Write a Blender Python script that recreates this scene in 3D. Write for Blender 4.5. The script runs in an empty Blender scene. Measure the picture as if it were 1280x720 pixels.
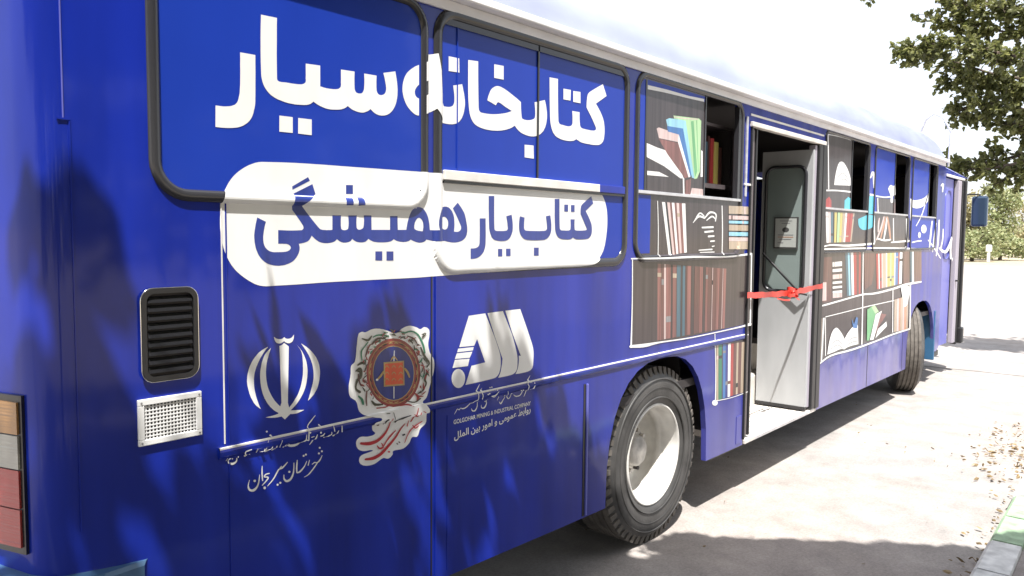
import bpy, bmesh, math, random
from mathutils import Vector, Matrix, noise
from mathutils.geometry import tessellate_polygon
R = math.radians
scene = bpy.context.scene
col = scene.collection
# ------------------------------------------------------------------ camera, sky, sun, exposure
cam_d = bpy.data.cameras.new('camera'); cam = bpy.data.objects.new('camera', cam_d); col.objects.link(cam)
scene.camera = cam
cam_d.sensor_width = 36; cam_d.lens = 27.65; cam_d.clip_start = 0.05; cam_d.clip_end = 3000
def cam_axes(yaw, pitch, roll):
    cy, sy, cp, sp = math.cos(yaw), math.sin(yaw), math.cos(pitch), math.sin(pitch)
    f = Vector((sy*cp, cy*cp, -sp)); r = Vector((cy, -sy, 0)); u = r.cross(f)
    cr, sr = math.cos(roll), math.sin(roll)
    return cr*r + sr*u, -sr*r + cr*u, f
r_, u_, f_ = cam_axes(0.8688, 0.0689, 0.0086)
m = Matrix((r_, u_, -f_)).transposed().to_4x4(); m.translation = Vector((-0.0984, -2.281, 1.8335))
cam.matrix_world = m
SUN = Vector((-0.30, -0.32, 1.0)).normalized()
world = bpy.data.worlds.new('World'); scene.world = world; world.use_nodes = True
wn = world.node_tree.nodes; wl = world.node_tree.links
sky = wn.new('ShaderNodeTexSky'); sky.sky_type = 'NISHITA'; sky.sun_disc = False
sky.sun_elevation = math.asin(SUN.z); sky.sun_rotation = math.atan2(SUN.x, SUN.y)
sky.air_density = 1.0; sky.dust_density = 3.0; sky.ozone_density = 1.0
bg = wn['Background']; bg.inputs[1].default_value = 0.15
hz = wn.new('ShaderNodeMixRGB'); hz.inputs[0].default_value = .62; hz.inputs[2].default_value = (4.9, 4.95, 5.1, 1)   # bright milky summer haze
wl.new(sky.outputs[0], hz.inputs[1]); wl.new(hz.outputs[0], bg.inputs[0])
sl = bpy.data.lights.new('sun', 'SUN'); sl.energy = 5.0; sl.angle = R(0.55); sl.color = (1.0, 0.97, 0.93)
so = bpy.data.objects.new('sun', sl); col.objects.link(so); so.location = (0, 0, 30)
so.rotation_euler = (-SUN).to_track_quat('-Z', 'Y').to_euler()
scene.view_settings.view_transform = 'Standard'; scene.view_settings.look = 'None'
scene.view_settings.gamma = 1.0; scene.view_settings.use_curve_mapping = False
scene.view_settings.exposure = 1.02
try:
    scene.cycles.max_bounces = 6; scene.cycles.transparent_max_bounces = 8
except Exception: pass
random.seed(11)
# ------------------------------------------------------------------ materials
def mat(name, color, rough=0.5, metal=0.0, coat=0.0, bump=None, vary=None, spec=None, trans=0.0, alpha=None):
    mt = bpy.data.materials.new(name); mt.use_nodes = True
    nt = mt.node_tree; b = nt.nodes['Principled BSDF']
    b.inputs['Base Color'].default_value = (*color, 1); b.inputs['Roughness'].default_value = rough
    b.inputs['Metallic'].default_value = metal
    if coat: b.inputs['Coat Weight'].default_value = coat; b.inputs['Coat Roughness'].default_value = 0.08
    if spec is not None: b.inputs['Specular IOR Level'].default_value = spec
    if trans: b.inputs['Transmission Weight'].default_value = trans
    if alpha is not None: b.inputs['Alpha'].default_value = alpha
    tc = nt.nodes.new('ShaderNodeTexCoord')
    if vary:                                   # (scale xyz, amount, detail)
        mp = nt.nodes.new('ShaderNodeMapping'); mp.inputs['Scale'].default_value = vary[0]
        nz = nt.nodes.new('ShaderNodeTexNoise'); nz.inputs['Scale'].default_value = 1; nz.inputs['Detail'].default_value = vary[2]
        nt.links.new(tc.outputs['Object'], mp.inputs[0]); nt.links.new(mp.outputs[0], nz.inputs['Vector'])
        rp = nt.nodes.new('ShaderNodeMapRange'); rp.inputs[1].default_value = .3; rp.inputs[2].default_value = .7
        rp.inputs[3].default_value = 1-vary[1]; rp.inputs[4].default_value = 1+vary[1]
        nt.links.new(nz.outputs[0], rp.inputs[0])
        hs = nt.nodes.new('ShaderNodeMixRGB'); hs.blend_type = 'MULTIPLY'; hs.inputs[0].default_value = 1
        hs.inputs[1].default_value = (*color, 1); nt.links.new(rp.outputs[0], hs.inputs[2])
        nt.links.new(hs.outputs[0], b.inputs['Base Color'])
    if bump:                                   # (scale xyz, strength, distance, detail)
        mp = nt.nodes.new('ShaderNodeMapping'); mp.inputs['Scale'].default_value = bump[0]
        nz = nt.nodes.new('ShaderNodeTexNoise'); nz.inputs['Scale'].default_value = 1; nz.inputs['Detail'].default_value = bump[3]
        bp = nt.nodes.new('ShaderNodeBump'); bp.inputs['Strength'].default_value = bump[1]; bp.inputs['Distance'].default_value = bump[2]
        nt.links.new(tc.outputs['Object'], mp.inputs[0]); nt.links.new(mp.outputs[0], nz.inputs['Vector'])
        nt.links.new(nz.outputs[0], bp.inputs['Height']); nt.links.new(bp.outputs[0], b.inputs['Normal'])
        if coat: nt.links.new(bp.outputs[0], b.inputs['Coat Normal'])
    return mt
WAVE = ((4.5, 1, 0.5), 0.30, 0.03, 1.0)
M = {}
M['wrap'] = mat('blue_wrap', (0.007, 0.022, 0.28), 0.36, coat=.50, spec=.15, bump=WAVE, vary=((6, 3, .8), .24, 6))
def add_ground_sheen(mt):                              # lavender ground reflection painted into the lower panels' colour, stronger towards the front
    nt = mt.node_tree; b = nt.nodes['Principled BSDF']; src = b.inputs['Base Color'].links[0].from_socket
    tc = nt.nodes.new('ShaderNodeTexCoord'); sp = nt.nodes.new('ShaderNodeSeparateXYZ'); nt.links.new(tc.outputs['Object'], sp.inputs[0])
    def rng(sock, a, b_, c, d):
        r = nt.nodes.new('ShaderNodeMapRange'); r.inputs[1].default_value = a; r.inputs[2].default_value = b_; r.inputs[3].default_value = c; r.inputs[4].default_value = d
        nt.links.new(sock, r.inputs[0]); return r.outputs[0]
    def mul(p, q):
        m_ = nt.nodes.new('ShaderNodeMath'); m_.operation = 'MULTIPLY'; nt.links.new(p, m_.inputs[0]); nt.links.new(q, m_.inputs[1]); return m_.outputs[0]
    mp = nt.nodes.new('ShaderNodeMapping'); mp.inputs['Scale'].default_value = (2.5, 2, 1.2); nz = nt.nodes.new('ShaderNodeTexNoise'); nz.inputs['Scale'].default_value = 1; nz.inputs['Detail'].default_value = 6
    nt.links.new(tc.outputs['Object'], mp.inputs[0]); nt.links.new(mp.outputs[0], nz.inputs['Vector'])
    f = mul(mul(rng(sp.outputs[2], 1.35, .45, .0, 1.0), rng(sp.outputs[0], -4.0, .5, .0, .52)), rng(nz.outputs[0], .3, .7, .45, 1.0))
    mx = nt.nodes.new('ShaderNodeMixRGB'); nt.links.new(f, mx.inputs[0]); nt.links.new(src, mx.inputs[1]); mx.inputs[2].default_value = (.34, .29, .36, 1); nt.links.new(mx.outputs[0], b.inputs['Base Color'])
add_ground_sheen(M['wrap'])
M['pane'] = mat('blue_pane_wrap', (0.012, 0.042, 0.36), 0.35, coat=0.2, spec=.15, bump=((2, 1, 1.0), .25, .02, 1), vary=((4, 3, 2), .05, 3))
M['roof'] = mat('faded_roof_paint', (0.30, 0.33, 0.66), 0.3, bump=((1.5, 2, 2), .2, .02, 2), vary=((2, 4, 4), .15, 5))
M['gutter'] = mat('gutter_paint', (0.82, 0.81, 0.83), 0.35, vary=((3, 8, 8), .12, 5))
M['rubber'] = mat('black_rubber', (0.018, 0.018, 0.02), 0.38, bump=((30, 30, 30), .2, .003, 2))
M['seal'] = mat('window_rubber', (0.035, 0.035, 0.04), 0.22, bump=((8, 8, 8), .2, .004, 2))
M['white'] = mat('white_vinyl', (0.80, 0.80, 0.79), 0.28, bump=((5, 1, .9), .2, .02, 1.5), vary=((9, 9, 2), .05, 5))
M['navy'] = mat('blue_letter_vinyl', (0.03, 0.055, 0.30), 0.3)
M['alu'] = mat('aluminium_trim', (0.62, 0.62, 0.64), 0.32, metal=0.6, vary=((10, 10, 30), .15, 4))
M['rail_white'] = mat('white_window_rail', (0.72, 0.70, 0.66), 0.4, vary=((10, 10, 10), .12, 4))
M['chrome'] = mat('chrome_trim', (0.75, 0.76, 0.78), 0.15, metal=1.0)
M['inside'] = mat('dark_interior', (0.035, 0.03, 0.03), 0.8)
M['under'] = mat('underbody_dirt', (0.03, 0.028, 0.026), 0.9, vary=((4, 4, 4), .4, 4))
M['grey_paint'] = mat('grey_door_paint', (0.40, 0.41, 0.42), 0.45, vary=((6, 6, 2), .10, 5))
M['cream_paint'] = mat('cream_step_paint', (0.66, 0.62, 0.57), 0.5, vary=((9, 9, 9), .15, 5))
M['door_glass'] = mat('door_glass', (0.24, 0.29, 0.28), 0.12, vary=((3, 3, 1), .08, 3))
M['mirror_glass'] = mat('mirror_glass', (0.05, 0.08, 0.13), 0.1, metal=.3)
M['lav'] = mat('lavender_door_paint', (0.12, 0.13, 0.46), 0.3, bump=WAVE)
M['pinkgrey'] = mat('worn_leaf_edge', (0.36, 0.33, 0.38), 0.5)
M['brownpost'] = mat('brown_grey_post', (0.12, 0.10, 0.105), 0.4, vary=((12, 12, 2), .2, 4))
M['teal'] = mat('teal_bumper', (0.055, 0.12, 0.22), 0.3, coat=.3, vary=((6, 6, 6), .2, 4))
M['flap'] = mat('blue_flap', (0.03, 0.11, 0.22), 0.4)
M['tyre'] = mat('tyre_rubber', (0.06, 0.058, 0.056), 0.5, bump=((60, 60, 60), .3, .003, 3), vary=((7, 7, 7), .45, 5))
M['dusty'] = mat('dusty_tread', (0.11, 0.098, 0.085), 0.85, vary=((20, 20, 20), .35, 5))
M['rim'] = mat('cream_rim_paint', (0.66, 0.64, 0.60), 0.35, vary=((8, 8, 8), .18, 5))
M['rust'] = mat('rusty_hub', (0.50, 0.47, 0.43), 0.5, vary=((14, 14, 14), .4, 5))
M['black'] = mat('black_plastic', (0.012, 0.012, 0.013), 0.3, coat=.3)
M['slat'] = mat('louvre_slat', (0.014, 0.014, 0.016), 0.25, coat=.4)
M['grillw'] = mat('white_grille_paint', (0.74, 0.74, 0.73), 0.4)
M['amber'] = mat('amber_lens', (0.36, 0.19, 0.07), 0.2, coat=.4, bump=((4, 4, 160), .6, .004, 0))
M['clear'] = mat('clear_lens', (0.34, 0.33, 0.29), 0.2, coat=.4, bump=((4, 4, 160), .6, .004, 0))
M['redlens'] = mat('red_lens', (0.33, 0.035, 0.035), 0.2, coat=.4, bump=((4, 4, 160), .6, .004, 0))
M['ribbon'] = mat('red_satin', (0.62, 0.05, 0.035), 0.35)
M['paper'] = mat('notice_paper', (0.42, 0.44, 0.42), 0.6)
M['ink'] = mat('notice_ink', (0.06, 0.06, 0.06), 0.6)
pal = dict(WH=(.80,.80,.79), PW=(.72,.55,.53), BR=(.052,.040,.043), RB=(.24,.10,.09), MR=(.13,.055,.05), RD=(.42,.05,.05), CR=(.52,.02,.03),
           TL=(.06,.14,.19), BL=(.05,.18,.46), LB=(.32,.64,.80), CY=(.10,.55,.70), GR=(.16,.45,.20), GN=(.03,.22,.12), LG=(.46,.72,.38), DG=(.06,.06,.035),
           YE=(.62,.52,.16), BE=(.50,.40,.30), OR=(.55,.27,.16), DK=(.02,.02,.025), GY=(.25,.25,.26), NV=(.02,.035,.24), NB=(.03,.055,.30),
           GD=(.48,.33,.13), RO=(.75,.10,.03), CM=(.32,.05,.045))
for k, c in pal.items():
    M[k] = M['white'] if k == 'WH' else mat('print_' + k.lower(), [q*.85 for q in c], 0.3, coat=.2, vary=((45, 10, 1.5), .38, 4) if k in ('BR', 'MR', 'RB') else ((40, 10, 3), .15, 4), bump=((5, 1, .9), .2, .02, 1.5))
# ------------------------------------------------------------------ mesh helpers
class MB:
    def __init__(s): s.v = []; s.f = []; s.mi = []; s.sm = []; s.mats = []
    def mid(s, key):
        if key not in s.mats: s.mats.append(key)
        return s.mats.index(key)
    def add(s, vs, fs, key, smooth=False):
        b = len(s.v); s.v += [tuple(v) for v in vs]; k = s.mid(key)
        for f in fs: s.f.append([b+i for i in f]); s.mi.append(k); s.sm.append(smooth)
    def box(s, x0, x1, y0, y1, z0, z1, key, bev=0.0):
        if bev <= 0:
            v = [(x, y, z) for z in (z0, z1) for y in (y0, y1) for x in (x0, x1)]
            s.add(v, [(0,2,3,1),(4,5,7,6),(0,1,5,4),(2,6,7,3),(0,4,6,2),(1,3,7,5)], key); return
        bm = bmesh.new(); bmesh.ops.create_cube(bm, size=1)
        for w in bm.verts: w.co = ((x0+x1)/2+w.co.x*(x1-x0), (y0+y1)/2+w.co.y*(y1-y0), (z0+z1)/2+w.co.z*(z1-z0))
        bmesh.ops.bevel(bm, geom=bm.edges[:], offset=bev, segments=2, affect='EDGES', profile=.5)
        bm.verts.index_update(); s.add([w.co[:] for w in bm.verts], [[w.index for w in f.verts] for f in bm.faces], key); bm.free()
    def tube(s, path, rad, key, n=8, smooth=True, cap=True):
        P = [Vector(p) for p in path]; rr = rad if isinstance(rad, (list, tuple)) else [rad]*len(P)
        b = []; ref = None
        for i, p in enumerate(P):
            d = (P[min(i+1, len(P)-1)]-P[max(i-1, 0)]).normalized()
            if ref is None: ref = d.orthogonal().normalized()
            ref = (ref-d*ref.dot(d)).normalized(); q = d.cross(ref)
            for k in range(n):
                a = 2*math.pi*k/n; b.append(p+rr[i]*(math.cos(a)*ref+math.sin(a)*q))
        fs = [(i*n+k, i*n+(k+1) % n, (i+1)*n+(k+1) % n, (i+1)*n+k) for i in range(len(P)-1) for k in range(n)]
        s.add(b, fs, key, smooth)
        if cap: s.add(b, [list(range(n))[::-1], [(len(P)-1)*n+k for k in range(n)]], key)
    def lathe(s, prof, key, c, ax='y', n=64, smooth=True, R3=None):
        # prof: (radius, along-axis) ; axis y
        vs = []
        for (r, h) in prof:
            for k in range(n):
                a = 2*math.pi*k/n; vs.append(Vector((r*math.cos(a), h, r*math.sin(a))))
        fs = [(i*n+k, (i+1)*n+k, (i+1)*n+(k+1) % n, i*n+(k+1) % n) for i in range(len(prof)-1) for k in range(n)]
        c = Vector(c); s.add([(R3 @ v if R3 else v)+c for v in vs], fs, key, smooth)
    def prism(s, pts, y0, y1, key):            # polygon in X,Z extruded along y
        n = len(pts); v = [(x, y0, z) for x, z in pts]+[(x, y1, z) for x, z in pts]
        tris = tessellate_polygon([[Vector((x, z, 0)) for x, z in pts]])
        s.add(v, [tuple(t) for t in tris]+[tuple(i+n for i in t) for t in tris]+[(i, (i+1) % n, (i+1) % n+n, i+n) for i in range(n)], key)
    def build(s, name, parent=None, fix=True):
        me = bpy.data.meshes.new(name)
        off = Vector((0, 0, 0)); p = parent
        while p is not None: off += p.location; p = p.parent
        me.from_pydata([tuple(Vector(v)-off) for v in s.v], [], s.f)
        for k in s.mats: me.materials.append(M[k])
        me.polygons.foreach_set('material_index', s.mi); me.polygons.foreach_set('use_smooth', s.sm); me.update()
        if fix:
            bm = bmesh.new(); bm.from_mesh(me); bmesh.ops.recalc_face_normals(bm, faces=bm.faces[:]); bm.to_mesh(me); bm.free()
        o = bpy.data.objects.new(name, me); col.objects.link(o)
        if parent is not None: o.parent = parent
        return o
def tag(o, label=None, cat=None, group=None, kind=None):
    if label: o['label'] = label
    if cat: o['category'] = cat
    if group: o['group'] = group
    if kind: o['kind'] = kind
    return o
def empty(name, loc, label, cat, group=None):
    o = bpy.data.objects.new(name, None); o.location = loc; o.empty_display_size = .2; col.objects.link(o)
    return tag(o, label, cat, group)
def rrect(x0, x1, z0, z1, r, n=6):
    out = []
    for cx, cz, a0 in ((x1-r, z0+r, -90), (x1-r, z1-r, 0), (x0+r, z1-r, 90), (x0+r, z0+r, 180)):
        for k in range(n+1):
            a = R(a0+90*k/n); out.append((cx+r*math.cos(a), cz+r*math.sin(a)))
    return out
def arc(cx, cz, r, a0, a1, n): return [(cx+r*math.cos(R(a0+(a1-a0)*k/n)), cz+r*math.sin(R(a0+(a1-a0)*k/n))) for k in range(n+1)]
# ------------------------------------------------------------------ ground, road, kerb
def ground_mat(name, base, warm, sc=1.0, lines=False):
    mt = bpy.data.materials.new(name); mt.use_nodes = True; nt = mt.node_tree; b = nt.nodes['Principled BSDF']
    tc = nt.nodes.new('ShaderNodeTexCoord')
    def nz(scale, det, ro=.6):
        n = nt.nodes.new('ShaderNodeTexNoise'); n.inputs['Scale'].default_value = scale*sc; n.inputs['Detail'].default_value = det
        n.inputs['Roughness'].default_value = ro; nt.links.new(tc.outputs['Object'], n.inputs['Vector']); return n
    a, c, d = nz(.35, 6), nz(3, 8, .7), nz(60, 4, .8)
    mx = nt.nodes.new('ShaderNodeMixRGB'); mx.inputs[1].default_value = (*base, 1); mx.inputs[2].default_value = (*warm, 1)
    rp = nt.nodes.new('ShaderNodeMapRange'); rp.inputs[1].default_value = .35; rp.inputs[2].default_value = .65
    nt.links.new(a.outputs[0], rp.inputs[0]); nt.links.new(rp.outputs[0], mx.inputs[0])
    cur = mx
    for n_, lo, hi in ((c, .72, 1.22), (d, .78, 1.2)):
        r2 = nt.nodes.new('ShaderNodeMapRange'); r2.inputs[1].default_value = .3; r2.inputs[2].default_value = .7; r2.inputs[3].default_value = lo; r2.inputs[4].default_value = hi
        nt.links.new(n_.outputs[0], r2.inputs[0])
        m2 = nt.nodes.new('ShaderNodeMixRGB'); m2.blend_type = 'MULTIPLY'; m2.inputs[0].default_value = 1
        nt.links.new(cur.outputs[0], m2.inputs[1]); nt.links.new(r2.outputs[0], m2.inputs[2]); cur = m2
    nt.links.new(cur.outputs[0], b.inputs['Base Color']); b.inputs['Roughness'].default_value = .9
    bp = nt.nodes.new('ShaderNodeBump'); bp.inputs['Strength'].default_value = .5; bp.inputs['Distance'].default_value = .01
    nt.links.new(d.outputs[0], bp.inputs['Height']); nt.links.new(bp.outputs[0], b.inputs['Normal'])
    return mt
M['road'] = ground_mat('worn_concrete', (.30, .285, .272), (.34, .30, .27))
M['walk'] = ground_mat('pink_paving', (.27, .235, .225), (.29, .26, .24), 1.5)
M['earth'] = ground_mat('dry_earth', (.33, .27, .19), (.40, .34, .22), 1.0)
M['kerbw'] = mat('kerb_white_paint', (.62, .62, .60), .7, vary=((14, 14, 14), .25, 6))
M['kerbg'] = mat('kerb_green_paint', (.30, .42, .27), .7, vary=((14, 14, 14), .30, 6))
M['kerbs'] = mat('kerb_stone', (.42, .40, .37), .8, vary=((14, 14, 14), .25, 6))
M['crack'] = mat('joint_filler', (.10, .095, .09), .9)
b = MB(); b.add([(-900, -900, -.02), (900, -900, -.02), (900, 900, -.02), (-900, 900, -.02)], [(0, 1, 2, 3)], 'earth')
tag(b.build('ground'), kind='structure')
def kerb_y(x): return -1.56 + .018*(x-4) + .0006*(x-4)**2      # roadside face of the kerb
b = MB(); xs = [-40, -10, 0, 4, 8, 14, 22, 34, 46, 60]
vs = []
for x in xs: vs += [(x, max(kerb_y(x), -1.8)-.02, 0), (x, 30 if x < 50 else 26, 0)]
b.add(vs, [(2*i, 2*i+2, 2*i+3, 2*i+1) for i in range(len(xs)-1)], 'road')
tag(b.build('road'), kind='structure')
b = MB(); b.box(12.20, 12.215, -1.5, 12, .001, .004, 'crack')
for k in range(40):
    x = 12.2+random.uniform(-.02, .02)
tag(b.build('pavement_joint'), kind='structure')
b = MB(); x = -4.0; k = 0; cyc = ['kerbg', 'kerbw', 'kerbw', 'kerbg', 'kerbg', 'kerbw', 'kerbs', 'kerbw']
seq = {}
while x < 46:
    ln = .5; y0 = kerb_y(x); y1 = kerb_y(x+ln-.008)
    if x < 4.95: key = 'kerbw'
    elif x < 5.95: key = 'kerbg'
    elif x < 7.9: key = 'kerbw'
    else: key = ('kerbg', 'kerbg', 'kerbw', 'kerbw')[k % 4]
    e = .012; w = .16; h = .13+random.uniform(-.006, .006); o = random.uniform(-.006, .006)
    X0, X1 = x, x+ln-.008
    v = [(X0, y0+o, -.01), (X1, y1+o, -.01), (X1, y1+o, h-.02), (X0, y0+o, h-.02), (X0+.006, y0+o-.02, h), (X1-.006, y1+o-.02, h), (X1-.006, y1-w, h), (X0+.006, y0-w, h), (X0, y0-w-.01, -.01), (X1, y1-w-.01, -.01)]
    b.add(v, [(0, 1, 2, 3), (3, 2, 5, 4), (4, 5, 6, 7), (7, 6, 9, 8), (0, 3, 4, 7, 8), (1, 9, 6, 5, 2)], key)
    x += ln; k += 1
tag(b.build('kerb'), kind='structure')
b = MB(); vs = []
for x in xs: vs += [(x, max(kerb_y(x), -1.8)-.165, .10), (x, -6.5, .10)]
b.add(vs, [(2*i, 2*i+2, 2*i+3, 2*i+1) for i in range(len(xs)-1)], 'walk')
tag(b.build('sidewalk'), kind='structure')
# ------------------------------------------------------------------ the bus
bus = empty('library_bus', (6.4, 1.25, 0), 'dark blue mobile library bus with white Persian lettering and bookshelf prints, side door open', 'bus')
YB = 0.0; WID = 2.5; ZG = 2.78; XR = .74; XF = 12.2; RC = .10
WIN = {1: (.988, 2.058, 1.94, 2.715, .10, .019), 2: (2.130, 3.532, 1.688, 2.715, .10, .024), 3: (3.640, 4.985, 1.70, 2.715, .10, .021),
       4: (6.62, 7.83, 1.70, 2.705, .05, .012), 5: (8.02, 9.28, 1.70, 2.705, .05, .012), 6: (9.43, 10.58, 1.70, 2.705, .05, .012)}
def sdf(w, x, z):
    x0, x1, z0, z1, r, hw = w
    dx = abs(x-(x0+x1)/2)-(x1-x0)/2+r; dz = abs(z-(z0+z1)/2)-(z1-z0)/2+r
    return math.hypot(max(dx, 0), max(dz, 0))+min(max(dx, dz), 0)-r
def relief(x, z):
    h = 0
    for k in (1, 2, 3):
        w = WIN[k]; d = abs(sdf(w, x, z))/w[5]
        if d < 1: h = max(h, .013*math.sqrt(1-d*d))
    return h
# -- side wall with openings
DX0, DX1, DZ1 = 5.13, 6.58, 2.615
def arch_pts(cx, r, flat, n=16):
    out = []
    for k in range(n+1):
        a = math.pi-math.pi*k/n
        c, s_ = math.cos(a), math.sin(a)
        e = 2/2.6
        out.append((cx+r*math.copysign(abs(c)**e, c), flat+(1.115-flat)*abs(s_)**e))
    return out
outer = [(XR, .55)]
outer += [(XR+.2, .42), (3.0, .372), (3.39, .366)]
outer += arch_pts(3.98, .59, .366)
outer += [(DX0, .362), (DX0, DZ1), (DX1, DZ1), (DX1, .362), (9.45, .352)]
outer += [(x, z-.03) for x, z in arch_pts(10.12, .65, .39)]
outer += [(11.05, .43), (11.05, 2.60), (11.86, 2.60), (11.86, .42), (12.1, .42), (XF, .47), (XF, 2.655), (10.99, 2.70), (10.95, ZG), (XR, ZG)]
holes = [rrect(*WIN[k][:5]) for k in WIN]
def sheet(loops, y, th, key, mb=None):
    b = mb or MB()
    L = [[Vector((x, z, 0)) for x, z in lp] for lp in loops]
    tris = tessellate_polygon(L); flat = [p for lp in loops for p in lp]; n = len(flat)
    vs = [(x, y, z) for x, z in flat]+[(x, y+th, z) for x, z in flat]
    fs = [tuple(t) for t in tris]+[tuple(i+n for i in t) for t in tris]; o = 0
    for lp in loops:
        k = len(lp); fs += [(o+i, o+(i+1) % k, o+(i+1) % k+n, o+i+n) for i in range(k)]; o += k
    b.add(vs, fs, key); return b
side = sheet([outer]+holes, 0, .035, 'wrap').build('side_wall', bus)
# -- rear wall with rounded corners, front wall, far wall
def rear_prof(off=0.0, t0=0, ymax=WID/2):
    pts = [(XR-(RC+off)*math.sin(R(t)), RC-(RC+off)*math.cos(R(t))) for t in range(t0, 73, 6)]
    x, y = pts[-1]; sl = .32
    while y < ymax-1e-6:
        y += .04; x -= .04*sl; sl = max(0, sl-.02); pts.append((x, y))
    return pts
def upright(prof, z0, z1, key, mb, inset=0.0):
    n = len(prof); mb.add([(x, y, z0) for x, y in prof]+[(x, y, z1) for x, y in prof], [(i, i+1, i+1+n, i+n) for i in range(n-1)], key, True)
b = MB(); prof = rear_prof(); prof2 = prof+[(p[0], WID-p[1]) for p in prof[::-1]]
upright(prof2, .55, ZG, 'wrap', b)
rear = b.build('rear_wall', bus)
b = MB(); pf = [(XF, 0.0)]+[(XF+.16*math.sin(R(t)), .16-.16*math.cos(R(t))) for t in range(15, 91, 15)]
pf2 = pf+[(p[0], WID-p[1]) for p in pf[::-1]]; n = len(pf2)
b.add([(x, y, .47) for x, y in pf2]+[(x, y, 2.655) for x, y in pf2], [(i, i+1, i+1+n, i+n) for i in range(n-1)], 'lav', True)
b.build('front_wall', bus)
b = MB(); b.box(XR, 10.95, WID-.04, WID, .40, ZG, 'wrap'); b.box(10.95, XF, WID-.04, WID, .40, 2.655, 'wrap'); b.build('far_side_wall', bus)
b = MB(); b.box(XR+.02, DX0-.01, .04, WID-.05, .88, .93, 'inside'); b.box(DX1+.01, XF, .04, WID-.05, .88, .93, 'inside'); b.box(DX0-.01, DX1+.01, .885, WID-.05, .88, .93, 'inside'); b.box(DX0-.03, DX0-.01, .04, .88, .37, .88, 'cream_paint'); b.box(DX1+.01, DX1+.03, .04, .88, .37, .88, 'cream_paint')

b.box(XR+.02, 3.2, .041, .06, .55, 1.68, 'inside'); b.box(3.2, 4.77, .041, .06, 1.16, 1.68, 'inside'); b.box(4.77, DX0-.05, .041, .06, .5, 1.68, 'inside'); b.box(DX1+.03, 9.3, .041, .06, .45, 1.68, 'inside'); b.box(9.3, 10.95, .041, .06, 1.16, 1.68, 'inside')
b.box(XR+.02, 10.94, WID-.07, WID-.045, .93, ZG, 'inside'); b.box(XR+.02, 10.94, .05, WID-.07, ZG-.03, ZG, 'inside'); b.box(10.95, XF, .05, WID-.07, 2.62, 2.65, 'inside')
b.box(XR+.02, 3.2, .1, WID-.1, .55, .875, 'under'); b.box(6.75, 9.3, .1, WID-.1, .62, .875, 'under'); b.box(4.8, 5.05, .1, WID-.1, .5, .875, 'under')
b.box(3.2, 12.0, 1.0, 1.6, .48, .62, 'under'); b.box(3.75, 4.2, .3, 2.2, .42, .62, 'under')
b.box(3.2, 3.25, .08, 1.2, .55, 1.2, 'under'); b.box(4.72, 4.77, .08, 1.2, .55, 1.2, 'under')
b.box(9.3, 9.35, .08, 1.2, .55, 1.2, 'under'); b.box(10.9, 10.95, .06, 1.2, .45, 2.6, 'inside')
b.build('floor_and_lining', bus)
# -- roof
b = MB(); ax = [XR-RC, XR-.05, XR+.05]+[XR+.1+i*(10.6-.1-XR)/22 for i in range(23)]+[10.75, 10.86, 10.93, 10.97, 11.0, 11.3, 11.7, XF, XF+.1, XF+.16]
cs = []
for k in range(11):
    a = R(90*k/10); cs.append((.70-.70*math.cos(a), ZG+.02+.46*math.sin(a)))
cs2 = cs+[(WID-y, z) for y, z in cs[::-1]]; n = len(cs2); vs = []
for i, x in enumerate(ax):
    t = 1.0; dz = 0
    if i < 3: dz = (-.25, -.08, -.02)[i]
    kz, zb = 1.0, ZG
    if x > 10.6: kz = 1-.14*((x-10.6)/.3)**2 if x < 10.9 else (.70 if x < 10.95 else .38 if x < 10.98 else .22)
    if x > 10.98: zb = 2.70-.045*(x-10.98)/1.2; kz = .22-.10*(x-10.98)
    for y, z in cs2: vs.append((x, min(max(y, .0), WID), zb+max(0, z+dz*(z-ZG)/.46-ZG)*kz))
b.add(vs, [(i*n+k, (i+1)*n+k, (i+1)*n+k+1, i*n+k+1) for i in range(len(ax)-1) for k in range(n-1)], 'roof', True)
b.add(vs, [tuple(range(n)), tuple((len(ax)-1)*n+k for k in range(n))], 'roof')
roof = b.build('roof', bus)
b = MB(); b.box(XR-.02, 10.96, -.056, .0, ZG-.018, ZG+.02, 'gutter', .008); b.box(XR-.02, 10.96, -.012, -.001, ZG-.06, ZG-.02, 'gutter')
b.build('gutter', bus)
b = MB()
pth = [(11.0, .33, 2.80), (11.0, .31, 3.15), (11.0, .25, 3.32), (11.0, .16, 3.39), (11.0, .05, 3.33), (11.0, -.04, 3.15), (11.0, -.03, 2.72)]
b.tube(pth, .013, 'alu', 6); b.tube([(11.0, .16, 2.75), (11.0, .16, 3.05)], .006, 'alu', 5); b.build('roof_hoop', bus)
# -- seams and rails
def seam(x, z0, z1, w=.006, d=.003, key='alu'):
    b = MB(); b.box(x-w/2, x+w/2, -d, .002, z0, z1, key); return b.build('panel_seam', bus)
b = MB(); b.box(1.190, 1.1935, -.003, .0, 1.16, 1.92, 'rail_white'); b.box(1.205, 1.209, -.003, .0, .42, 1.92, 'wrap'); b.build('panel_seam', bus)
b = MB(); b.box(2.095, 2.101, -.003, 0, .42, 1.66, 'black'); b.box(2.117, 2.122, -.006, 0, .42, 1.66, 'wrap'); b.build('panel_seam', bus)
b = MB(); b.box(3.172, 3.190, -.0025, 0, .38, 1.07, 'black'); b.box(3.192, 3.206, -.010, 0, .38, 1.07, 'lav', .003); b.build('panel_seam', bus)
seam(2.19, .42, 1.08, .004, .002, 'wrap'); seam(2.24, 2.1, 2.68, .003, .005, 'pane')
seam(8.02, .36, .80, .010, .002, 'black'); seam(9.30, .36, .80, .006, .002, 'black')
b = MB(); b.box(.742, .745, -.003, 0, 2.13, 2.76, 'lav'); b.build('panel_seam', bus)
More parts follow.
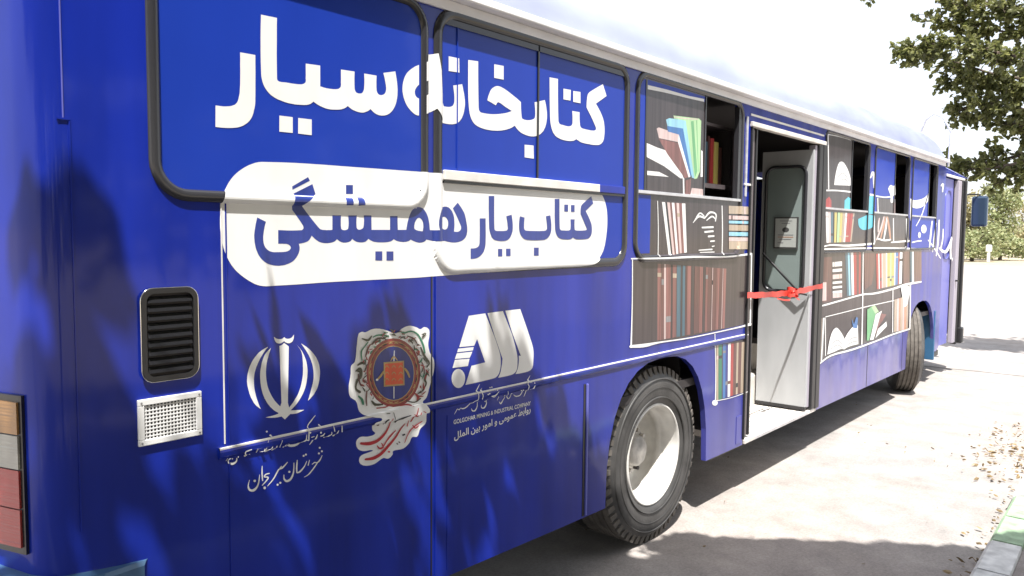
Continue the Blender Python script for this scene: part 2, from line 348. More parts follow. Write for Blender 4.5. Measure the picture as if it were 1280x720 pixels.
b = MB(); b.box(.757, .761, -.003, 0, 1.0, 2.13, 'wrap'); b.box(.728, .76, -.004, 0, 2.126, 2.131, 'wrap'); b.build('panel_seam', bus)
b = MB(); v = [(0, 1.149), (-.007, 1.1515), (-.010, 1.149), (-.010, 1.144), (-.011, 1.136), (-.009, 1.122), (0, 1.112)]
for seg in ((0, 3, 'rail_white'), (3, 6, 'wrap')):
    for i in range(seg[0], seg[1]):
        (y0, z0), (y1, z1) = v[i], v[i+1]
        b.add([(1.17, y0, z0), (5.10, y0, z0), (5.10, y1, z1), (1.17, y1, z1)], [(0, 1, 2, 3)], seg[2])
b.build('rub_rail', bus)
# -- windows
def gasket(w, key, mb):
    x0, x1, z0, z1, r, hw = w; path = rrect(x0, x1, z0, z1, r, 8); n = len(path); K = 7; vs = []
    for i, (x, z) in enumerate(path):
        ax_, az_ = path[i-1]; bx_, bz_ = path[(i+1) % n]; tx, tz = bx_-ax_, bz_-az_; L = math.hypot(tx, tz); nx, nz_ = tz/L, -tx/L
        for k in range(K):
            a = math.pi*k/(K-1); c = math.cos(a)*hw; vs.append((x+nx*c, -.013*math.sin(a)+(.002 if k in (0, K-1) else 0), z+nz_*c))
    mb.add(vs, [(i*K+k, i*K+k+1, ((i+1) % n)*K+k+1, ((i+1) % n)*K+k) for i in range(n) for k in range(K-1)], key, True)
gap = {3: (4.436, 4.925), 4: (7.313, 7.796), 5: (8.723, 9.255), 6: (10.18, 10.535)}
for k, w in WIN.items():
    b = MB(); gasket(w, 'seal', b); wo = b.build('window', bus)
    x0, x1, z0, z1, r, hw = w
    e = .002
    if k == 1:
        sheet([rrect(x0+e, x1-e, z0+e, z1-e, r)], .0003, .006, 'pane').build('pane', wo)
    elif k == 2:
        sheet([rrect(x0+e, 2.765, z0+e, z1-e, .02)], .0003, .006, 'pane').build('pane', wo)
        sheet([rrect(2.773, x1-e, z0+e, z1-e, .02)], .0003, .006, 'pane').build('pane', wo)
        b = MB(); b.box(2.764, 2.774, -.007, 0, 2.085, 2.69, 'black'); b.box(2.160, 3.508, -.007, .0, 2.665, 2.69, 'seal'); b.build('pane_edge', wo)
        b = MB(); b.box(2.158, 3.27, -.016, 0, 2.048, 2.088, 'rail_white', .003); b.box(3.272, 3.508, -.016, 0, 2.048, 2.088, 'wrap', .003)
        b.box(2.158, 3.508, -.0105, 0, 2.036, 2.046, 'black'); b.build('mid_rail', wo)
    else:
        g0, g1 = gap[k]
        sheet([rrect(x0+e, g0, 2.075, z1-e, .01)], .0003, .006, 'BR' if k in (3, 4) else 'pane').build('pane', wo)
        sheet([rrect(x0+e, x1-e, z0+e, 2.065, .01)], .0003, .006, 'BR' if k in (3, 4, 5) else 'pane').build('lower_pane', wo)
        b = MB(); b.box(x0+.01, x1-.01, -.010, .02, 2.062, 2.080, 'alu', .002)
        b.box(g0-.004, g0+.010, -.006, .01, 2.08, 2.69, 'seal'); b.box(g1, x1-.004, -.004, .03, 2.08, 2.69, 'seal'); b.build('window_rail', wo)
        if k == 3:
            b = MB(); b.box(x0+.01, 3.722, -.0007, 0, 2.083, 2.685, 'pane'); b.box(3.722, 3.738, -.0035, 0, 2.083, 2.685, 'black'); b.build('pane_strip', wo)
            b = MB(); b.box(x0+.02, 3.80, -.0007, 0, 1.73, 2.055, 'pane'); b.build('pane_strip', wo)
            b = MB(); b.box(3.74, 4.43, -.0007, 0, 2.655, 2.688, 'pane'); b.build('pane_strip', wo)
# -- posts, header above the door
b = MB(); b.box(5.035, 5.06, -.012, 0, 2.10, 2.64, 'alu', .002); b.box(5.03, 5.14, -.014, 0, 2.175, 2.19, 'rail_white', .002); b.build('door_post_trim', bus)
b = MB(); b.box(DX0-.02, DX1, -.022, .02, 2.580, 2.614, 'cream_paint', .004); b.box(DX0-.02, DX1-.02, -.006, 0, 2.655, 2.668, 'rail_white'); b.build('door_header', bus)
# -- side door well
b = MB(); b.box(DX0+.02, DX1-.01, -.012, .43, .362, .392, 'cream_paint', .004); b.box(DX0+.02, DX1-.01, .43, .46, .392, .64, 'cream_paint')
b.box(DX0+.02, DX1-.01, .44, .85, .625, .65, 'cream_paint', .004); b.box(DX0+.02, DX1-.01, .85, .88, .65, .93, 'cream_paint')
b.box(DX0+.2, DX1-.2, -.013, -.004, .366, .384, 'alu')
for i in range(5): b.box(DX0+.05, DX1-.06, .05+.07*i, .056+.07*i, .392, .395, 'GY')
b.build('door_step', bus)
b = MB(); b.box(DX0+.01, 5.225, .01, .33, .41, 2.575, 'brownpost', .01); b.box(5.226, 5.25, .0, .33, .41, 2.575, 'rubber', .006); b.build('folded_door_leaf', bus)
b = MB(); b.box(DX0-.012, DX0+.004, -.016, .03, .40, 2.58, 'rubber', .004); b.box(5.02, 5.10, -.004, 0, .385, .58, 'wrap'); b.build('door_seal', bus)
b = MB(); b.box(6.425, 6.505, -.024, .05, .40, 2.575, 'rubber', .008); b.box(6.512, 6.605, -.026, .04, .39, 2.585, 'rubber', .008); b.box(6.375, 6.42, -.004, .05, .42, 2.57, 'pinkgrey', .006)
b.build('door_seal', bus)
# leaf standing square to the side (plane X = 6.33)
LX = 6.33
b = MB()
def leaf_ring(y0, y1, z0, z1, wy0, wy1, wz0, wz1, r):
    o = [(y0, z0), (y1, z0), (y1, z1), (y0, z1)]; h = rrect(wy0, wy1, wz0, wz1, r)
    flat = o+h; tris = tessellate_polygon([[Vector((p[0], p[1], 0)) for p in o], [Vector((p[0], p[1], 0)) for p in h]]); n = len(flat)
    vs = [(LX, y, z) for y, z in flat]+[(LX+.035, y, z) for y, z in flat]; fs = [tuple(t) for t in tris]+[tuple(i+n for i in t) for t in tris]
    for o_, k in ((0, 4), (4, len(h))): fs += [(o_+i, o_+(i+1) % k, o_+(i+1) % k+n, o_+i+n) for i in range(k)]
    return vs, fs, h
vs, fs, h = leaf_ring(-.005, .415, .43, 2.53, .045, .375, 1.38, 2.40, .07)
b.add(vs, fs, 'grey_paint'); b.box(LX-.004, LX+.03, -.005, .415, .405, .432, 'rubber'); leaf = b.build('open_door_leaf', bus)
b = MB(); b.tube([(LX-.004, y, z) for y, z in h+[h[0]]], .014, 'seal', 8); b.build('leaf_gasket', leaf)
b = MB(); b.box(LX+.012, LX+.020, .04, .38, 1.37, 2.41, 'door_glass'); b.build('leaf_glass', leaf)
b = MB(); b.tube([(LX-.05, .37, 1.69), (LX-.05, .22, 1.54), (LX-.045, .05, 1.37), (LX-.02, .0, 1.36)], .010, 'black', 8); b.build('push_bar', leaf)
b = MB(); b.box(LX-.004, LX+.011, .10, .30, 1.73, 1.99, 'ink'); b.box(LX-.006, LX-.003, .112, .288, 1.742, 1.978, 'paper')
b.add([(LX-.0065, .2+.03*math.cos(a*.7854+.4), 1.885+.022*math.sin(a*.7854+.4)) for a in range(8)], [tuple(range(8))], 'ink')
for i, (w_, z) in enumerate(((.10, 1.955), (.07, 1.935), (.13, 1.84), (.13, 1.822), (.10, 1.804), (.05, 1.775))):
    b.box(LX-.0068, LX-.006, .2-w_/2+(.04 if i == 5 else 0), .2+w_/2+(.04 if i == 5 else 0), z, z+.006, 'OR' if i == 3 else 'GY')
b.build('framed_notice', leaf)
# -- front door
b = MB()
sheet([[(11.06, .44), (11.60, .43), (11.60, 2.59), (11.06, 2.59)]], .02, .03, 'lav', b)
for rr, d in ((rrect(11.14, 11.50, 1.55, 2.45, .14), .012),):
    ring = rr; n = len(ring); inn = rrect(11.16, 11.48, 1.57, 2.43, .125)
    vs = [(x, .019, z) for x, z in ring]+[(x, .019-.014, (z+z2)/2) for (x, z), (x2, z2) in zip(ring, inn)]+[(x, .017, z) for x, z in inn]
    b.add(vs, [(i, (i+1) % n, (i+1) % n+n, i+n) for i in range(n)]+[(i+n, (i+1) % n+n, (i+1) % n+2*n, i+2*n) for i in range(n)], 'lav', True)
fd = b.build('front_door', bus)
b = MB(); b.box(11.68, 11.84, -.035, .03, .42, 2.585, 'pinkgrey', .01); b.box(11.855, 11.90, -.045, .03, .39, 2.595, 'rubber', .01)
b.box(11.94, 12.02, -.07, .03, .42, 2.60, 'rubber', .015); b.box(11.93, 12.05, -.10, -.02, .40, .62, 'rubber', .02)
b.tube([(11.7, -.05, 1.25), (11.7, -.05, 1.27)], .02, 'black', 8); b.build('front_door_edge', bus)
b = MB(); b.box(11.05, 12.1, -.02, .0, 2.60, 2.635, 'rail_white', .006); b.build('front_door_header', bus)
# -- mirror
b = MB(); b.box(12.66, 12.76, -.205, -.005, 1.99, 2.42, 'mirror_glass', .03); mi = b.build('wing_mirror', bus)
b = MB(); b.tube([(12.32, .06, 2.40), (12.5, .0, 2.44), (12.71, -.10, 2.44), (12.71, -.10, 2.38)], .012, 'black', 7); b.build('mirror_arm', mi)
# -- mud flap strip at the front arch
b = MB(); b.box(10.76, 10.80, -.01, .20, .30, .92, 'flap', .008); b.build('mud_flap', bus)
b = MB(); b.box(10.80, 11.05, .0, .02, .33, .40, 'rubber', .004); b.build('skirt_edge', bus)
# -- vents
b = MB(); ov = rrect(.934, 1.104, 1.392, 1.664, .034); iv = rrect(.948, 1.090, 1.406, 1.650, .024); n = len(ov)
vs = [(x, .0, z) for x, z in ov]+[(x, -.014, z) for x, z in ov]+[(x, -.014, z) for x, z in iv]+[(x, -.004, z) for x, z in iv]
b.add(vs, [(i+j*n, (i+1) % n+j*n, (i+1) % n+(j+1)*n, i+(j+1)*n) for j in range(3) for i in range(n)], 'rubber', False)
b.add([(x, -.003, z) for x, z in iv], [tuple(range(n))], 'inside')
vent = b.build('louvred_vent', bus)
b = MB(); b.tube([(x, -.010, z) for x, z in rrect(.932, 1.106, 1.390, 1.666, .036)+[rrect(.932, 1.106, 1.390, 1.666, .036)[0]]], .0018, 'chrome', 6); b.build('vent_trim', vent)
for i in range(9):
    z = 1.420+i*.0258; b = MB()
    b.add([(.952, -.012, z), (1.086, -.012, z), (1.086, -.0035, z+.016), (.952, -.0035, z+.016), (.952, -.0135, z-.003), (1.086, -.0135, z-.003)], [(0, 1, 2, 3), (4, 5, 1, 0)], 'slat'); b.build('slat', vent)
b = MB(); gx0, gx1, gz0, gz1 = .919, 1.113, 1.206, 1.343
for q in ((gx0, gx1, gz1-.018, gz1), (gx0, gx1, gz0, gz0+.018), (gx0, gx0+.018, gz0+.018, gz1-.018), (gx1-.018, gx1, gz0+.018, gz1-.018)): b.box(q[0], q[1], -.010, 0, q[2], q[3], 'grillw', .002)
for i in range(15): x = gx0+.024+i*.0104; b.box(x-.0016, x+.0016, -.006, -.002, gz0+.018, gz1-.018, 'grillw')
for i in range(9): z = gz0+.026+i*.0108; b.box(gx0+.018, gx1-.018, -.0066, -.0025, z-.0016, z+.0016, 'grillw')
b.box(gx0+.018, gx1-.018, -.0012, -.0004, gz0+.018, gz1-.018, 'inside')
for x in (gx0+.009, gx1-.009):
    for z in (gz0+.009, gz1-.009): b.tube([(x, -.010, z), (x, -.0125, z)], .003, 'GY', 6)
b.build('air_grille', bus)
# -- tail light and bumper, rear window rubber
def shell(t0, ymax, off, z0, z1, key):
    mb = MB(); o = rear_prof(off, t0, ymax); i_ = rear_prof(-.002, t0, ymax); lp = o+i_[::-1]; n = len(lp)
    mb.add([(x, y, z0) for x, y in lp]+[(x, y, z1) for x, y in lp], [(i, (i+1) % n, (i+1) % n+n, i+n) for i in range(n)], key)
    k = len(o)
    mb.add([(x, y, z0) for x, y in lp]+[(x, y, z1) for x, y in lp], [(i, i+1, n-2-i, n-1-i) for i in range(k-1)]+[(i+n, i+1+n, 2*n-2-i, 2*n-1-i) for i in range(k-1)], key); return mb
tl = shell(66, .40, .010, .955, 1.390, 'black').build('tail_light', bus)
for z0, z1, key in ((1.285, 1.372, 'amber'), (1.190, 1.281, 'clear'), (1.082, 1.186, 'redlens'), (.974, 1.078, 'redlens')): shell(72, .39, .016, z0, z1, key).build('lens', tl)
b = MB(); pb = [(.925, -.012), (.80, -.035), (.70, -.030), (.62, .0), (.575, .06), (.53, .16), (.44, .6), (.40, WID/2), (.44, WID-.6), (.64, WID)]
top = [.865, .872, .885, .895, .90, .905, .905, .905, .905, .905]; n = len(pb); vs = []
for (x, y), t in zip(pb, top): vs += [(x, y, .50), (x, y, t-.012), (x+.01, y+.008, t), (x+.09, y+.06, t)]
b.add(vs, [(i*4+k, (i+1)*4+k, (i+1)*4+k+1, i*4+k+1) for i in range(n-1) for k in range(3)], 'teal', False); b.build('rear_bumper', bus)
b = MB(); ry = rrect(.16, 2.34, 1.86, 2.70, .14); b.tube([(XR-RC-.004-.28*(y-.1)*max(0, 1-y*.45), y, z) for y, z in ry+[ry[0]] if y < 1.3], .022, 'seal', 8)
rw = b.build('rear_window', bus); b = MB(); upright([(x-.004, y) for x, y in rear_prof() if y > .16], 1.88, 2.68, 'door_glass', b); b.build('rear_pane', rw)
# -- wheels
def tyre_bm(b, c, R3, rad, w, ribs):
    h = w/2
    prof = [(.30, -h+.015), (.315, -h+.004), (.36, -h-.006), (.42, -h-.010), (.47, -h-.002), (rad-.028, -h+.018), (rad-.010, -h+.03)]
    b.lathe(prof, 'tyre', c, n=72, R3=R3); b.lathe([(r, -y) for r, y in prof[::-1]], 'tyre', c, n=72, R3=R3)
    for r in (.345, .405, .455): b.lathe([(r-.004, -h-.003-.004), (r, -h-.013), (r+.004, -h-.004)], 'tyre', c, n=72, R3=R3)
    y0 = -h+.03
    gro = [(rad-.010, y0)]
    for i in range(5):
        a = y0+(i)*(w-.06)/5; e = a+(w-.06)/5; gro += [(rad, a+.004), (rad, e-.012), (rad-.012, e-.010), (rad-.012, e-.002)]
    gro.append((rad-.010, -y0)); b.lathe(gro, 'dusty', c, n=72, R3=R3, smooth=False)
    if ribs:
        for k in range(56):                     # shoulder lugs
            a = 2*math.pi*k/56
            for s_ in (-1, 1):
                v = []
                for da, rr, yy in ((-.03, rad-.05, h-.004), (.03, rad-.05, h-.004), (.035, rad+.002, h-.016), (-.035, rad+.002, h-.016), (-.035, rad+.002, h-.06), (.035, rad+.002, h-.06)):
                    v.append(Vector((rr*math.cos(a+da), s_*yy, rr*math.sin(a+da))))
                b.add([R3 @ q+Vector(c) for q in v], [(0, 1, 2, 3), (3, 2, 5, 4), (0, 3, 4), (1, 5, 2)], 'dusty')
def wheel(c, R3, rad, w, deep, lugs, inner=False):
    b = MB(); b.lathe([(.298, -w/2+.02), (.298, w/2-.02)], 'rim', c, n=48, R3=R3); wo = b.build('wheel', bus)
    b = MB(); tyre_bm(b, c, R3, rad, w, lugs); b.build('tyre', wo)
    h = w/2
    b = MB(); b.lathe([(.300, -h+.030), (.308, -h+.016), (.304, -h+.004), (.292, -h+.004), (.286, -h+.016), (.280, -h+.05), (.274, -h+.07), (.270, -h+.10), (.262, -h+.105), (.260, -h+.15), (.268, -h+.155), (.262, deep-.02), (.235, deep), (.17, deep+.012), (.15, deep-.015), (.13, deep-.02), (.0, deep-.02)], 'rim', c, n=64, R3=R3); ro = b.build('rim', wo)
    b = MB(); b.lathe([(.150, deep-.016), (.148, deep-.075), (.140, deep-.082), (.098, deep-.085), (.092, deep-.130), (.080, deep-.142), (.0, deep-.145)], 'rust', c, n=40, R3=R3)
    for k in range(10):
        a = 2*math.pi*k/10; p0 = R3 @ Vector((.122*math.cos(a), deep-.08, .122*math.sin(a)))+Vector(c); p1 = R3 @ Vector((.122*math.cos(a), deep-.112, .122*math.sin(a)))+Vector(c)
        b.tube([p0, p1], .014, 'inside' if k % 5 == 3 else 'rust', 6, smooth=False)
    b.build('hub', wo)
    return wo
I3 = Matrix.Identity(3)
wheel((3.985, .175, .525), I3, .525, .27, .115, True)
b = MB(); b.lathe([(.298, -.115), (.298, .115)], 'rust', (3.985, .50, .525), n=48); wi = b.build('inner_wheel', bus)
b = MB(); tyre_bm(b, (3.985, .50, .525), I3, .525, .27, False); b.build('tyre', wi)
RS = Matrix.Rotation(R(24), 3, 'Z')
wheel((10.10, .19, .525), RS, .525, .27, -.02, False)
# -- lettering and prints
DEC={'title':[
('WH',['1266,2394.5 1319.5,2395.5 1319,2370 1319,2344 1318.5,2318 1318,2292.5 1317.5,2266.5 1317,2258.5 1317,2251 1316.5,2243.5 1315.5,2235.5 1314,2228 1311.5,2220 1309.5,2211.5 1306.5,2203.5 1302.5,2195.5 1297.5,2188 1292.5,2182.5 1286.5,2177 1280,2172.5 1273,2168 1265.5,2164.5 1258,2161.5 1250.5,2159.5 1243,2158 1235.5,2156.5 1227.5,2155.5 1217.5,2154.5 1208,2154 1198,2153.5 1188.5,2153.5 1178.5,2153.5 1180,2219 1188,2219 1196.5,2219 1205,2219 1213.5,2220 1222,2221.5 1228,2222.5 1234,2224.5 1239.5,2227 1245,2229.5 1249.5,2233.5 1253.5,2238.5 1256,2244 1258,2250 1259.5,2256 1261,2262 1262.5,2268.5 1263,2275.5 1263.5,2282.5 1264,2289.5 1264.5,2296.5 1265,2316 1265.5,2335.5 1265.5,2355 1266,2375']),
('WH',['1341.5,2526.5 1400,2528.5 1399,2490.5 1398.5,2452.5 1397.5,2414.5 1397.5,2376.5 1397.5,2338.5 1397.5,2336 1397.5,2333 1398.5,2330 1399.5,2328 1402,2326.5 1407.5,2325 1413,2324.5 1419.5,2325 1426,2325.5 1432,2326 1443.5,2326 1455,2326 1467,2326.5 1478.5,2327 1490.5,2328.5 1494,2329.5 1498,2331 1501.5,2332.5 1504.5,2335 1507.5,2337.5 1509,2340.5 1509.5,2343.5 1509.5,2346.5 1509,2349.5 1509,2352.5 1509.5,2362 1509.5,2372 1509.5,2381.5 1509.5,2391 1509.5,2400.5 1568,2403.5 1567.5,2333 1574,2332.5 1580.5,2331.5 1587,2331 1594,2330.5 1600.5,2330.5 1608,2330.5 1616,2331 1623.5,2331.5 1631.5,2332.5 1639,2334 1642.5,2335 1646,2336.5 1649,2338.5 1651.5,2341 1654,2343.5 1655,2347 1656,2350.5 1656,2354 1655.5,2358 1655.5,2361.5 1656,2370 1656,2378.5 1656,2387 1656,2395.5 1656,2404.5 1716,2407 1715.5,2395.5 1715,2383.5 1715,2372 1715,2360.5 1715.5,2349 1716,2346 1716.5,2343.5 1717.5,2340.5 1719,2338 1721,2336 1722.5,2334.5 1725,2333.5 1728,2333 1730.5,2332.5 1733.5,2332.5 1737,2332.5 1740.5,2333 1744,2333.5 1747,2334.5 1750,2336.5 1753,2339.5 1755.5,2343.5 1757,2347.5 1758.5,2351.5 1759,2355.5 1760,2366 1760.5,2376 1760.5,2386.5 1760,2396.5 1759.5,2407 1817,2408.5 1816.5,2398 1816,2387.5 1816,2377 1816,2367 1817,2356.5 1817.5,2353.5 1818.5,2350.5 1820,2348 1822,2345.5 1824.5,2343 1826.5,2342 1829.5,2341 1832.5,2340.5 1835.5,2340.5 1838.5,2340.5 1842.5,2341.5 1846.5,2343 1850,2344.5 1853.5,2346.5 1856,2349 1859,2353 1861,2357.5 1862,2362 1863,2366 1863,2370.5 1861.5,2381.5 1859,2392 1856.5,2402.5 1853,2413 1849.5,2423.5 1908,2438.5 1911,2425 1914,2412 1916.5,2398.5 1918,2385 1919,2371 1918.5,2360.5 1918,2350 1916,2339 1913.5,2328.5 1910,2318 1906,2310 1901.5,2302 1896,2294.5 1889.5,2287.5 1882,2281 1876,2277 1869.5,2273.5 1862.5,2271 1855.5,2269 1848,2267.5 1841,2266.5 1834,2266.5 1827.5,2266.5 1821,2267.5 1814.5,2269 1808.5,2271.5 1803,2274 1798,2277 1793,2280.5 1788.5,2284 1785.5,2281.5 1782.5,2279.5 1779,2277 1776,2275 1772.5,2273.5 1767,2271.5 1761.5,2269 1756,2267.5 1750.5,2266.5 1745,2266 1737.5,2266 1730,2266.5 1722.5,2267.5 1715.5,2269 1708.5,2270.5 1703.5,2272 1698.5,2274.5 1694,2276.5 1689.5,2279 1685,2281.5 1682,2279.5 1679.5,2277.5 1676.5,2275.5 1673.5,2273.5 1670.5,2272 1666,2270 1661.5,2268.5 1656.5,2266.5 1652,2265.5 1647,2264.5 1637.5,2263 1628,2262 1618.5,2261 1609,2260.5 1600,2260.5 1593,2261 1586,2262 1579.5,2263.5 1573,2265 1566.5,2266.5 1561,2268.5 1555,2270.5 1549.5,2273 1544,2275.5 1539,2278 1536.5,2275.5 1534,2273.5 1531.5,2271.5 1528.5,2269.5 1526,2268 1521,2266 1516.5,2264.5 1511.5,2263 1506.5,2262.5 1501.5,2261.5 1489,2260.5 1476,2259.5 1463.5,2259 1451,2259.5 1439,2260 1426,2261.5 1413.5,2264 1401,2266.5 1389.5,2270 1378.5,2275 1371.5,2279 1365,2284 1359,2290 1354,2296 1349.5,2302.5 1346,2309.5 1343.5,2316.5 1341.5,2324 1340,2331.5 1339.5,2339 1338.5,2376.5 1338.5,2414 1339,2451.5 1340,2489']),
('WH',['1405,2215 1456,2215.5 1455.5,2163.5 1404,2162.5']),
('WH',['1477.5,2215.5 1531.5,2216.5 1531,2163.5 1476.5,2163.5']),
('WH',['2191,2543.5 2251.5,2545.5 2253.5,2488.5 2191,2485.5']),
('WH',['2304.5,2548.5 2365.5,2553 2365.5,2516 2366,2478.5 2367,2441 2368,2403.5 2369.5,2366 2370,2362 2370.5,2358 2371.5,2354 2373.5,2350.5 2376.5,2347 2379.5,2345.5 2383,2344 2387.5,2343.5 2392,2343 2396.5,2343 2409.5,2343 2423,2343 2437,2343.5 2450.5,2344.5 2464.5,2346 2480,2348 2496,2350.5 2511.5,2353.5 2527.5,2357 2543.5,2360.5 2552,2363 2561,2365.5 2569.5,2368.5 2578,2371.5 2586.5,2374.5 2578,2377 2569,2379.5 2560.5,2382 2551.5,2384.5 2543,2387 2535.5,2389.5 2528,2392 2521,2395 2513.5,2397.5 2505.5,2399.5 2503,2400 2500,2400.5 2497,2401 2494.5,2401 2491.5,2400 2488,2397.5 2485.5,2395 2483,2392 2481.5,2389 2479.5,2386 2423.5,2400 2425.5,2405 2427,2410 2429,2415 2431,2420 2433.5,2425 2436.5,2430.5 2439,2435.5 2442,2441 2445.5,2446 2450.5,2451 2456,2455.5 2462.5,2459.5 2469.5,2463 2477,2466 2485,2468.5 2493,2469.5 2501,2469.5 2509,2469 2517,2467.5 2524.5,2466 2537.5,2463 2550,2459 2562.5,2455 2575,2450.5 2587.5,2446 2599.5,2441.5 2612,2437 2624,2432 2636,2427 2648,2422 2648.5,2410 2649,2397.5 2650,2385.5 2651.5,2373 2653.5,2361 2654,2358 2654.5,2355.5 2656,2352.5 2658,2350.5 2661,2349 2668.5,2347.5 2676,2346.5 2684.5,2346.5 2693,2346.5 2701,2347.5 2709.5,2348.5 2718,2350 2726,2352.5 2734,2355 2741.5,2358 2745,2360.5 2747.5,2363 2749.5,2366.5 2750.5,2369.5 2751,2372.5 2751.5,2385 2751,2397 2749.5,2409 2748,2421.5 2746,2433.5 2822,2454 2826,2444 2830,2433.5 2833.5,2423 2836,2412 2838.5,2401 2839.5,2392.5 2840,2384 2839.5,2375.5 2838.5,2367 2837,2358 2835,2350 2832.5,2342.5 2829,2334.5 2825,2327 2819.5,2319.5 2814.5,2313 2808,2307 2801,2301.5 2793.5,2296 2785,2291.5 2777,2287.5 2768.5,2284.5 2759.5,2282.5 2750,2280.5 2741,2279 2731,2278 2721,2277.5 2711.5,2277.5 2702,2278 2692.5,2279 2682.5,2280 2672.5,2282 2663,2283.5 2653.5,2286 2645,2289 2636,2293 2628,2297.5 2620,2302.5 2613,2308 2606,2313 2601,2310 2596,2307.5 2591,2304.5 2585.5,2302 2580.5,2300 2571.5,2296.5 2562.5,2294 2553.5,2291 2544.5,2288.5 2535.5,2286.5 2525,2284 2514,2282 2503.5,2280.5 2493,2279 2482.5,2278 2468.5,2277 2454.5,2276 2440.5,2276 2427,2276 2414,2276.5 2401.5,2277.5 2389,2279 2377.5,2281 2366,2283.5 2355.5,2287 2348,2290 2341.5,2294 2336,2298.5 2331,2303.5 2326.5,2308.5 2322.5,2315 2319,2321.5 2316,2328.5 2314,2335.5 2312.5,2342.5 2310,2356.5 2308.5,2370.5 2307,2384.5 2306,2398.5 2305.5,2412.5 2305,2440 2304.5,2467 2304.5,2494 2304.5,2521']),
('WH',['2466.5,2558 2528.5,2561 2529,2502.5 2467,2500.5']),
('WH',['2677,2235.5 2741.5,2237.5 2744.5,2178 2678,2179']),
('WH',['2855.5,2563 2920.5,2565.5 2921,2527.5 2922,2489 2923.5,2451 2925,2413 2928,2374.5 2928.5,2371 2929.5,2367.5 2931.5,2364 2934,2360.5 2937.5,2358 2942,2356.5 2947,2355.5 2953,2355 2958.5,2355 2964.5,2355 2972.5,2354 2981.5,2353.5 2990,2353 2998.5,2353 3007.5,2353 3012.5,2353.5 3018,2354.5 3023.5,2356 3028,2357.5 3032.5,2359.5 3036,2362.5 3038.5,2365.5 3040.5,2368.5 3041.5,2371.5 3042,2375 3042.5,2386 3042,2397.5 3041.5,2408.5 3040,2419.5 3038.5,2430.5 3100,2432 3100,2419.5 3100,2407.5 3101,2395.5 3102.5,2384 3104.5,2372 3106,2368.5 3107.5,2365 3110.5,2362 3114,2359.5 3118.5,2357.5 3127,2355.5 3136,2355 3145.5,2354.5 3155,2354.5 3164.5,2354.5 3175,2354 3185.5,2354 3196,2353.5 3206.5,2354 3217,2354.5 3222.5,2355 3227.5,2356 3233,2357 3237.5,2359 3241,2361 3243,2364 3244.5,2367 3244.5,2370 3243.5,2373 3241.5,2376 3226,2394 3210,2412 3193,2429 3175.5,2446 3158.5,2463 3158.5,2475 3159,2487 3160.5,2499 3162.5,2511 3166,2523 3168,2527 3171,2531 3175,2535 3180,2538.5 3185,2542 3207,2553.5 3229.5,2564.5 3252.5,2575.5 3276,2586 3300,2597 3336,2543 3240.5,2491.5 3254.5,2480 3268,2468.5 3280.5,2456.5 3292.5,2444 3302.5,2431 3309,2421 3313.5,2411 3317,2400.5 3319.5,2390 3321.5,2379 3322.5,2368.5 3322.5,2357.5 3321.5,2346.5 3320,2335.5 3317,2324.5 3315,2319 3312,2313.5 3308,2308.5 3303,2303.5 3297,2299 3291,2295.5 3284,2292.5 3276.5,2290 3268.5,2288 3261,2287 3246.5,2285.5 3232,2284.5 3218,2284 3204,2284 3190,2284.5 3175.5,2284.5 3161.5,2284.5 3147.5,2285 3133.5,2286 3120.5,2287 3110.5,2288.5 3101.5,2291 3092.5,2293.5 3083.5,2296 3075,2299 3071,2296.5 3066.5,2294.5 3062.5,2292.5 3058,2290.5 3053,2289 3044,2287.5 3035.5,2286 3026.5,2285 3018,2284 3009,2284 2995.5,2283.5 2982.5,2284 2969.5,2284.5 2956.5,2285.5 2944.5,2287 2933.5,2289.5 2923,2292 2913,2295 2904.5,2299 2897,2304 2889,2310.5 2882.5,2318.5 2877.5,2326.5 2873.5,2335 2870,2343 2867,2352.5 2865,2362.5 2863.5,2372 2862.5,2382 2862,2391.5 2860,2426 2858.5,2460.5 2857.5,2494.5 2856.5,2529']),
('WH',['2965,2526.5 3025,2529 3023,2478 2966,2476.5']),
('WH',['3044,2527 3105,2530.5 3106.5,2476 3045,2475']),
],
'title_he':[
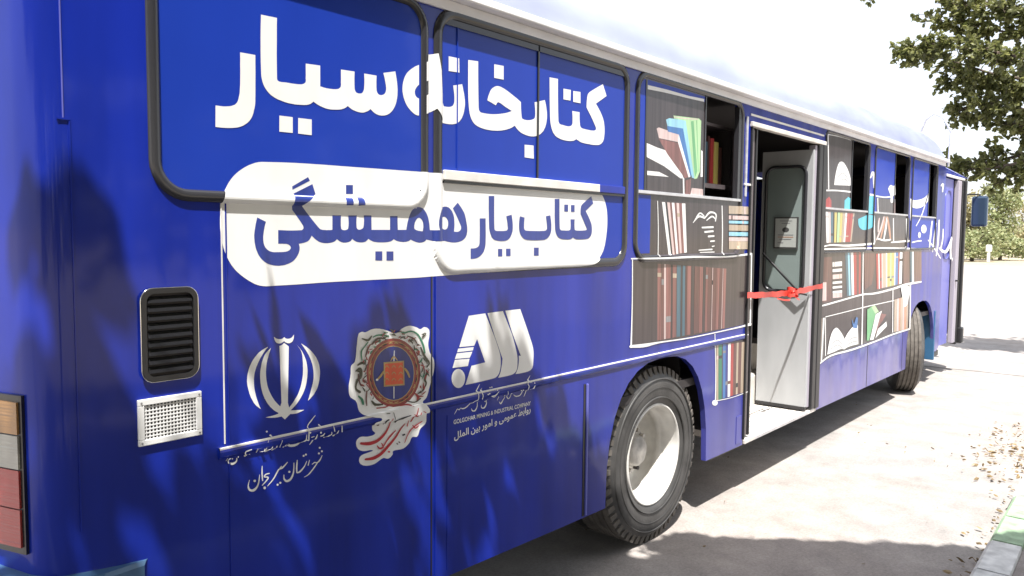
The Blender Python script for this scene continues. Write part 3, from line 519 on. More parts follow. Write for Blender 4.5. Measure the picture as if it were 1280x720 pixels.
('WH',['2066.5,2527 2121,2540.5 2137.5,2478 2145,2400.5 2146,2394.5 2147.5,2388.5 2149,2382.5 2150.5,2376.5 2152.5,2370.5 2154.5,2364.5 2156.5,2359 2159,2353 2161.5,2347.5 2164,2341.5 2170.5,2341.5 2177,2341.5 2183.5,2341.5 2190,2342 2196.5,2343 2201,2344 2205.5,2345.5 2209.5,2347.5 2213.5,2349.5 2216.5,2352 2219.5,2356.5 2222,2361 2223.5,2365.5 2224.5,2370 2224.5,2374.5 2224.5,2386 2223.5,2397.5 2221.5,2409 2219.5,2420 2217.5,2431.5 2269.5,2444.5 2273,2434.5 2276,2424 2279,2414 2282,2404 2284,2393.5 2285.5,2386 2286.5,2378.5 2287,2371 2287,2363.5 2286,2355.5 2284,2346.5 2282,2337.5 2279,2328 2275,2319 2270.5,2310.5 2266.5,2304.5 2261.5,2299 2256,2293.5 2250,2288.5 2243,2284.5 2236,2281 2228.5,2279 2220.5,2277 2212.5,2275.5 2204.5,2275 2195,2274 2186,2274 2177,2274 2168,2274.5 2159,2275 2155,2280 2151.5,2285.5 2148,2290.5 2144,2295.5 2140,2300.5 2135.5,2305.5 2130.5,2311 2125.5,2316 2120.5,2321 2115.5,2326 2112.5,2323.5 2109.5,2321 2106.5,2318 2103,2316 2099.5,2313.5 2094.5,2311.5 2089,2309 2083,2307.5 2077.5,2305.5 2072,2303.5 2062.5,2300 2053,2296.5 2043.5,2293 2034,2290 2024.5,2288.5 2017.5,2289 2010.5,2290 2004.5,2292.5 1998.5,2295 1993,2298 1986,2302.5 1979,2307.5 1972.5,2313 1967,2318.5 1962,2324.5 1957.5,2331.5 1953.5,2339 1950,2346.5 1947.5,2354.5 1945.5,2362.5 1944,2370 1943.5,2378 1944,2386 1945,2394.5 1946.5,2402.5 1949,2410.5 1952,2418 1955.5,2425.5 1960,2433 1965.5,2440.5 1972,2447 1979,2453 1987,2459 1995,2464.5 2003.5,2470 2010,2474 2017,2477 2024,2480.5 2031.5,2483.5 2038.5,2486.5 2043.5,2489 2048.5,2491.5 2053.5,2494 2058,2497 2063,2499.5', '2007,2377 2007.5,2381 2009,2385 2011.5,2389 2014,2393 2017.5,2397 2022,2401.5 2027.5,2406 2033,2410.5 2039,2414.5 2045.5,2418.5 2051.5,2421.5 2058.5,2424 2065,2426 2072,2428 2079,2429.5 2080.5,2384 2075.5,2380.5 2071,2377.5 2066,2374.5 2061,2371.5 2056,2368.5 2051.5,2365.5 2046.5,2362.5 2042,2359.5 2037,2357 2031.5,2355 2027.5,2354.5 2023.5,2355 2020,2356 2016.5,2357.5 2014,2359.5 2011,2362.5 2009,2365.5 2007.5,2369.5 2007,2373']),
],
'pill':[
('WH',['1337.5,2058.5 1398.5,2062 1462,2064.5 1528,2066 1596.5,2067 1667.5,2067.5 2022.5,2072 2153.5,2072.5 2885.5,2085 2936,2086 2988,2086.5 3040.5,2086.5 3094,2086 3148.5,2084 3166,2083 3183.5,2081 3200.5,2078.5 3217,2075 3233.5,2070.5 3249.5,2066 3266,2060.5 3281,2054.5 3295,2047.5 3307,2039.5 3319,2028.5 3329,2017 3337,2004.5 3344,1992 3349.5,1979.5 3355,1965 3358.5,1950 3361,1935 3362.5,1920 3363,1905 3363,1888.5 3362,1871.5 3360,1855 3357.5,1838.5 3354.5,1821.5 3351,1807.5 3347.5,1793 3343.5,1779 3337.5,1765 3330.5,1751 3323,1740.5 3314.5,1730 3304.5,1720 3293,1711 3280,1702 3268,1696 3254.5,1690 3240,1685 3224.5,1681.5 3208.5,1679.5 3157,1676 3106,1674 3055.5,1673.5 3006,1673.5 2957.5,1674 2320.5,1664 2014,1658 1629,1658 1577.5,1657.5 1527.5,1656.5 1478.5,1655.5 1431,1655 1385,1655 1373,1654.5 1361,1654.5 1349,1654.5 1337,1655.5 1325.5,1657.5 1315,1660.5 1304.5,1664.5 1295,1669.5 1285.5,1675 1276.5,1680.5 1267,1687 1257.5,1694 1248.5,1701.5 1240,1709 1232.5,1717.5 1225,1727 1218.5,1737 1212.5,1747.5 1207.5,1758 1203,1768.5 1199,1781 1195.5,1793 1193,1806 1191,1818.5 1189.5,1831 1188.5,1845 1188,1859 1188.5,1873 1189.5,1886.5 1190.5,1900.5 1192,1911.5 1194,1923 1196.5,1934 1199.5,1945 1204,1955.5 1208.5,1966 1214,1976 1220,1986 1227,1995.5 1234.5,2004.5 1243,2013 1252,2020.5 1261.5,2027.5 1272,2034.5 1282.5,2040.5 1292.5,2045.5 1303.5,2050 1314.5,2054 1326,2057']),
],
'pilltext':[
('NB',['1318,1879 1349.5,1865.5 1348,1860 1346,1855 1344.5,1849.5 1343.5,1844 1342,1838.5 1341,1831.5 1340,1825 1339,1818.5 1339,1812 1339,1805.5 1339.5,1800.5 1340.5,1795.5 1342,1790.5 1344,1786 1346.5,1781.5 1349.5,1778.5 1353,1775 1356.5,1772.5 1361,1770 1365.5,1768.5 1371.5,1767 1378,1766 1384.5,1766 1391.5,1766 1398,1766 1404.5,1766 1411.5,1766 1418,1766.5 1425,1767.5 1431.5,1769 1434.5,1770.5 1437.5,1772 1440,1774.5 1442,1777 1443,1780 1442.5,1782.5 1441.5,1785 1439.5,1787.5 1437,1789 1434.5,1790.5 1431,1792 1427,1793 1423,1793.5 1419,1793.5 1415,1793.5 1411,1794 1407,1794 1402.5,1794 1398.5,1794 1394.5,1794 1395,1839 1413,1838.5 1431,1838 1449.5,1838 1468,1838.5 1486.5,1839.5 1488.5,1840 1490.5,1841.5 1492,1843 1493.5,1845 1494,1847 1494,1849.5 1493.5,1852 1492.5,1854.5 1491,1857 1489.5,1859 1482,1869 1474,1879 1466,1888.5 1458,1898 1450,1907 1449,1924 1455,1961.5 1532,1997.5 1544.5,1963.5 1487.5,1923 1500.5,1907.5 1514,1892.5 1528,1877.5 1542.5,1862.5 1557.5,1847.5 1559.5,1846 1562.5,1844 1565.5,1843 1569,1842 1572.5,1841.5 1580.5,1841 1589,1840.5 1597,1841 1605.5,1841 1614,1842 1614.5,1892.5 1652,1893.5 1651.5,1884.5 1651,1875.5 1651,1866.5 1651,1857.5 1652,1849 1652,1847 1653,1845.5 1654.5,1844 1656,1843 1658,1842 1661.5,1841.5 1665,1841 1668.5,1841 1672,1841.5 1675.5,1842.5 1677.5,1843 1680,1844 1681.5,1845.5 1683,1847.5 1683.5,1849 1685,1858 1685.5,1867 1685,1876 1684.5,1885 1684,1894 1722,1895 1721.5,1886.5 1721,1878 1720.5,1869.5 1721,1860.5 1721.5,1852 1722,1850.5 1723,1848.5 1724,1847 1725.5,1845.5 1727.5,1844.5 1730,1843.5 1732.5,1843.5 1735.5,1843.5 1738,1844 1740.5,1844.5 1743.5,1845.5 1746.5,1847 1749.5,1848.5 1751.5,1850.5 1752.5,1852.5 1754.5,1861 1755,1869.5 1755.5,1878.5 1755,1887 1754.5,1896 1790,1896.5 1791,1843.5 1880,1844 1880,1896 1917.5,1897 1919,1844.5 1962.5,1845 1963.5,1851.5 1965,1858 1966.5,1864.5 1968,1871 1970,1877.5 1972.5,1884.5 1975,1891 1978,1898 1981,1904.5 1985,1911 1988,1915.5 1991,1919.5 1995,1923 1999,1926.5 2004,1929.5 2008,1931.5 2012.5,1933 2017,1934 2022,1934.5 2027,1935 2032.5,1934.5 2038.5,1933.5 2044.5,1932 2049.5,1930 2054,1927 2060,1922 2065.5,1916 2070.5,1909.5 2074.5,1903 2077.5,1896.5 2081,1886.5 2083.5,1876 2085.5,1866 2086.5,1855.5 2088,1845 2129.5,1845.5 2128,1850.5 2126,1855.5 2125,1861 2124,1866 2124,1871.5 2124,1878 2124.5,1884 2126,1890.5 2127.5,1897 2129.5,1903.5 2131.5,1909 2133.5,1914.5 2136.5,1919.5 2139.5,1925 2144,1930 2147,1932.5 2151.5,1935.5 2156,1937.5 2161,1939 2166,1940.5 2172,1941 2178,1941 2184,1940.5 2190,1939 2195,1937 2201.5,1933 2207.5,1928 2212.5,1923 2216.5,1917 2220,1911.5 2223,1904.5 2225,1897.5 2226,1890.5 2226.5,1883 2227,1876 2227.5,1869 2227,1861.5 2226.5,1854.5 2225.5,1847.5 2224.5,1840.5 2230,1840 2235,1839.5 2240.5,1839.5 2245.5,1839.5 2250.5,1840.5 2254,1841.5 2257.5,1843 2260.5,1845 2263,1847 2265,1849.5 2266,1852.5 2267,1855.5 2266.5,1858.5 2266,1861.5 2265,1864.5 2256,1879 2247,1893.5 2237.5,1907.5 2227.5,1921 2217.5,1935 2245.5,1959.5 2254,1952 2262.5,1944 2270.5,1936 2278,1927.5 2284.5,1919 2289,1911 2292,1902.5 2295,1894 2297,1885.5 2299.5,1877 2301,1871 2302.5,1865 2303.5,1859 2304,1853 2304,1847 2303.5,1840.5 2302,1834.5 2300.5,1828 2297.5,1822.5 2293.5,1816.5 2289,1812.5 2283.5,1808.5 2277.5,1805 2270.5,1802 2263.5,1800 2255,1798 2246.5,1796.5 2238,1795.5 2229.5,1795 2220.5,1795 2210.5,1795.5 2200.5,1797 2190.5,1798 2180.5,1800 2170.5,1802 2113.5,1800 2069.5,1807.5 2067,1805.5 2064,1803 2061,1801 2057.5,1799.5 2054,1798 2049.5,1797 2045,1796 2040,1795.5 2035.5,1795 2031,1795 2025,1795.5 2020,1796.5 2014.5,1797.5 2009,1799 2004,1800.5 2000,1801.5 1996,1803 1992.5,1804.5 1988.5,1806 1985,1807.5 1982,1806 1979.5,1804 1976.5,1802.5 1973,1801.5 1970,1800.5 1965,1799.5 1959.5,1798.5 1954.5,1798.5 1949,1798 1944,1798 1938,1798.5 1932,1799 1926,1800 1920,1801 1914.5,1802 1911,1803 1908,1804.5 1904.5,1806 1901.5,1807.5 1898.5,1809.5 1895.5,1807 1892.5,1805 1889,1803 1885.5,1801.5 1882,1800.5 1874.5,1799 1866.5,1798 1858.5,1797.5 1851,1797 1843,1797 1834.5,1797 1826,1797 1817.5,1797.5 1809.5,1798.5 1801.5,1799.5 1795.5,1801 1790.5,1803 1785.5,1805 1780.5,1807.5 1775.5,1810.5 1773,1808 1770,1805.5 1767,1803 1764,1801 1760.5,1799.5 1756,1798.5 1751.5,1797.5 1746.5,1797 1742,1797 1737,1797 1733,1797.5 1729,1798 1725,1798.5 1721,1799.5 1717.5,1801 1713.5,1802.5 1710.5,1804 1707,1806 1704,1808 1701,1810.5 1699.5,1808 1697.5,1806 1696,1804 1693.5,1802 1691,1801 1686.5,1799 1681,1798 1676,1797 1670.5,1796.5 1665.5,1796.5 1661.5,1796.5 1657.5,1797.5 1653.5,1798.5 1650,1799.5 1646.5,1801 1643.5,1802.5 1641,1804 1638.5,1805.5 1636,1807.5 1634,1809 1631.5,1807 1629,1805 1627,1803 1624,1801.5 1621,1800 1616,1798.5 1610,1797 1604.5,1796 1599,1795.5 1593.5,1795 1587.5,1795 1582,1795 1576.5,1795.5 1571,1796.5 1566,1797.5 1562,1798.5 1558,1800 1554.5,1801.5 1551,1803.5 1548,1805 1543.5,1808 1539,1811 1535,1814.5 1531,1817.5 1527,1821 1524.5,1817 1522,1813 1519.5,1809 1516,1805.5 1512,1802.5 1508,1800.5 1503.5,1799 1498.5,1797.5 1493.5,1796.5 1489,1795.5 1486,1795 1483,1794.5 1480,1794 1477,1793.5 1474.5,1793.5 1475.5,1790.5 1476.5,1787.5 1477.5,1784.5 1478,1781.5 1478,1778.5 1477.5,1773.5 1476.5,1769 1475,1764.5 1473.5,1760.5 1471,1756.5 1467.5,1751.5 1464,1746.5 1460,1742.5 1455.5,1738 1450.5,1734.5 1445,1731.5 1439,1729 1432.5,1726.5 1426,1725 1419.5,1723 1414,1722 1408.5,1721.5 1403,1721 1397.5,1720.5 1392,1721 1384,1721.5 1376,1722.5 1368.5,1724 1361,1726 1354,1728.5 1348,1731.5 1342,1735.5 1337,1739.5 1332,1744 1327.5,1749 1323.5,1754 1320,1759.5 1317,1765.5 1314.5,1771.5 1312,1777.5 1310,1784.5 1308.5,1792 1307,1799.5 1306.5,1807 1306,1814.5 1306,1822 1307,1829.5 1308,1837 1309.5,1844.5 1311,1852 1312,1857.5 1313.5,1863 1315,1868.5 1316.5,1873.5', '2004,1861 2004.5,1865 2006,1869.5 2007,1873.5 2009,1877 2011.5,1881 2014,1884 2017,1887 2020.5,1890 2024.5,1891.5 2028.5,1892.5 2033,1892 2037,1890 2040.5,1887.5 2044,1884.5 2046.5,1881.5 2048.5,1878 2050,1874 2051,1870 2051.5,1866 2052,1862 2052,1857.5 2051.5,1853 2050.5,1849 2050,1844.5 2048.5,1840 2040,1840.5 2031.5,1841.5 2023,1842.5 2015,1844.5 2008,1847 2005.5,1849 2004,1852 2003.5,1855 2004,1858', '2148.5,1877.5 2149,1881.5 2149.5,1885 2151,1888.5 2153,1892 2155.5,1895 2158,1897 2160.5,1898.5 2164,1899.5 2167,1900 2170.5,1899.5 2174.5,1898 2178.5,1896 2182,1893 2184.5,1890 2187,1887 2188.5,1883.5 2190,1880.5 2190.5,1876.5 2190.5,1873 2190.5,1869.5 2190,1865.5 2189,1862 2187.5,1858.5 2186,1855 2183,1852 2180.5,1850 2177,1849 2173.5,1848 2170,1848 2166.5,1848.5 2162.5,1850 2159.5,1852 2156.5,1854.5 2154.5,1857.5 2152.5,1860 2150.5,1863.5 2149.5,1867 2148.5,1870.5 2148,1874']),
('NB',['1451,1985.5 1514.5,2020.5 1521.5,2008.5 1452,1974.5']),
('NB',['1674.5,2002 1705.5,2003.5 1705.5,1971.5 1674.5,1970']),
('NB',['1664,1957 1697.5,1958 1697,1930.5 1666.5,1929.5']),
('NB',['1718.5,1959 1748,1960 1751,1932.5 1720,1929.5']),
('NB',['1808,1763.5 1841.5,1763.5 1841.5,1729 1808,1730']),
('NB',['1862,1763 1896.5,1762.5 1896.5,1728 1862,1728.5']),
('NB',['2379.5,1897.5 2417.5,1898.5 2418,1877.5 2418.5,1856.5 2419,1836 2419,1815 2418.5,1794 2418,1788.5 2417,1782.5 2416,1776.5 2414,1771 2411.5,1765.5 2409,1760.5 2406,1755.5 2402,1751 2398,1747 2393,1743 2388,1739.5 2382.5,1736 2377,1733.5 2370.5,1731 2364,1729 2356.5,1727.5 2348.5,1726.5 2341,1726 2333,1725.5 2325,1725 2324.5,1770 2331,1770 2337,1770 2343,1770 2349.5,1770.5 2355.5,1771.5 2359.5,1772.5 2364,1774 2368,1775.5 2371.5,1777.5 2374.5,1780 2377,1783.5 2378.5,1787.5 2379.5,1791.5 2380,1796 2380,1800 2380.5,1819.5 2380.5,1839 2380.5,1858.5 2380,1878']),
('NB',['2436,1995 2472.5,1996.5 2472.5,1968.5 2472.5,1941 2473,1913.5 2473.5,1885.5 2475,1857.5 2475,1855.5 2475.5,1853 2476.5,1851 2478,1849 2480,1847.5 2482.5,1846.5 2485,1845.5 2488,1845.5 2491.5,1845 2494.5,1845 2503.5,1845 2513,1845 2522,1845 2531.5,1845 2540.5,1845.5 2545,1846 2549.5,1846.5 2553.5,1847 2557.5,1848 2560.5,1850 2562.5,1852 2564,1854 2564.5,1856.5 2564.5,1859 2564,1861.5 2562.5,1871.5 2561,1881.5 2558.5,1891 2556,1901 2553.5,1910.5 2590,1918.5 2592,1909 2594.5,1899.5 2596.5,1890 2598,1880.5 2599,1871 2599,1865 2599,1859 2598.5,1853 2597.5,1847 2595.5,1841 2593,1835.5 2590.5,1830 2586.5,1824.5 2582.5,1819 2577.5,1814.5 2573,1811 2568,1808 2562.5,1805.5 2556.5,1804 2550.5,1802.5 2539.5,1801.5 2529,1801 2518,1801 2507,1801.5 2496.5,1802.5 2490,1803.5 2483,1804.5 2476.5,1806.5 2471,1808.5 2465.5,1811.5 2460.5,1815.5 2456.5,1819.5 2453.5,1824.5 2450.5,1829.5 2448,1834.5 2445.5,1840 2443.5,1845.5 2442,1851.5 2440.5,1857.5 2440,1863 2438.5,1889.5 2437.5,1916 2436.5,1942 2436.5,1968.5']),
('NB',['2499.5,1766.5 2528,1766 2528.5,1733 2500,1733.5']),
('NB',['2553.5,1767 2584.5,1767 2585,1734 2554,1734.5']),
('NB',['2648,1912.5 2681,1907.5 2680,1900 2679.5,1893 2678.5,1886 2678,1879 2678,1872 2678,1868.5 2678,1864.5 2678,1861 2679,1857.5 2681,1854 2682.5,1852 2685,1850.5 2688,1849.5 2691,1848.5 2694.5,1848 2718.5,1847 2743,1847 2768,1847 2793,1847 2818,1848 2823.5,1848 2829,1848.5 2834.5,1849.5 2839.5,1850.5 2843.5,1852.5 2846,1854.5 2847.5,1857 2848.5,1859.5 2848.5,1862.5 2848.5,1865 2847.5,1875.5 2846,1886 2844,1896 2841.5,1906.5 2839.5,1917 2873,1922 2875.5,1912.5 2878,1903.5 2880,1894 2881.5,1884.5 2882.5,1875 2882.5,1868 2882.5,1861 2882,1854 2880.5,1847 2878,1840 2875,1834.5 2871,1829 2866.5,1824 2861,1819 2854.5,1815 2848.5,1812 2841.5,1809.5 2834.5,1807.5 2826.5,1806 2819,1805.5 2797,1804.5 2774.5,1804 2753,1804 2731,1804.5 2709.5,1805.5 2702.5,1806 2695.5,1807 2688.5,1808.5 2682,1810 2676,1812.5 2669,1816.5 2663,1821 2658,1825.5 2653.5,1830.5 2650,1835.5 2646.5,1842.5 2644.5,1849.5 2643,1857 2642,1864.5 2642,1871.5 2642,1880 2643,1888 2644,1896 2646,1904.5']),
('NB',['2751.5,1770 2787.5,1770 2788,1732.5 2752,1733']),
('NB',['2906,2000.5 2944,2002 2944.5,1974.5 2945,1946.5 2945.5,1918.5 2947,1891 2949,1863 2949.5,1860.5 2951,1858.5 2953,1856.5 2955,1854.5 2958,1853 2961,1852 2964.5,1851.5 2968,1851.5 2971.5,1851.5 2975.5,1851.5 2985,1851.5 2995,1851 3005,1851 3014.5,1851.5 3024.5,1852 3027.5,1852.5 3031,1854 3033.5,1855 3035.5,1857 3036.5,1858.5 3037.5,1868 3038,1877.5 3037.5,1887 3036.5,1897 3035.5,1906.5 3071,1907 3070,1897 3070,1887 3070,1877.5 3070.5,1867.5 3072,1858 3073,1856 3075,1855 3077.5,1854 3080.5,1853 3083.5,1852.5 3097.5,1852 3111.5,1852 3126,1852 3140,1852.5 3154.5,1853.5 3159,1853.5 3164,1854 3168.5,1854.5 3172.5,1855.5 3175.5,1857.5 3176.5,1859.5 3176,1862 3174.5,1864 3172,1866.5 3170.5,1869 3160.5,1882 3150.5,1895.5 3140.5,1908.5 3130.5,1921.5 3120,1934.5 3120,1941.5 3119.5,1949 3120,1956.5 3121,1963.5 3122.5,1971 3124,1974 3126.5,1976.5 3129,1979.5 3132.5,1982 3136,1984.5 3150.5,1993 3165,2001.5 3180,2009.5 3195.5,2018 3211,2026 3229.5,1991 3163.5,1951 3174,1939.5 3184.5,1928 3194.5,1916.5 3203.5,1905 3212,1893 3215.5,1887 3218,1881 3219.5,1875 3220.5,1869 3221.5,1862.5 3221.5,1856.5 3221.5,1850.5 3220.5,1844 3219,1838 3216,1832 3213,1827.5 3208.5,1823.5 3203.5,1819.5 3197.5,1816 3190.5,1813 3184.5,1811.5 3177.5,1810.5 3170,1809.5 3163,1809.5 3155.5,1809 3142,1808.5 3128,1808 3114,1808 3100.5,1808.5 3087,1809 3080.5,1810 3075,1811.5 3069,1813.5 3064,1816 3058.5,1818.5 3054.5,1816 3050.5,1813.5 3046,1811.5 3041.5,1810 3036.5,1809 3024.5,1808 3012.5,1807.5 3000,1808 2988,1808.5 2976,1809 2969,1810 2961.5,1811 2954.5,1812.5 2947.5,1814.5 2941.5,1817 2936,1820 2931,1824 2926.5,1828 2923,1832.5 2920,1837 2917,1843.5 2914.5,1849.5 2912.5,1856 2911.5,1862.5 2911,1869 2909,1895.5 2907.5,1921.5 2907,1948 2906.5,1974.5']),
('NB',['2983.5,1976 3014,1977 3014.5,1944 2984,1943.5']),
('NB',['3038,1976 3068,1977 3069,1944 3039,1943.5']),
],
'emblem':[
('WH',['1395,1452 1404,1454 1413,1460.5 1422.5,1453.5 1431,1446.5 1425,1255 1436,1216 1412.5,1199.5 1387,1224.5 1400,1259']),
('WH',['1352,1454 1344.5,1451.5 1337,1448.5 1330,1445.5 1323.5,1442 1317,1438 1310,1432 1303.5,1425.5 1297.5,1419 1292,1411.5 1287.5,1404 1283,1395.5 1279.5,1386.5 1276.5,1377 1274.5,1367.5 1273.5,1358 1273,1348 1274,1338.5 1276,1328.5 1278.5,1318.5 1281,1308.5 1284,1300.5 1287,1293 1291,1285.5 1295,1277.5 1300,1270.5 1303.5,1266 1307.5,1262 1312,1258 1317,1254 1321.5,1250.5 1318.5,1257.5 1315.5,1265 1312.5,1272.5 1310,1279.5 1307.5,1287 1305,1295 1303,1303.5 1301,1311.5 1299.5,1320 1298.5,1328 1298,1337 1298,1345.5 1298,1354.5 1299,1363 1300.5,1371.5 1302.5,1378.5 1305,1385.5 1307.5,1392 1311,1398.5 1314,1405 1317.5,1410.5 1320.5,1416 1324,1421.5 1328,1426.5 1332,1432 1335.5,1436.5 1339.5,1441 1343.5,1445.5 1348,1449.5']),
('WH',['1363,1449.5 1357,1445 1351,1440.5 1345.5,1435.5 1340.5,1430.5 1336.5,1424.5 1332.5,1416 1328.5,1406.5 1326,1397 1324,1387.5 1322,1377.5 1321,1368 1320.5,1358.5 1321,1348.5 1321.5,1339 1323,1329 1324.5,1319.5 1327,1310 1329.5,1300.5 1333,1291.5 1337,1282.5 1341.5,1274.5 1346,1266.5 1351.5,1258.5 1357.5,1251.5 1364,1244.5 1371,1238 1378,1232.5 1386,1227.5 1394,1222.5 1402,1217.5 1407.5,1235 1400.5,1241.5 1393.5,1248.5 1387,1255 1380.5,1262.5 1374.5,1269.5 1369.5,1277 1364.5,1285 1360,1293 1356,1301 1352.5,1309 1349.5,1317.5 1347,1326.5 1345.5,1335 1344,1344 1343,1353 1342.5,1361.5 1342.5,1370.5 1343,1379.5 1344,1388.5 1345,1397 1346.5,1403 1348,1409 1350,1415 1352,1421 1354,1427 1355.5,1431.5 1357.5,1436 1359,1440.5 1361,1445']),
('WH',['1464,1448 1468,1443 1472,1438 1476,1433 1479,1427.5 1481.5,1422 1483.5,1414.5 1485,1407 1485.5,1399.5 1486,1392 1486.5,1384.5 1486.5,1374 1487,1364 1486.5,1354 1486,1343.5 1484.5,1333.5 1482.5,1323.5 1480,1313.5 1477,1303.5 1473,1294 1469,1285 1465,1277.5 1460.5,1271 1455,1264.5 1450,1258 1444.5,1251.5 1441,1248 1437.5,1244.5 1433.5,1241 1430,1237.5 1426,1234 1431,1224 1438,1228.5 1444.5,1233 1451,1238 1457.5,1243 1463,1248.5 1469.5,1255.5 1475.5,1263 1481,1270.5 1486,1278 1490.5,1286.5 1494.5,1295 1497.5,1303.5 1500,1312.5 1502,1322 1503.5,1331 1504.5,1340.5 1505,1349.5 1505,1359 1504,1368.5 1502.5,1378 1500.5,1386.5 1498,1394.5 1494.5,1403 1491,1411 1486.5,1419 1483,1425 1478.5,1431 1474,1437 1469,1442.5']),
('WH',['1480,1452 1487,1447.5 1494,1443 1501,1438.5 1507.5,1433 1514,1428 1521,1421 1527.5,1414 1533.5,1407 1539.5,1399.5 1544,1391.5 1548,1383 1551.5,1374.5 1554,1365.5 1555.5,1356.5 1556.5,1347.5 1556.5,1337 1555.5,1326.5 1554,1316.5 1551.5,1306.5 1548.5,1296.5 1546,1290 1542.5,1283.5 1538,1277.5 1533.5,1272 1529,1266.5 1524.5,1262.5 1520,1259 1515.5,1255.5 1510.5,1252 1505.5,1249 1508,1255.5 1510.5,1262 1513,1269 1515.5,1275.5 1518,1282.5 1520.5,1290.5 1523.5,1298.5 1526,1306.5 1528,1314.5 1529.5,1323 1530,1331.5 1530,1340 1529.5,1348.5 1528.5,1357 1527,1365.5 1525,1374 1522,1382.5 1519,1391 1515,1399 1511,1407 1505.5,1416.5 1499.5,1425.5 1493,1434.5 1486.5,1443.5']),
('WH',['1338.5,1219.5 1344.5,1219.5 1350.5,1220 1357,1220 1363,1220.5 1369,1221 1375,1221.5 1381,1222.5 1387.5,1223.5 1393.5,1224.5 1399.5,1225.5 1404.5,1212.5 1398.5,1212 1392.5,1212 1386,1211.5 1380,1212 1374,1212.5 1366.5,1213.5 1359.5,1214.5 1352.5,1216 1345.5,1217.5']),
('WH',['1490,1219.5 1484.5,1220.5 1479,1221 1473.5,1222 1468,1222.5 1463,1223.5 1455.5,1224 1448,1225 1440.5,1226 1433,1227 1426,1228 1423,1216 1430,1215 1437,1214 1443.5,1213 1450.5,1212.5 1457.5,1212.5 1464,1213 1470.5,1214.5 1477,1216 1483.5,1217.5']),
('WH',['1374,1485 1376,1483.5 1378,1481.5 1380.5,1480 1382.5,1478.5 1385,1477.5 1388.5,1476.5 1392,1475.5 1396,1475 1399.5,1474.5 1403,1475 1405.5,1475.5 1407.5,1476 1409.5,1477.5 1411.5,1478.5 1413.5,1480 1415.5,1478.5 1417,1477 1419,1475.5 1421.5,1474.5 1423.5,1473.5 1427,1473 1430,1473 1433.5,1473 1436.5,1473.5 1439.5,1474.5 1442.5,1476 1445,1478 1447.5,1480.5 1449.5,1483 1451.5,1485.5 1451.5,1481 1451,1476.5 1450.5,1472.5 1449,1468.5 1447,1464.5 1445.5,1462.5 1443,1460.5 1440,1459.5 1437,1458.5 1434,1457.5 1431.5,1457.5 1428.5,1458 1426,1458.5 1423.5,1459.5 1421,1460.5 1419,1461.5 1417.5,1462.5 1416,1463.5 1414.5,1465 1413,1466.5 1410.5,1465 1407.5,1463.5 1404.5,1462 1401,1461 1397.5,1460.5 1394.5,1460.5 1391,1461 1388,1462 1385,1463 1382.5,1465 1379.5,1468.5 1377.5,1472.5 1376,1476.5 1375,1481']),
],
'caption':[
('WH',['1562,1044 1560,1041 1556.5,1036.5 1552.5,1032 1549.5,1028.5 1547,1026.5 1544.5,1025 1542,1024.5 1540,1024 1538,1024 1536,1025 1533.5,1026.5 1530,1027 1527,1026 1524,1024.5 1521.5,1023 1519.5,1022 1520,1020 1521.5,1019.5 1523.5,1020.5 1526.5,1021.5 1529,1023 1531.5,1023.5 1533,1023 1535,1022 1537.5,1021 1540.5,1020.5 1544,1020.5 1547,1021.5 1550.5,1022.5 1553.5,1025 1557,1029 1560,1034.5 1562.5,1039.5 1564,1043 1563.5,1044']),
('WH',['1559.5,1037.5 1556,1035 1551.5,1031.5 1546.5,1027 1541.5,1023 1536.5,1018 1531.5,1013 1526.5,1008.5 1521.5,1003.5 1516.5,999.5 1511.5,995.5 1507,992 1502.5,989 1498,987 1493.5,985.5 1489.5,984.5 1486.5,983.5 1486.5,982.5 1487.5,982 1490.5,982.5 1495,983 1500,984 1505,986 1510,988.5 1515,992 1520,996 1525,1000 1530,1005 1535,1010 1540,1015.5 1544.5,1020 1549.5,1025 1554,1029.5 1558,1033.5 1561,1036 1560.5,1037.5']),
('WH',['1508.5,1039 1502,1021.5 1503.5,1019.5 1506,1020 1511,1037.5 1510,1039']),
('WH',['1497.5,1037.5 1495.5,1034.5 1492.5,1030 1489.5,1025 1485.5,1021 1481.5,1017.5 1477,1014.5 1473,1011.5 1469,1009.5 1466,1008 1463,1007 1460.5,1006.5 1458.5,1006.5 1457.5,1004 1460,1002.5 1462,1002.5 1465,1002.5 1469,1002.5 1473,1004 1477,1006.5 1481.5,1010 1485.5,1014 1489.5,1018 1492.5,1023 1495.5,1028 1498,1033 1499.5,1036.5 1499,1037.5']),
('WH',['1458,1049.5 1457.5,1045.5 1456,1040 1455,1033 1454.5,1027 1454,1021 1454.5,1015 1455,1009.5 1455,1005.5 1457.5,1003.5 1460,1004.5 1460,1008.5 1460,1014 1460,1020 1460,1025.5 1460.5,1031.5 1461,1038.5 1461,1044.5 1461.5,1048.5 1460,1050']),
('WH',['1445,1043 1444.5,1037 1444,1028.5 1443,1019.5 1441.5,1011.5 1439.5,1005.5 1436.5,1000.5 1433.5,996 1430,992.5 1427,990.5 1423.5,989.5 1420,989 1417.5,989 1416,989.5 1414,991 1411.5,993 1410,995.5 1409,998.5 1408,1002.5 1408,1007 1407.5,1010 1406,1011 1405,1010.5 1404.5,1007.5 1404,1003.5 1403.5,999 1404,995 1406,991 1409,987 1412.5,983.5 1417.5,981.5 1422.5,981 1427.5,982 1432,984 1436.5,987 1440,991.5 1443,996.5 1445,1003 1447,1009.5 1447.5,1018 1448,1027.5 1447.5,1036.5 1447.5,1042.5 1446,1043.5']),
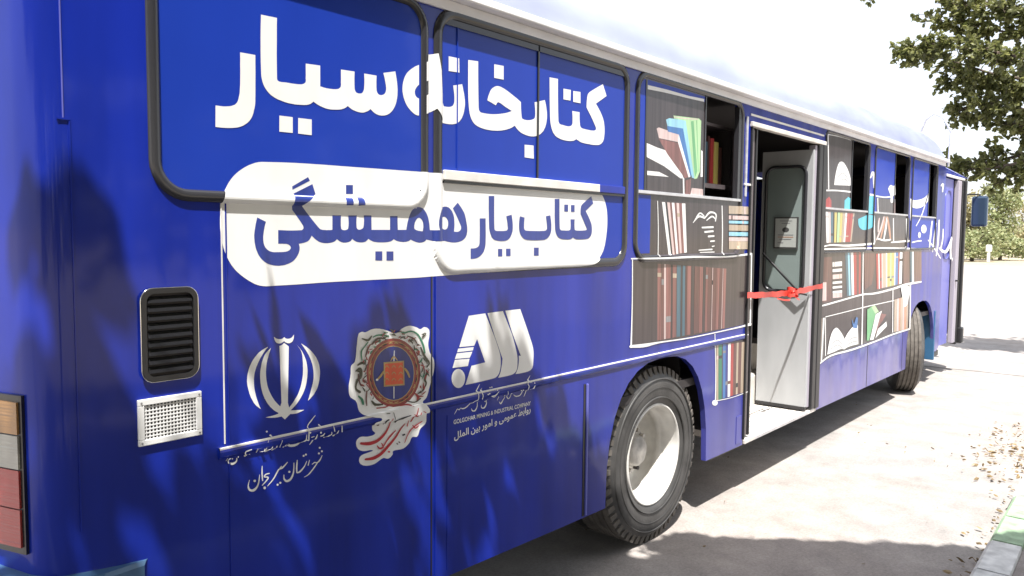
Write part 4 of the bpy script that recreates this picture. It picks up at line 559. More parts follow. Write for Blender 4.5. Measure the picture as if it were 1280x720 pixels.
('WH',['1420,1051.5 1416,1049 1411,1045.5 1405,1041.5 1400.5,1039 1396.5,1037.5 1393,1037 1389,1036 1385.5,1035 1382.5,1033 1380.5,1030.5 1379,1028 1376.5,1025 1374,1021 1371,1016.5 1368,1012 1364,1007.5 1358.5,1002 1352,996 1346,991 1342,987 1342,986 1343.5,985.5 1348,988.5 1355,993.5 1362,999 1367.5,1004 1372,1009 1375.5,1013.5 1378.5,1018 1381,1021.5 1383.5,1025 1385,1027.5 1386,1029.5 1388,1031 1391,1031.5 1395,1032 1399.5,1032 1404.5,1034 1409,1037.5 1414.5,1042 1419,1046.5 1422,1049.5 1421.5,1051']),
('WH',['1396,1043 1389.5,1038 1390,1036 1392.5,1035 1398.5,1041 1398,1042.5']),
('WH',['1350.5,1029 1348.5,1029.5 1344.5,1030 1340.5,1030.5 1337,1030 1334,1028.5 1331,1026.5 1329,1024 1329,1020 1333,1017.5 1338,1016.5 1342.5,1015 1343.5,1014.5 1343,1014 1341,1011.5 1338,1008.5 1334.5,1005.5 1331.5,1002.5 1327.5,999.5 1324,996.5 1321.5,994.5 1322,993 1324,992 1326.5,994 1330.5,996.5 1334.5,999 1338,1002 1341.5,1005 1345,1008 1347.5,1011 1348,1015.5 1343.5,1019 1338.5,1020 1333.5,1021.5 1332,1021.5 1333,1021.5 1334.5,1023 1337,1024.5 1339.5,1025.5 1342,1026 1345.5,1026 1349,1026 1351,1026 1352,1027.5']),
('WH',['1322.5,1059 1322,1054.5 1321,1048.5 1320.5,1041.5 1320,1034.5 1320.5,1027.5 1321,1020 1322,1013.5 1322.5,1009 1324.5,1007.5 1327,1008.5 1326.5,1013 1326,1019.5 1326,1026.5 1325.5,1033.5 1325.5,1040 1325,1047.5 1325,1053.5 1325,1058 1324,1059.5']),
('WH',['1312.5,1032 1311.5,1026 1310,1017 1307.5,1008 1305,1001 1301.5,996 1297.5,993 1293,990.5 1289.5,989.5 1286.5,989 1283.5,989.5 1280.5,991 1278.5,992.5 1277,994.5 1275.5,997.5 1274,1001.5 1273.5,1005 1274,1009.5 1275,1014.5 1276.5,1019 1277.5,1022 1277,1023 1275.5,1023 1274.5,1020 1272.5,1016 1270.5,1011 1269.5,1006.5 1269,1002 1269.5,997.5 1271,993 1273.5,988.5 1277.5,985 1282.5,982.5 1288,981 1293.5,981 1298.5,983.5 1303,987 1307,992 1310,998 1312,1006 1313.5,1015.5 1314.5,1025 1315,1031 1314,1032.5']),
('WH',['1553.5,1053 1551.5,1050 1547,1051 1544.5,1054.5 1547,1057.5 1551.5,1056.5']),
('WH',['1566,1058 1564,1055 1559.5,1056 1557,1059.5 1559.5,1062.5 1564,1061.5']),
('WH',['1557,1072 1555,1069.5 1550.5,1070.5 1548,1074 1550.5,1077 1555,1076']),
('WH',['1489.5,1058 1487.5,1055 1483,1056 1481,1059.5 1483,1062.5 1487.5,1061.5']),
('WH',['1499,1060.5 1496.5,1057.5 1492.5,1058.5 1490,1062.5 1492.5,1065 1497,1064']),
('WH',['1432,1014.5 1429.5,1011.5 1425,1012.5 1422.5,1016.5 1425,1019.5 1429.5,1018.5']),
('WH',['1385.5,981 1383,978 1378.5,979 1376.5,983 1378.5,986 1383.5,985']),
('WH',['1396,985 1393.5,982 1389,983 1386.5,987 1389,990 1393.5,989']),
('WH',['1300,1014.5 1297.5,1011.5 1292.5,1012.5 1290,1017 1292.5,1020 1297.5,1019']),
('WH',['1336.5,982 1334,978 1328.5,979.5 1325.5,984.5 1328.5,988 1334,987']),
],
'captionb':[
('WH',['1640.5,1137.5 1640,1115.5 1642.5,1113.5 1644.5,1114.5 1643.5,1137 1642,1138']),
('WH',['1626,1123.5 1624,1120.5 1620,1116 1616.5,1111.5 1613.5,1108.5 1612,1107.5 1611,1107 1609.5,1107 1608.5,1107 1607.5,1105.5 1609,1104 1610,1103.5 1612,1103 1615,1103.5 1618,1105 1620.5,1109 1624,1113.5 1627,1118.5 1629,1122 1628,1123.5']),
('WH',['1604,1145 1608.5,1122.5 1611,1121.5 1612.5,1122.5 1606,1145 1604.5,1145.5']),
('WH',['1595,1123.5 1595.5,1122 1595.5,1120 1595.5,1118 1595,1116.5 1593.5,1115.5 1591,1115 1587.5,1114.5 1584,1113.5 1580,1112.5 1575.5,1111 1571.5,1110 1569,1109 1568.5,1106.5 1571,1105 1574,1106 1578,1107.5 1582,1109 1586,1110 1589,1111 1592.5,1112 1595.5,1113 1598,1114.5 1599,1117 1599,1119.5 1598.5,1122 1598,1123.5 1596.5,1124.5']),
('WH',['1565.5,1125.5 1564,1124 1562,1122.5 1559.5,1121 1557.5,1120 1555.5,1119.5 1553,1119.5 1550,1119.5 1548.5,1119.5 1547.5,1118 1549,1116.5 1550.5,1116 1553.5,1115.5 1557,1115.5 1560,1116 1563,1117.5 1565,1120 1566.5,1122 1568,1123.5 1567.5,1125']),
('WH',['1534.5,1126.5 1533.5,1124.5 1531.5,1122 1529.5,1119 1528,1116 1525.5,1113.5 1523.5,1110 1521,1107 1518.5,1104 1516,1101 1513.5,1098 1511,1095.5 1509.5,1093.5 1510,1092 1511,1092 1513,1093.5 1516,1095.5 1519.5,1098.5 1522.5,1101 1525,1104 1527.5,1107 1530,1110.5 1532.5,1113.5 1534,1116.5 1535.5,1120 1536.5,1123 1537,1125 1536,1126.5']),
('WH',['1522.5,1123.5 1510,1122 1509.5,1120.5 1511.5,1119 1523.5,1120.5 1524,1122']),
('WH',['1534.5,1192.5 1531,1190 1526,1186 1520.5,1182 1516,1178 1512.5,1174.5 1509,1171.5 1506.5,1168.5 1504,1165.5 1502.5,1162.5 1501,1160 1500.5,1156.5 1499.5,1151.5 1498.5,1143.5 1498,1133 1497,1122.5 1497,1115.5 1499.5,1113.5 1502.5,1114.5 1502.5,1121.5 1503,1131.5 1503,1142 1504,1150.5 1504.5,1155.5 1504.5,1158.5 1505.5,1161 1507,1163.5 1509.5,1166 1512.5,1169 1516,1171.5 1520,1174.5 1524,1179 1528.5,1184 1533,1188.5 1536,1191.5 1535.5,1192.5']),
('WH',['1501,1112.5 1499,1113.5 1496,1115 1492,1117 1488,1117.5 1484,1116.5 1481,1115 1478,1113 1476,1112 1476.5,1109.5 1479.5,1108 1481.5,1109.5 1484,1111 1487,1112.5 1489.5,1113 1491.5,1113 1495,1112 1498,1110.5 1500,1110 1501.5,1110.5']),
('WH',['1490.5,1134.5 1486.5,1115.5 1488.5,1113.5 1491,1114.5 1492.5,1134 1491.5,1134.5']),
('WH',['1478,1114 1473.5,1112.5 1467.5,1110.5 1460.5,1108.5 1454.5,1107.5 1448.5,1107.5 1441.5,1108 1435,1109 1430.5,1110 1427,1111 1424,1113 1421.5,1115 1419,1116.5 1417.5,1117 1417,1115 1418,1113 1420,1109.5 1423.5,1105.5 1428.5,1102.5 1435,1100.5 1442.5,1099.5 1450.5,1099 1457.5,1100 1464.5,1102.5 1471,1106 1476,1109.5 1479.5,1112 1479.5,1113.5']),
('WH',['1407.5,1110 1409,1110.5 1411,1112 1413,1113 1410,1116 1409,1114.5 1406.5,1111.5 1404,1108.5 1402,1106 1402.5,1104.5 1404.5,1104 1406.5,1106 1409.5,1109 1412.5,1111.5 1414.5,1113.5 1410.5,1116.5 1408,1115.5 1406,1114 1404.5,1113 1405,1111']),
('WH',['1393,1133.5 1385,1110.5 1386.5,1108.5 1388.5,1109 1395.5,1132.5 1394.5,1134']),
('WH',['1372.5,1119.5 1371.5,1117.5 1370,1114.5 1368,1112 1366.5,1110 1364.5,1108.5 1362.5,1107.5 1360,1106.5 1358.5,1106 1358.5,1104.5 1359.5,1103.5 1361.5,1104 1364.5,1104 1367.5,1105 1370,1106.5 1372,1109.5 1373,1113 1374,1116 1375,1118.5 1374,1119.5']),
('WH',['1356,1120 1354.5,1118 1352,1115 1349.5,1112.5 1346.5,1110.5 1343.5,1109.5 1339.5,1108.5 1335.5,1108 1332.5,1107.5 1332,1105.5 1334,1103.5 1337,1104 1341,1104.5 1345.5,1105.5 1349.5,1107 1352.5,1109.5 1355,1113 1357,1116 1358.5,1118.5 1357.5,1119.5']),
('WH',['1340.5,1143.5 1335.5,1107 1338,1105 1340,1105.5 1342.5,1143 1341.5,1144']),
('WH',['1326.5,1118 1326,1116.5 1325,1114.5 1324,1113 1323,1111.5 1321.5,1111 1319.5,1110.5 1317,1110 1315.5,1109.5 1315,1108 1316.5,1107 1318,1107 1321,1107 1323.5,1107 1326,1108.5 1328,1110.5 1328.5,1113 1329,1115 1329.5,1116.5 1328.5,1118']),
('WH',['1300,1123 1300.5,1109.5 1302.5,1108 1304,1109 1303.5,1122.5 1301.5,1124']),
('WH',['1278.5,1127.5 1276.5,1127 1272.5,1127 1269,1126.5 1265.5,1126 1262.5,1125.5 1259.5,1125.5 1256.5,1124.5 1254.5,1122 1254,1118 1254.5,1113 1256,1108 1259,1104 1263.5,1104.5 1267.5,1106.5 1271,1109 1273,1111 1273,1112.5 1271.5,1113 1268.5,1111.5 1265,1109.5 1261.5,1108 1260.5,1107.5 1260,1109 1258.5,1113 1258,1117.5 1258.5,1120 1259.5,1121 1261,1122 1264,1122 1267,1122.5 1270,1123 1274,1124 1277.5,1124.5 1279.5,1124.5 1280,1126']),
('WH',['1229,1113 1229.5,1110 1230,1105.5 1230,1101 1229,1098 1226.5,1096 1223,1094.5 1219,1093.5 1216,1093.5 1213.5,1094 1210.5,1095.5 1207.5,1097.5 1206,1098.5 1205,1101 1205,1105 1205.5,1109 1206,1112 1205,1113.5 1203.5,1113 1202.5,1110.5 1201,1106.5 1200,1102 1200.5,1097.5 1203.5,1093 1207.5,1089.5 1212.5,1087 1217.5,1086 1222.5,1087 1227,1089 1230.5,1092 1233,1095.5 1234,1100 1233.5,1105 1232.5,1110 1232,1113 1230,1114']),
('WH',['1193.5,1115.5 1193.5,1105 1195,1103.5 1196.5,1104.5 1195,1115.5 1194,1116']),
('WH',['1554.5,1129 1552,1126.5 1547.5,1127 1545.5,1131 1547.5,1134 1552,1133']),
('WH',['1509.5,1137.5 1507.5,1135 1503,1135.5 1501,1139.5 1503,1142 1507.5,1141.5']),
('WH',['1346,1170.5 1344,1168 1340,1168.5 1338,1172 1340,1174.5 1344,1174']),
('WH',['1360,1155 1357.5,1151.5 1353,1152.5 1350.5,1156.5 1353,1159.5 1357.5,1158.5']),
('WH',['1552.5,1156 1550.5,1153.5 1547,1154.5 1545.5,1157 1547.5,1159.5 1550.5,1158.5']),
('WH',['1524,1104 1522.5,1103 1520.5,1103 1519.5,1105 1520.5,1106.5 1522.5,1106']),
('WH',['1218.5,1106 1217.5,1104.5 1215,1105 1214,1107 1215,1108.5 1217.5,1108']),
],
'logo':[
('WH',['2316,1485 2419.5,1488 2479,1383.5 2487,1368.5 2494.5,1353.5 2502,1338.5 2509,1323.5 2515.5,1308.5 2518.5,1300 2521,1291 2523,1282.5 2524.5,1274 2525,1265.5 2525,1255.5 2524,1246 2522.5,1236.5 2520,1227.5 2516.5,1218.5 2513.5,1213.5 2510,1209 2505.5,1205 2500,1201.5 2494.5,1198.5 2488,1196.5 2481,1195.5 2473.5,1195 2466,1194.5 2459,1194.5 2426,1193.5 2393,1192.5 2361,1192 2329,1191.5 2297.5,1191.5 2334,1269 2421.5,1273.5 2368.5,1381 2351,1354 2258.5,1357.5']),
('WH',['2252,1351.5 2347.5,1348.5 2342,1334.5 2246.5,1337']),
('WH',['2244,1332.5 2339.5,1329.5 2323,1305 2232.5,1310.5']),
('WH',['2232.5,1306.5 2321.5,1301 2312,1271 2218.5,1274']),
('WH',['2434,1488 2536,1490 2601.5,1378 2609,1360.5 2616.5,1342.5 2623.5,1325 2630,1307 2636,1289 2638,1281.5 2639.5,1274 2640.5,1266.5 2641,1259 2641,1251.5 2641,1244 2641,1236.5 2640.5,1229.5 2639.5,1222 2637,1215 2634.5,1211 2631.5,1207.5 2627.5,1204.5 2623,1201.5 2618,1199 2612.5,1197.5 2606,1196 2599.5,1195 2592.5,1194.5 2585.5,1194.5 2570,1193.5 2554.5,1193.5 2538.5,1193.5 2523,1193.5 2508,1194 2512,1199.5 2516,1205 2519.5,1211 2523,1217 2525.5,1223.5 2528.5,1233.5 2531,1244 2533.5,1254.5 2535,1265.5 2536.5,1276 2483.5,1380']),
('WH',['2552.5,1490.5 2657,1490.5 2671,1465 2685,1439 2699,1413 2713,1386.5 2726.5,1360 2733,1347 2740,1334 2746,1321 2751.5,1308 2755.5,1294.5 2757.5,1283 2758,1271.5 2758,1260.5 2757,1249 2756.5,1238 2756,1231.5 2755.5,1225 2754.5,1218.5 2752.5,1212.5 2749,1207 2745,1203.5 2739.5,1200.5 2733.5,1198 2726.5,1196.5 2719.5,1195.5 2701.5,1194 2683,1193.5 2664.5,1193.5 2646,1194 2627.5,1195 2632.5,1201 2636.5,1207 2640.5,1213 2644,1219.5 2646.5,1226.5 2648.5,1236 2649.5,1246 2650.5,1256 2650.5,1266 2650.5,1276.5 2664.5,1274.5 2601.5,1387']),
('WH',['2295,1220 2293,1207.5 2287,1196.5 2278,1189 2266.5,1184.5 2254,1184.5 2241,1188.5 2230,1196 2221,1206 2215,1218 2213,1231 2215,1243 2220.5,1253.5 2229.5,1261.5 2241,1265.5 2253.5,1266 2266,1262.5 2277.5,1255 2287,1245 2293,1233']),
],
'caption2':[
('WH',['2386,1183 2383,1180 2378.5,1176 2374,1171 2370,1166.5 2366.5,1163 2363.5,1159.5 2360.5,1155.5 2359.5,1152 2360,1148.5 2362.5,1146 2365,1143.5 2366,1141 2366.5,1136 2366.5,1130 2366,1124.5 2364.5,1120.5 2361.5,1118.5 2357.5,1117.5 2353,1117.5 2350,1117 2349.5,1115.5 2351.5,1114 2354.5,1114.5 2359,1115 2364,1116 2368,1119 2370,1123.5 2371,1129.5 2371,1135.5 2370.5,1140.5 2369,1144.5 2366,1147 2364,1149 2364,1151 2365.5,1153.5 2368.5,1156.5 2372,1160 2375.5,1164 2379,1168.5 2382.5,1174 2385.5,1179 2387.5,1182.5 2387,1183']),
('WH',['2355.5,1118 2352,1117.5 2346,1116.5 2339.5,1115 2332.5,1112.5 2325,1109 2317,1104.5 2308.5,1100 2301.5,1097 2295.5,1095.5 2290.5,1094.5 2285.5,1094.5 2281.5,1094.5 2278.5,1095 2275.5,1096 2271.5,1097.5 2268,1098 2264.5,1097 2262.5,1094.5 2260.5,1093 2259.5,1092.5 2258.5,1093 2256,1094.5 2252.5,1096.5 2249,1097.5 2246.5,1096.5 2244.5,1095 2243,1093 2241,1091 2238.5,1087.5 2235,1083.5 2232.5,1080 2230.5,1077 2230.5,1076.5 2231.5,1076.5 2234,1079 2237.5,1082.5 2241,1086 2244,1089 2246,1091.5 2247.5,1093.5 2249,1094.5 2250,1095 2251,1094.5 2253.5,1092.5 2257,1090.5 2261,1089 2264,1090.5 2265.5,1093 2267.5,1095 2269,1096 2270.5,1095 2273,1093.5 2277,1091 2282,1090 2287.5,1089.5 2293,1090 2299,1091 2305.5,1093 2313,1096.5 2320.5,1101.5 2328.5,1106 2335,1110 2341.5,1112.5 2347.5,1114.5 2353,1115.5 2357,1116.5 2357,1117.5']),
('WH',['2370.5,1111 2370.5,1106.5 2370.5,1100 2369.5,1092.5 2368,1086.5 2365.5,1082 2361.5,1078 2357.5,1075 2354.5,1073 2351.5,1072.5 2348.5,1073 2345.5,1074 2343,1075 2341,1076.5 2339.5,1079 2337.5,1082 2336.5,1084 2335,1084.5 2334,1084 2334.5,1082 2335,1079 2336,1075 2339,1072 2343,1069.5 2348,1068 2353.5,1067.5 2359,1068.5 2363.5,1071 2367,1075 2370.5,1080 2373,1085 2374,1091.5 2374,1099 2373.5,1106 2373.5,1111 2372,1111.5']),
('WH',['2400,1163.5 2397.5,1161.5 2393,1158 2388.5,1154.5 2386,1150 2387,1145 2390,1140.5 2393,1136.5 2394.5,1132.5 2394,1128.5 2392.5,1124 2390.5,1119.5 2389,1116.5 2391,1115 2393.5,1115 2395,1118 2397,1122.5 2398.5,1127.5 2399,1132.5 2397.5,1137 2394.5,1141.5 2392,1145.5 2391.5,1149 2393,1152.5 2396,1156.5 2399.5,1160 2402,1162.5 2401.5,1163.5']),
('WH',['2426,1110 2426.5,1106.5 2428,1101 2428.5,1095.5 2428,1090.5 2425.5,1086.5 2421.5,1082 2417.5,1078.5 2414,1076.5 2411,1076 2407.5,1076 2403.5,1077 2401,1078 2399.5,1080 2399,1083.5 2398.5,1087 2398.5,1089 2397.5,1090 2396,1089.5 2396,1087.5 2395.5,1084 2395.5,1080 2397,1076.5 2401,1073.5 2406.5,1071.5 2413,1070.5 2419,1071 2423.5,1074 2428,1078.5 2431,1084 2433.5,1089 2433.5,1095 2432,1101 2430.5,1106.5 2429.5,1110 2427.5,1111']),
('WH',['2490.5,1127 2486.5,1125 2481,1121.5 2475,1118.5 2470,1117 2466.5,1117.5 2462,1118.5 2457.5,1120 2454.5,1121.5 2452,1120.5 2453,1118.5 2456,1117 2460.5,1115 2466.5,1113.5 2472.5,1113 2478.5,1115.5 2484.5,1119 2490,1122.5 2493.5,1125 2493,1126.5']),
('WH',['2413,1148.5 2420.5,1148.5 2431.5,1149 2443.5,1148.5 2453.5,1148 2462,1147 2470.5,1145.5 2477.5,1143.5 2482.5,1142.5 2484,1143 2483,1144 2478,1145.5 2471,1147.5 2462.5,1149.5 2453,1151 2442.5,1151.5 2431,1151.5 2420,1151 2412.5,1150.5 2412,1149.5']),
('WH',['2434,1131.5 2431.5,1129 2427,1130 2424.5,1133 2427,1135.5 2431.5,1134.5']),
('WH',['2443.5,1133.5 2441.5,1131 2436.5,1131.5 2434.5,1134.5 2436.5,1137 2441.5,1136.5']),
('WH',['2426.5,1100.5 2424,1098 2419.5,1099 2417,1102 2419.5,1104 2424,1103.5']),
('WH',['2458,1157 2455.5,1154.5 2451,1155 2448.5,1158 2451,1160.5 2455.5,1160']),
('WH',['2470,1157 2467.5,1154.5 2463,1155.5 2460.5,1158.5 2462.5,1161 2467.5,1160']),
('WH',['2732,1174 2728,1170.5 2722,1165 2715.5,1159.5 2710.5,1154.5 2707,1151 2704.5,1147.5 2702.5,1144 2701.5,1140 2703,1136.5 2706.5,1133.5 2709,1130.5 2710,1126.5 2708.5,1121 2705.5,1114.5 2702,1108 2699,1101.5 2695.5,1096 2692.5,1090.5 2689.5,1085.5 2687.5,1082.5 2688,1081.5 2689.5,1081 2692.5,1084.5 2696,1089 2700,1094 2703.5,1100 2707,1106 2711,1113 2714,1119.5 2715,1126 2714,1130.5 2710.5,1134.5 2707.5,1137 2706,1139.5 2707,1142.5 2709.5,1145 2713,1148 2716.5,1152 2720.5,1157 2725.5,1163.5 2730.5,1169 2734,1173 2733,1174']),
('WH',['2752.5,1151 2747,1150 2739.5,1149 2732,1147.5 2726,1147 2722.5,1147.5 2719.5,1148 2716.5,1149 2714,1150 2712.5,1149.5 2713,1148 2715,1147 2717.5,1145.5 2722,1144 2727.5,1143 2734,1144 2742,1145.5 2749,1147.5 2754,1149 2754,1150']),
('WH',['2755,1125 2753,1122.5 2750.5,1119.5 2747.5,1116.5 2744.5,1114.5 2742,1113 2738.5,1111.5 2735,1110.5 2733,1109.5 2733,1108 2735,1107 2737.5,1107.5 2741.5,1108.5 2745.5,1109.5 2749.5,1111.5 2752.5,1114 2755,1117.5 2757.5,1121 2759,1123.5 2757.5,1125']),
('WH',['2676.5,1109 2673.5,1106 2668.5,1101 2663,1096.5 2657.5,1093.5 2651.5,1092.5 2644,1092.5 2637,1093 2631,1094 2627,1095.5 2622.5,1097.5 2618.5,1100 2616,1102 2614,1102 2614,1100.5 2616,1098.5 2619.5,1095.5 2624,1092.5 2630,1090 2637.5,1088.5 2645.5,1088 2653.5,1088.5 2661,1090 2667.5,1093.5 2673,1099 2677,1104 2680,1107.5 2679,1109']),
('WH',['2560,1128 2561,1121.5 2562,1112.5 2563.5,1103 2565.5,1096 2569.5,1091.5 2574.5,1088 2580.5,1087 2585.5,1088.5 2590,1092.5 2594.5,1098.5 2598,1105 2601,1109 2599.5,1110.5 2597.5,1110.5 2594.5,1106.5 2590.5,1100 2586,1094.5 2582,1091 2579,1090.5 2576.5,1091.5 2573.5,1093 2571,1096.5 2568.5,1103 2566,1112 2564.5,1121.5 2563,1127.5 2561.5,1128.5']),
('WH',['2554.5,1103 2551.5,1100.5 2547.5,1097 2543,1093.5 2538.5,1089.5 2534,1086 2529.5,1081.5 2525.5,1078.5 2524,1077.5 2525,1077 2523,1079 2520,1082 2518,1084.5 2516,1085 2515,1084 2516,1081.5 2517.5,1078 2520.5,1074 2527.5,1071.5 2532.5,1074 2536,1078.5 2539.5,1083 2543,1087 2547,1091 2551,1095 2554.5,1099 2557,1101.5 2556.5,1102.5']),
('WH',['2496,1111 2499,1094.5 2501.5,1093.5 2504,1094.5 2500.5,1111 2498,1112']),
('WH',['2499.5,1135.5 2495.5,1133.5 2489,1130 2482,1126.5 2476,1124 2469,1123 2462,1122.5 2455,1122.5 2450,1122 2449,1120.5 2451.5,1118.5 2456.5,1118.5 2463.5,1118.5 2471,1119 2478.5,1120.5 2485.5,1123.5 2492.5,1127.5 2498,1131 2502.5,1133.5 2502,1135']),
('WH',['2660.5,1115 2658,1113 2653.5,1113.5 2651.5,1116.5 2653.5,1118.5 2658,1118']),
('WH',['2674.5,1115 2672,1113 2667.5,1113.5 2665.5,1116.5 2667.5,1118.5 2672,1118']),
('WH',['2591,1111 2589,1109 2584.5,1109.5 2582,1112.5 2584.5,1114.5 2588.5,1114']),
('WH',['2554,1106.5 2552,1104.5 2547.5,1105 2545.5,1108 2547.5,1110 2552,1109.5']),
('WH',['2758,1136.5 2755.5,1134.5 2751,1135 2748.5,1138 2751,1140 2755.5,1139.5']),
('WH',['2493,1142 2491,1139.5 2487,1140.5 2485,1143 2487,1145 2491,1144.5']),
],
'crest':[
('WH',['1728,1461.5 1730,1463.5 1732.5,1465.5 1735.5,1466.5 1739,1467.5 1742.5,1468 1745.5,1468 1749,1467.5 1752.5,1466 1756,1465.5 1759.5,1465 1766.5,1466.5 1773.5,1468.5 1780,1471 1787,1473 1794,1474 1801,1474.5 1808,1474.5 1815,1474 1822.5,1473 1829.5,1472 1838,1470 1846.5,1468 1855,1465 1863,1462.5 1871.5,1460 1877.5,1457.5 1883.5,1455 1889.5,1452.5 1896,1450 1902,1448.5 1906,1448 1910,1448 1913.5,1448.5 1917.5,1449.5 1921,1450.5 1925,1453 1928.5,1455.5 1932,1458.5 1935.5,1461 1939.5,1463.5 1946.5,1465.5 1954,1468 1961.5,1469.5 1969.5,1470.5 1977.5,1471 1985.5,1470.5 1993.5,1468.5 2001,1466.5 2009,1464 2016.5,1461.5 2020.5,1459.5 2024.5,1457.5 2028,1455 2032,1453.5 2036,1452.5 2041,1453 2045.5,1455 2050,1457 2054.5,1459 2059.5,1459 2065,1458 2070,1456.5 2075,1454 2079.5,1451 2083,1447.5 2085.5,1443.5 2086.5,1439 2087,1434.5 2086.5,1430 2086.5,1426 2085.5,1418 2083.5,1410 2081.5,1402.5 2080,1395 2079.5,1387 2080.5,1379.5 2082,1372.5 2084,1365.5 2086.5,1358 2090,1351 2093.5,1345.5 2098,1340 2103,1335 2107.5,1329.5 2110.5,1324 2112.5,1316.5 2114,1309.5 2114.5,1302.5 2114.5,1295.5 2114,1288.5 2112.5,1279.5 2110,1270.5 2107,1262 2103.5,1253.5 2100.5,1245 2098,1238.5 2095,1232 2092.5,1225 2089.5,1218.5 2087,1212 2083.5,1204 2081,1195.5 2078,1187.5 2074.5,1179.5 2070,1172 2066.5,1169 2061.5,1166 2056.5,1163.5 2052,1161 2050,1157 2050.5,1154 2053,1151.5 2056.5,1148.5 2060,1146 2063,1143 2067,1138.5 2071,1134 2075,1129.5 2078,1125 2080,1120 2079.5,1116.5 2078,1113.5 2075.5,1111 2073,1108 2071.5,1105 2070.5,1098 2070,1090.5 2070,1083 2069,1075.5 2066,1069 2061.5,1064.5 2055,1061 2048,1057.5 2041.5,1054.5 2036,1050 2032,1045 2030,1039 2027.5,1033 2024.5,1027 2019.5,1023 2015,1022 2009.5,1023.5 2003.5,1025 1997.5,1026.5 1993,1026 1988.5,1023 1985.5,1018.5 1983,1014 1980.5,1009 1977,1005 1971.5,1001 1965.5,997.5 1959.5,994 1952.5,991.5 1945.5,989.5 1935,989 1924.5,989.5 1914,990.5 1903.5,991.5 1894,990.5 1892,988.5 1891.5,986 1892,982.5 1892,979.5 1891,977 1887.5,974 1883.5,971 1879,968.5 1874,967 1868.5,966 1863.5,967 1858.5,968.5 1853.5,971 1848.5,973 1843.5,973.5 1834,971.5 1825.5,968.5 1817,965 1808.5,962 1799.5,960 1790,959.5 1780.5,959.5 1770.5,960.5 1761,962 1751.5,965 1746,967 1740.5,970.5 1735.5,974 1731.5,978.5 1729,983 1727.5,988 1728,993 1729,997.5 1731.5,1001.5 1735,1004.5 1741,1007 1748,1008.5 1755.5,1009 1763,1009.5 1770.5,1010 1776.5,1010.5 1783.5,1011 1790,1011.5 1793.5,1012.5 1792.5,1014 1784.5,1017 1776.5,1018 1768,1018 1760,1018.5 1751.5,1020 1745.5,1021.5 1739.5,1023.5 1733.5,1026 1728,1029.5 1723.5,1033.5 1719.5,1038.5 1716.5,1044.5 1715,1050 1714,1056 1714.5,1061.5 1716,1065.5 1719,1069.5 1723,1072.5 1728,1075 1733,1076.5 1740.5,1076.5 1748,1075.5 1755.5,1073.5 1763.5,1072 1771,1071 1778.5,1071 1786,1071 1793,1071.5 1799.5,1073 1804.5,1076 1805,1078.5 1802,1081.5 1798,1085 1794,1088.5 1791.5,1092 1790.5,1097.5 1790,1103.5 1790.5,1109 1792,1114 1795,1118 1801.5,1120.5 1810.5,1121.5 1819.5,1121.5 1826.5,1123 1829.5,1127.5 1827,1132 1820.5,1135 1812,1137 1803,1139 1795.5,1141 1786.5,1144 1778,1146.5 1769,1149 1760.5,1152.5 1752.5,1156 1747,1159 1741.5,1162.5 1737,1166.5 1732.5,1170.5 1729,1175 1725.5,1182.5 1723,1190.5 1721.5,1198.5 1719,1206 1715,1213.5 1710.5,1218.5 1704,1222.5 1697.5,1226.5 1691.5,1231 1687.5,1236 1684,1243.5 1682.5,1251.5 1682,1259.5 1682,1267.5 1682,1275 1683,1283 1685,1291 1687,1299 1689,1306.5 1690.5,1314.5 1691.5,1321 1691.5,1328 1691.5,1335 1692,1341.5 1693.5,1348 1696.5,1351 1700,1353.5 1704.5,1355.5 1708,1358.5 1710.5,1361.5 1714,1373.5 1716,1386 1717.5,1398.5 1718.5,1411 1720.5,1423.5 1721.5,1431.5 1722.5,1439 1723.5,1446.5 1725.5,1454']),
('CM',['2037.5,1278.5 2034,1248 2023,1220 2006,1196.5 1983,1178 1956,1166 1926,1161 1895.5,1162.5 1865,1171 1836.5,1185.5 1811.5,1205 1791,1229 1775.5,1256 1766,1285 1763,1314 1766.5,1342.5 1776,1368.5 1791.5,1391.5 1812.5,1410 1837.5,1423 1866,1430 1896,1430 1926.5,1424 1956,1411 1983,1392 2006,1368 2023,1340 2034,1309.5']),
('GD',['2025,1280 2022,1252 2012,1227 1996,1205 1975.5,1188.5 1950.5,1177.5 1923.5,1172.5 1895.5,1174 1867.5,1181.5 1841.5,1194.5 1818.5,1212.5 1799.5,1234.5 1785.5,1259.5 1777,1286 1774,1312.5 1777,1338.5 1786,1362.5 1800.5,1383.5 1819.5,1400.5 1842.5,1412.5 1868.5,1418.5 1896,1419 1924,1413 1951,1401 1975.5,1384 1996,1362 2012,1336.5 2022,1308.5']),
('CM',['2022,1280.5 2018.5,1253 2009,1228.5 1993.5,1207 1973.5,1190.5 1949.5,1180 1923,1175 1895.5,1176.5 1868.5,1183.5 1843,1196.5 1820.5,1214 1802,1235.5 1788,1260 1780,1286 1777,1312 1780,1337.5 1788.5,1361.5 1802.5,1382 1821,1398.5 1843.5,1410 1869,1416.5 1896,1416.5 1923,1411 1949.5,1399 1973.5,1382 1993.5,1360.5 2009,1335.5 2018.5,1308.5']),
('GD',['2005.5,1280 2002.5,1256 1994.5,1233.5 1981,1214.5 1963.5,1200 1943,1190 1920,1185.5 1896,1186.5 1872.5,1193 1850.5,1204.5 1831,1220 1814.5,1239.5 1802.5,1261 1795,1284 1793,1308 1795.5,1331 1803,1352 1815,1370.5 1831.5,1385 1851,1395.5 1873,1401 1896.5,1401.5 1920,1396 1943,1386 1963.5,1370.5 1981,1351.5 1994.5,1329 2002.5,1305']),
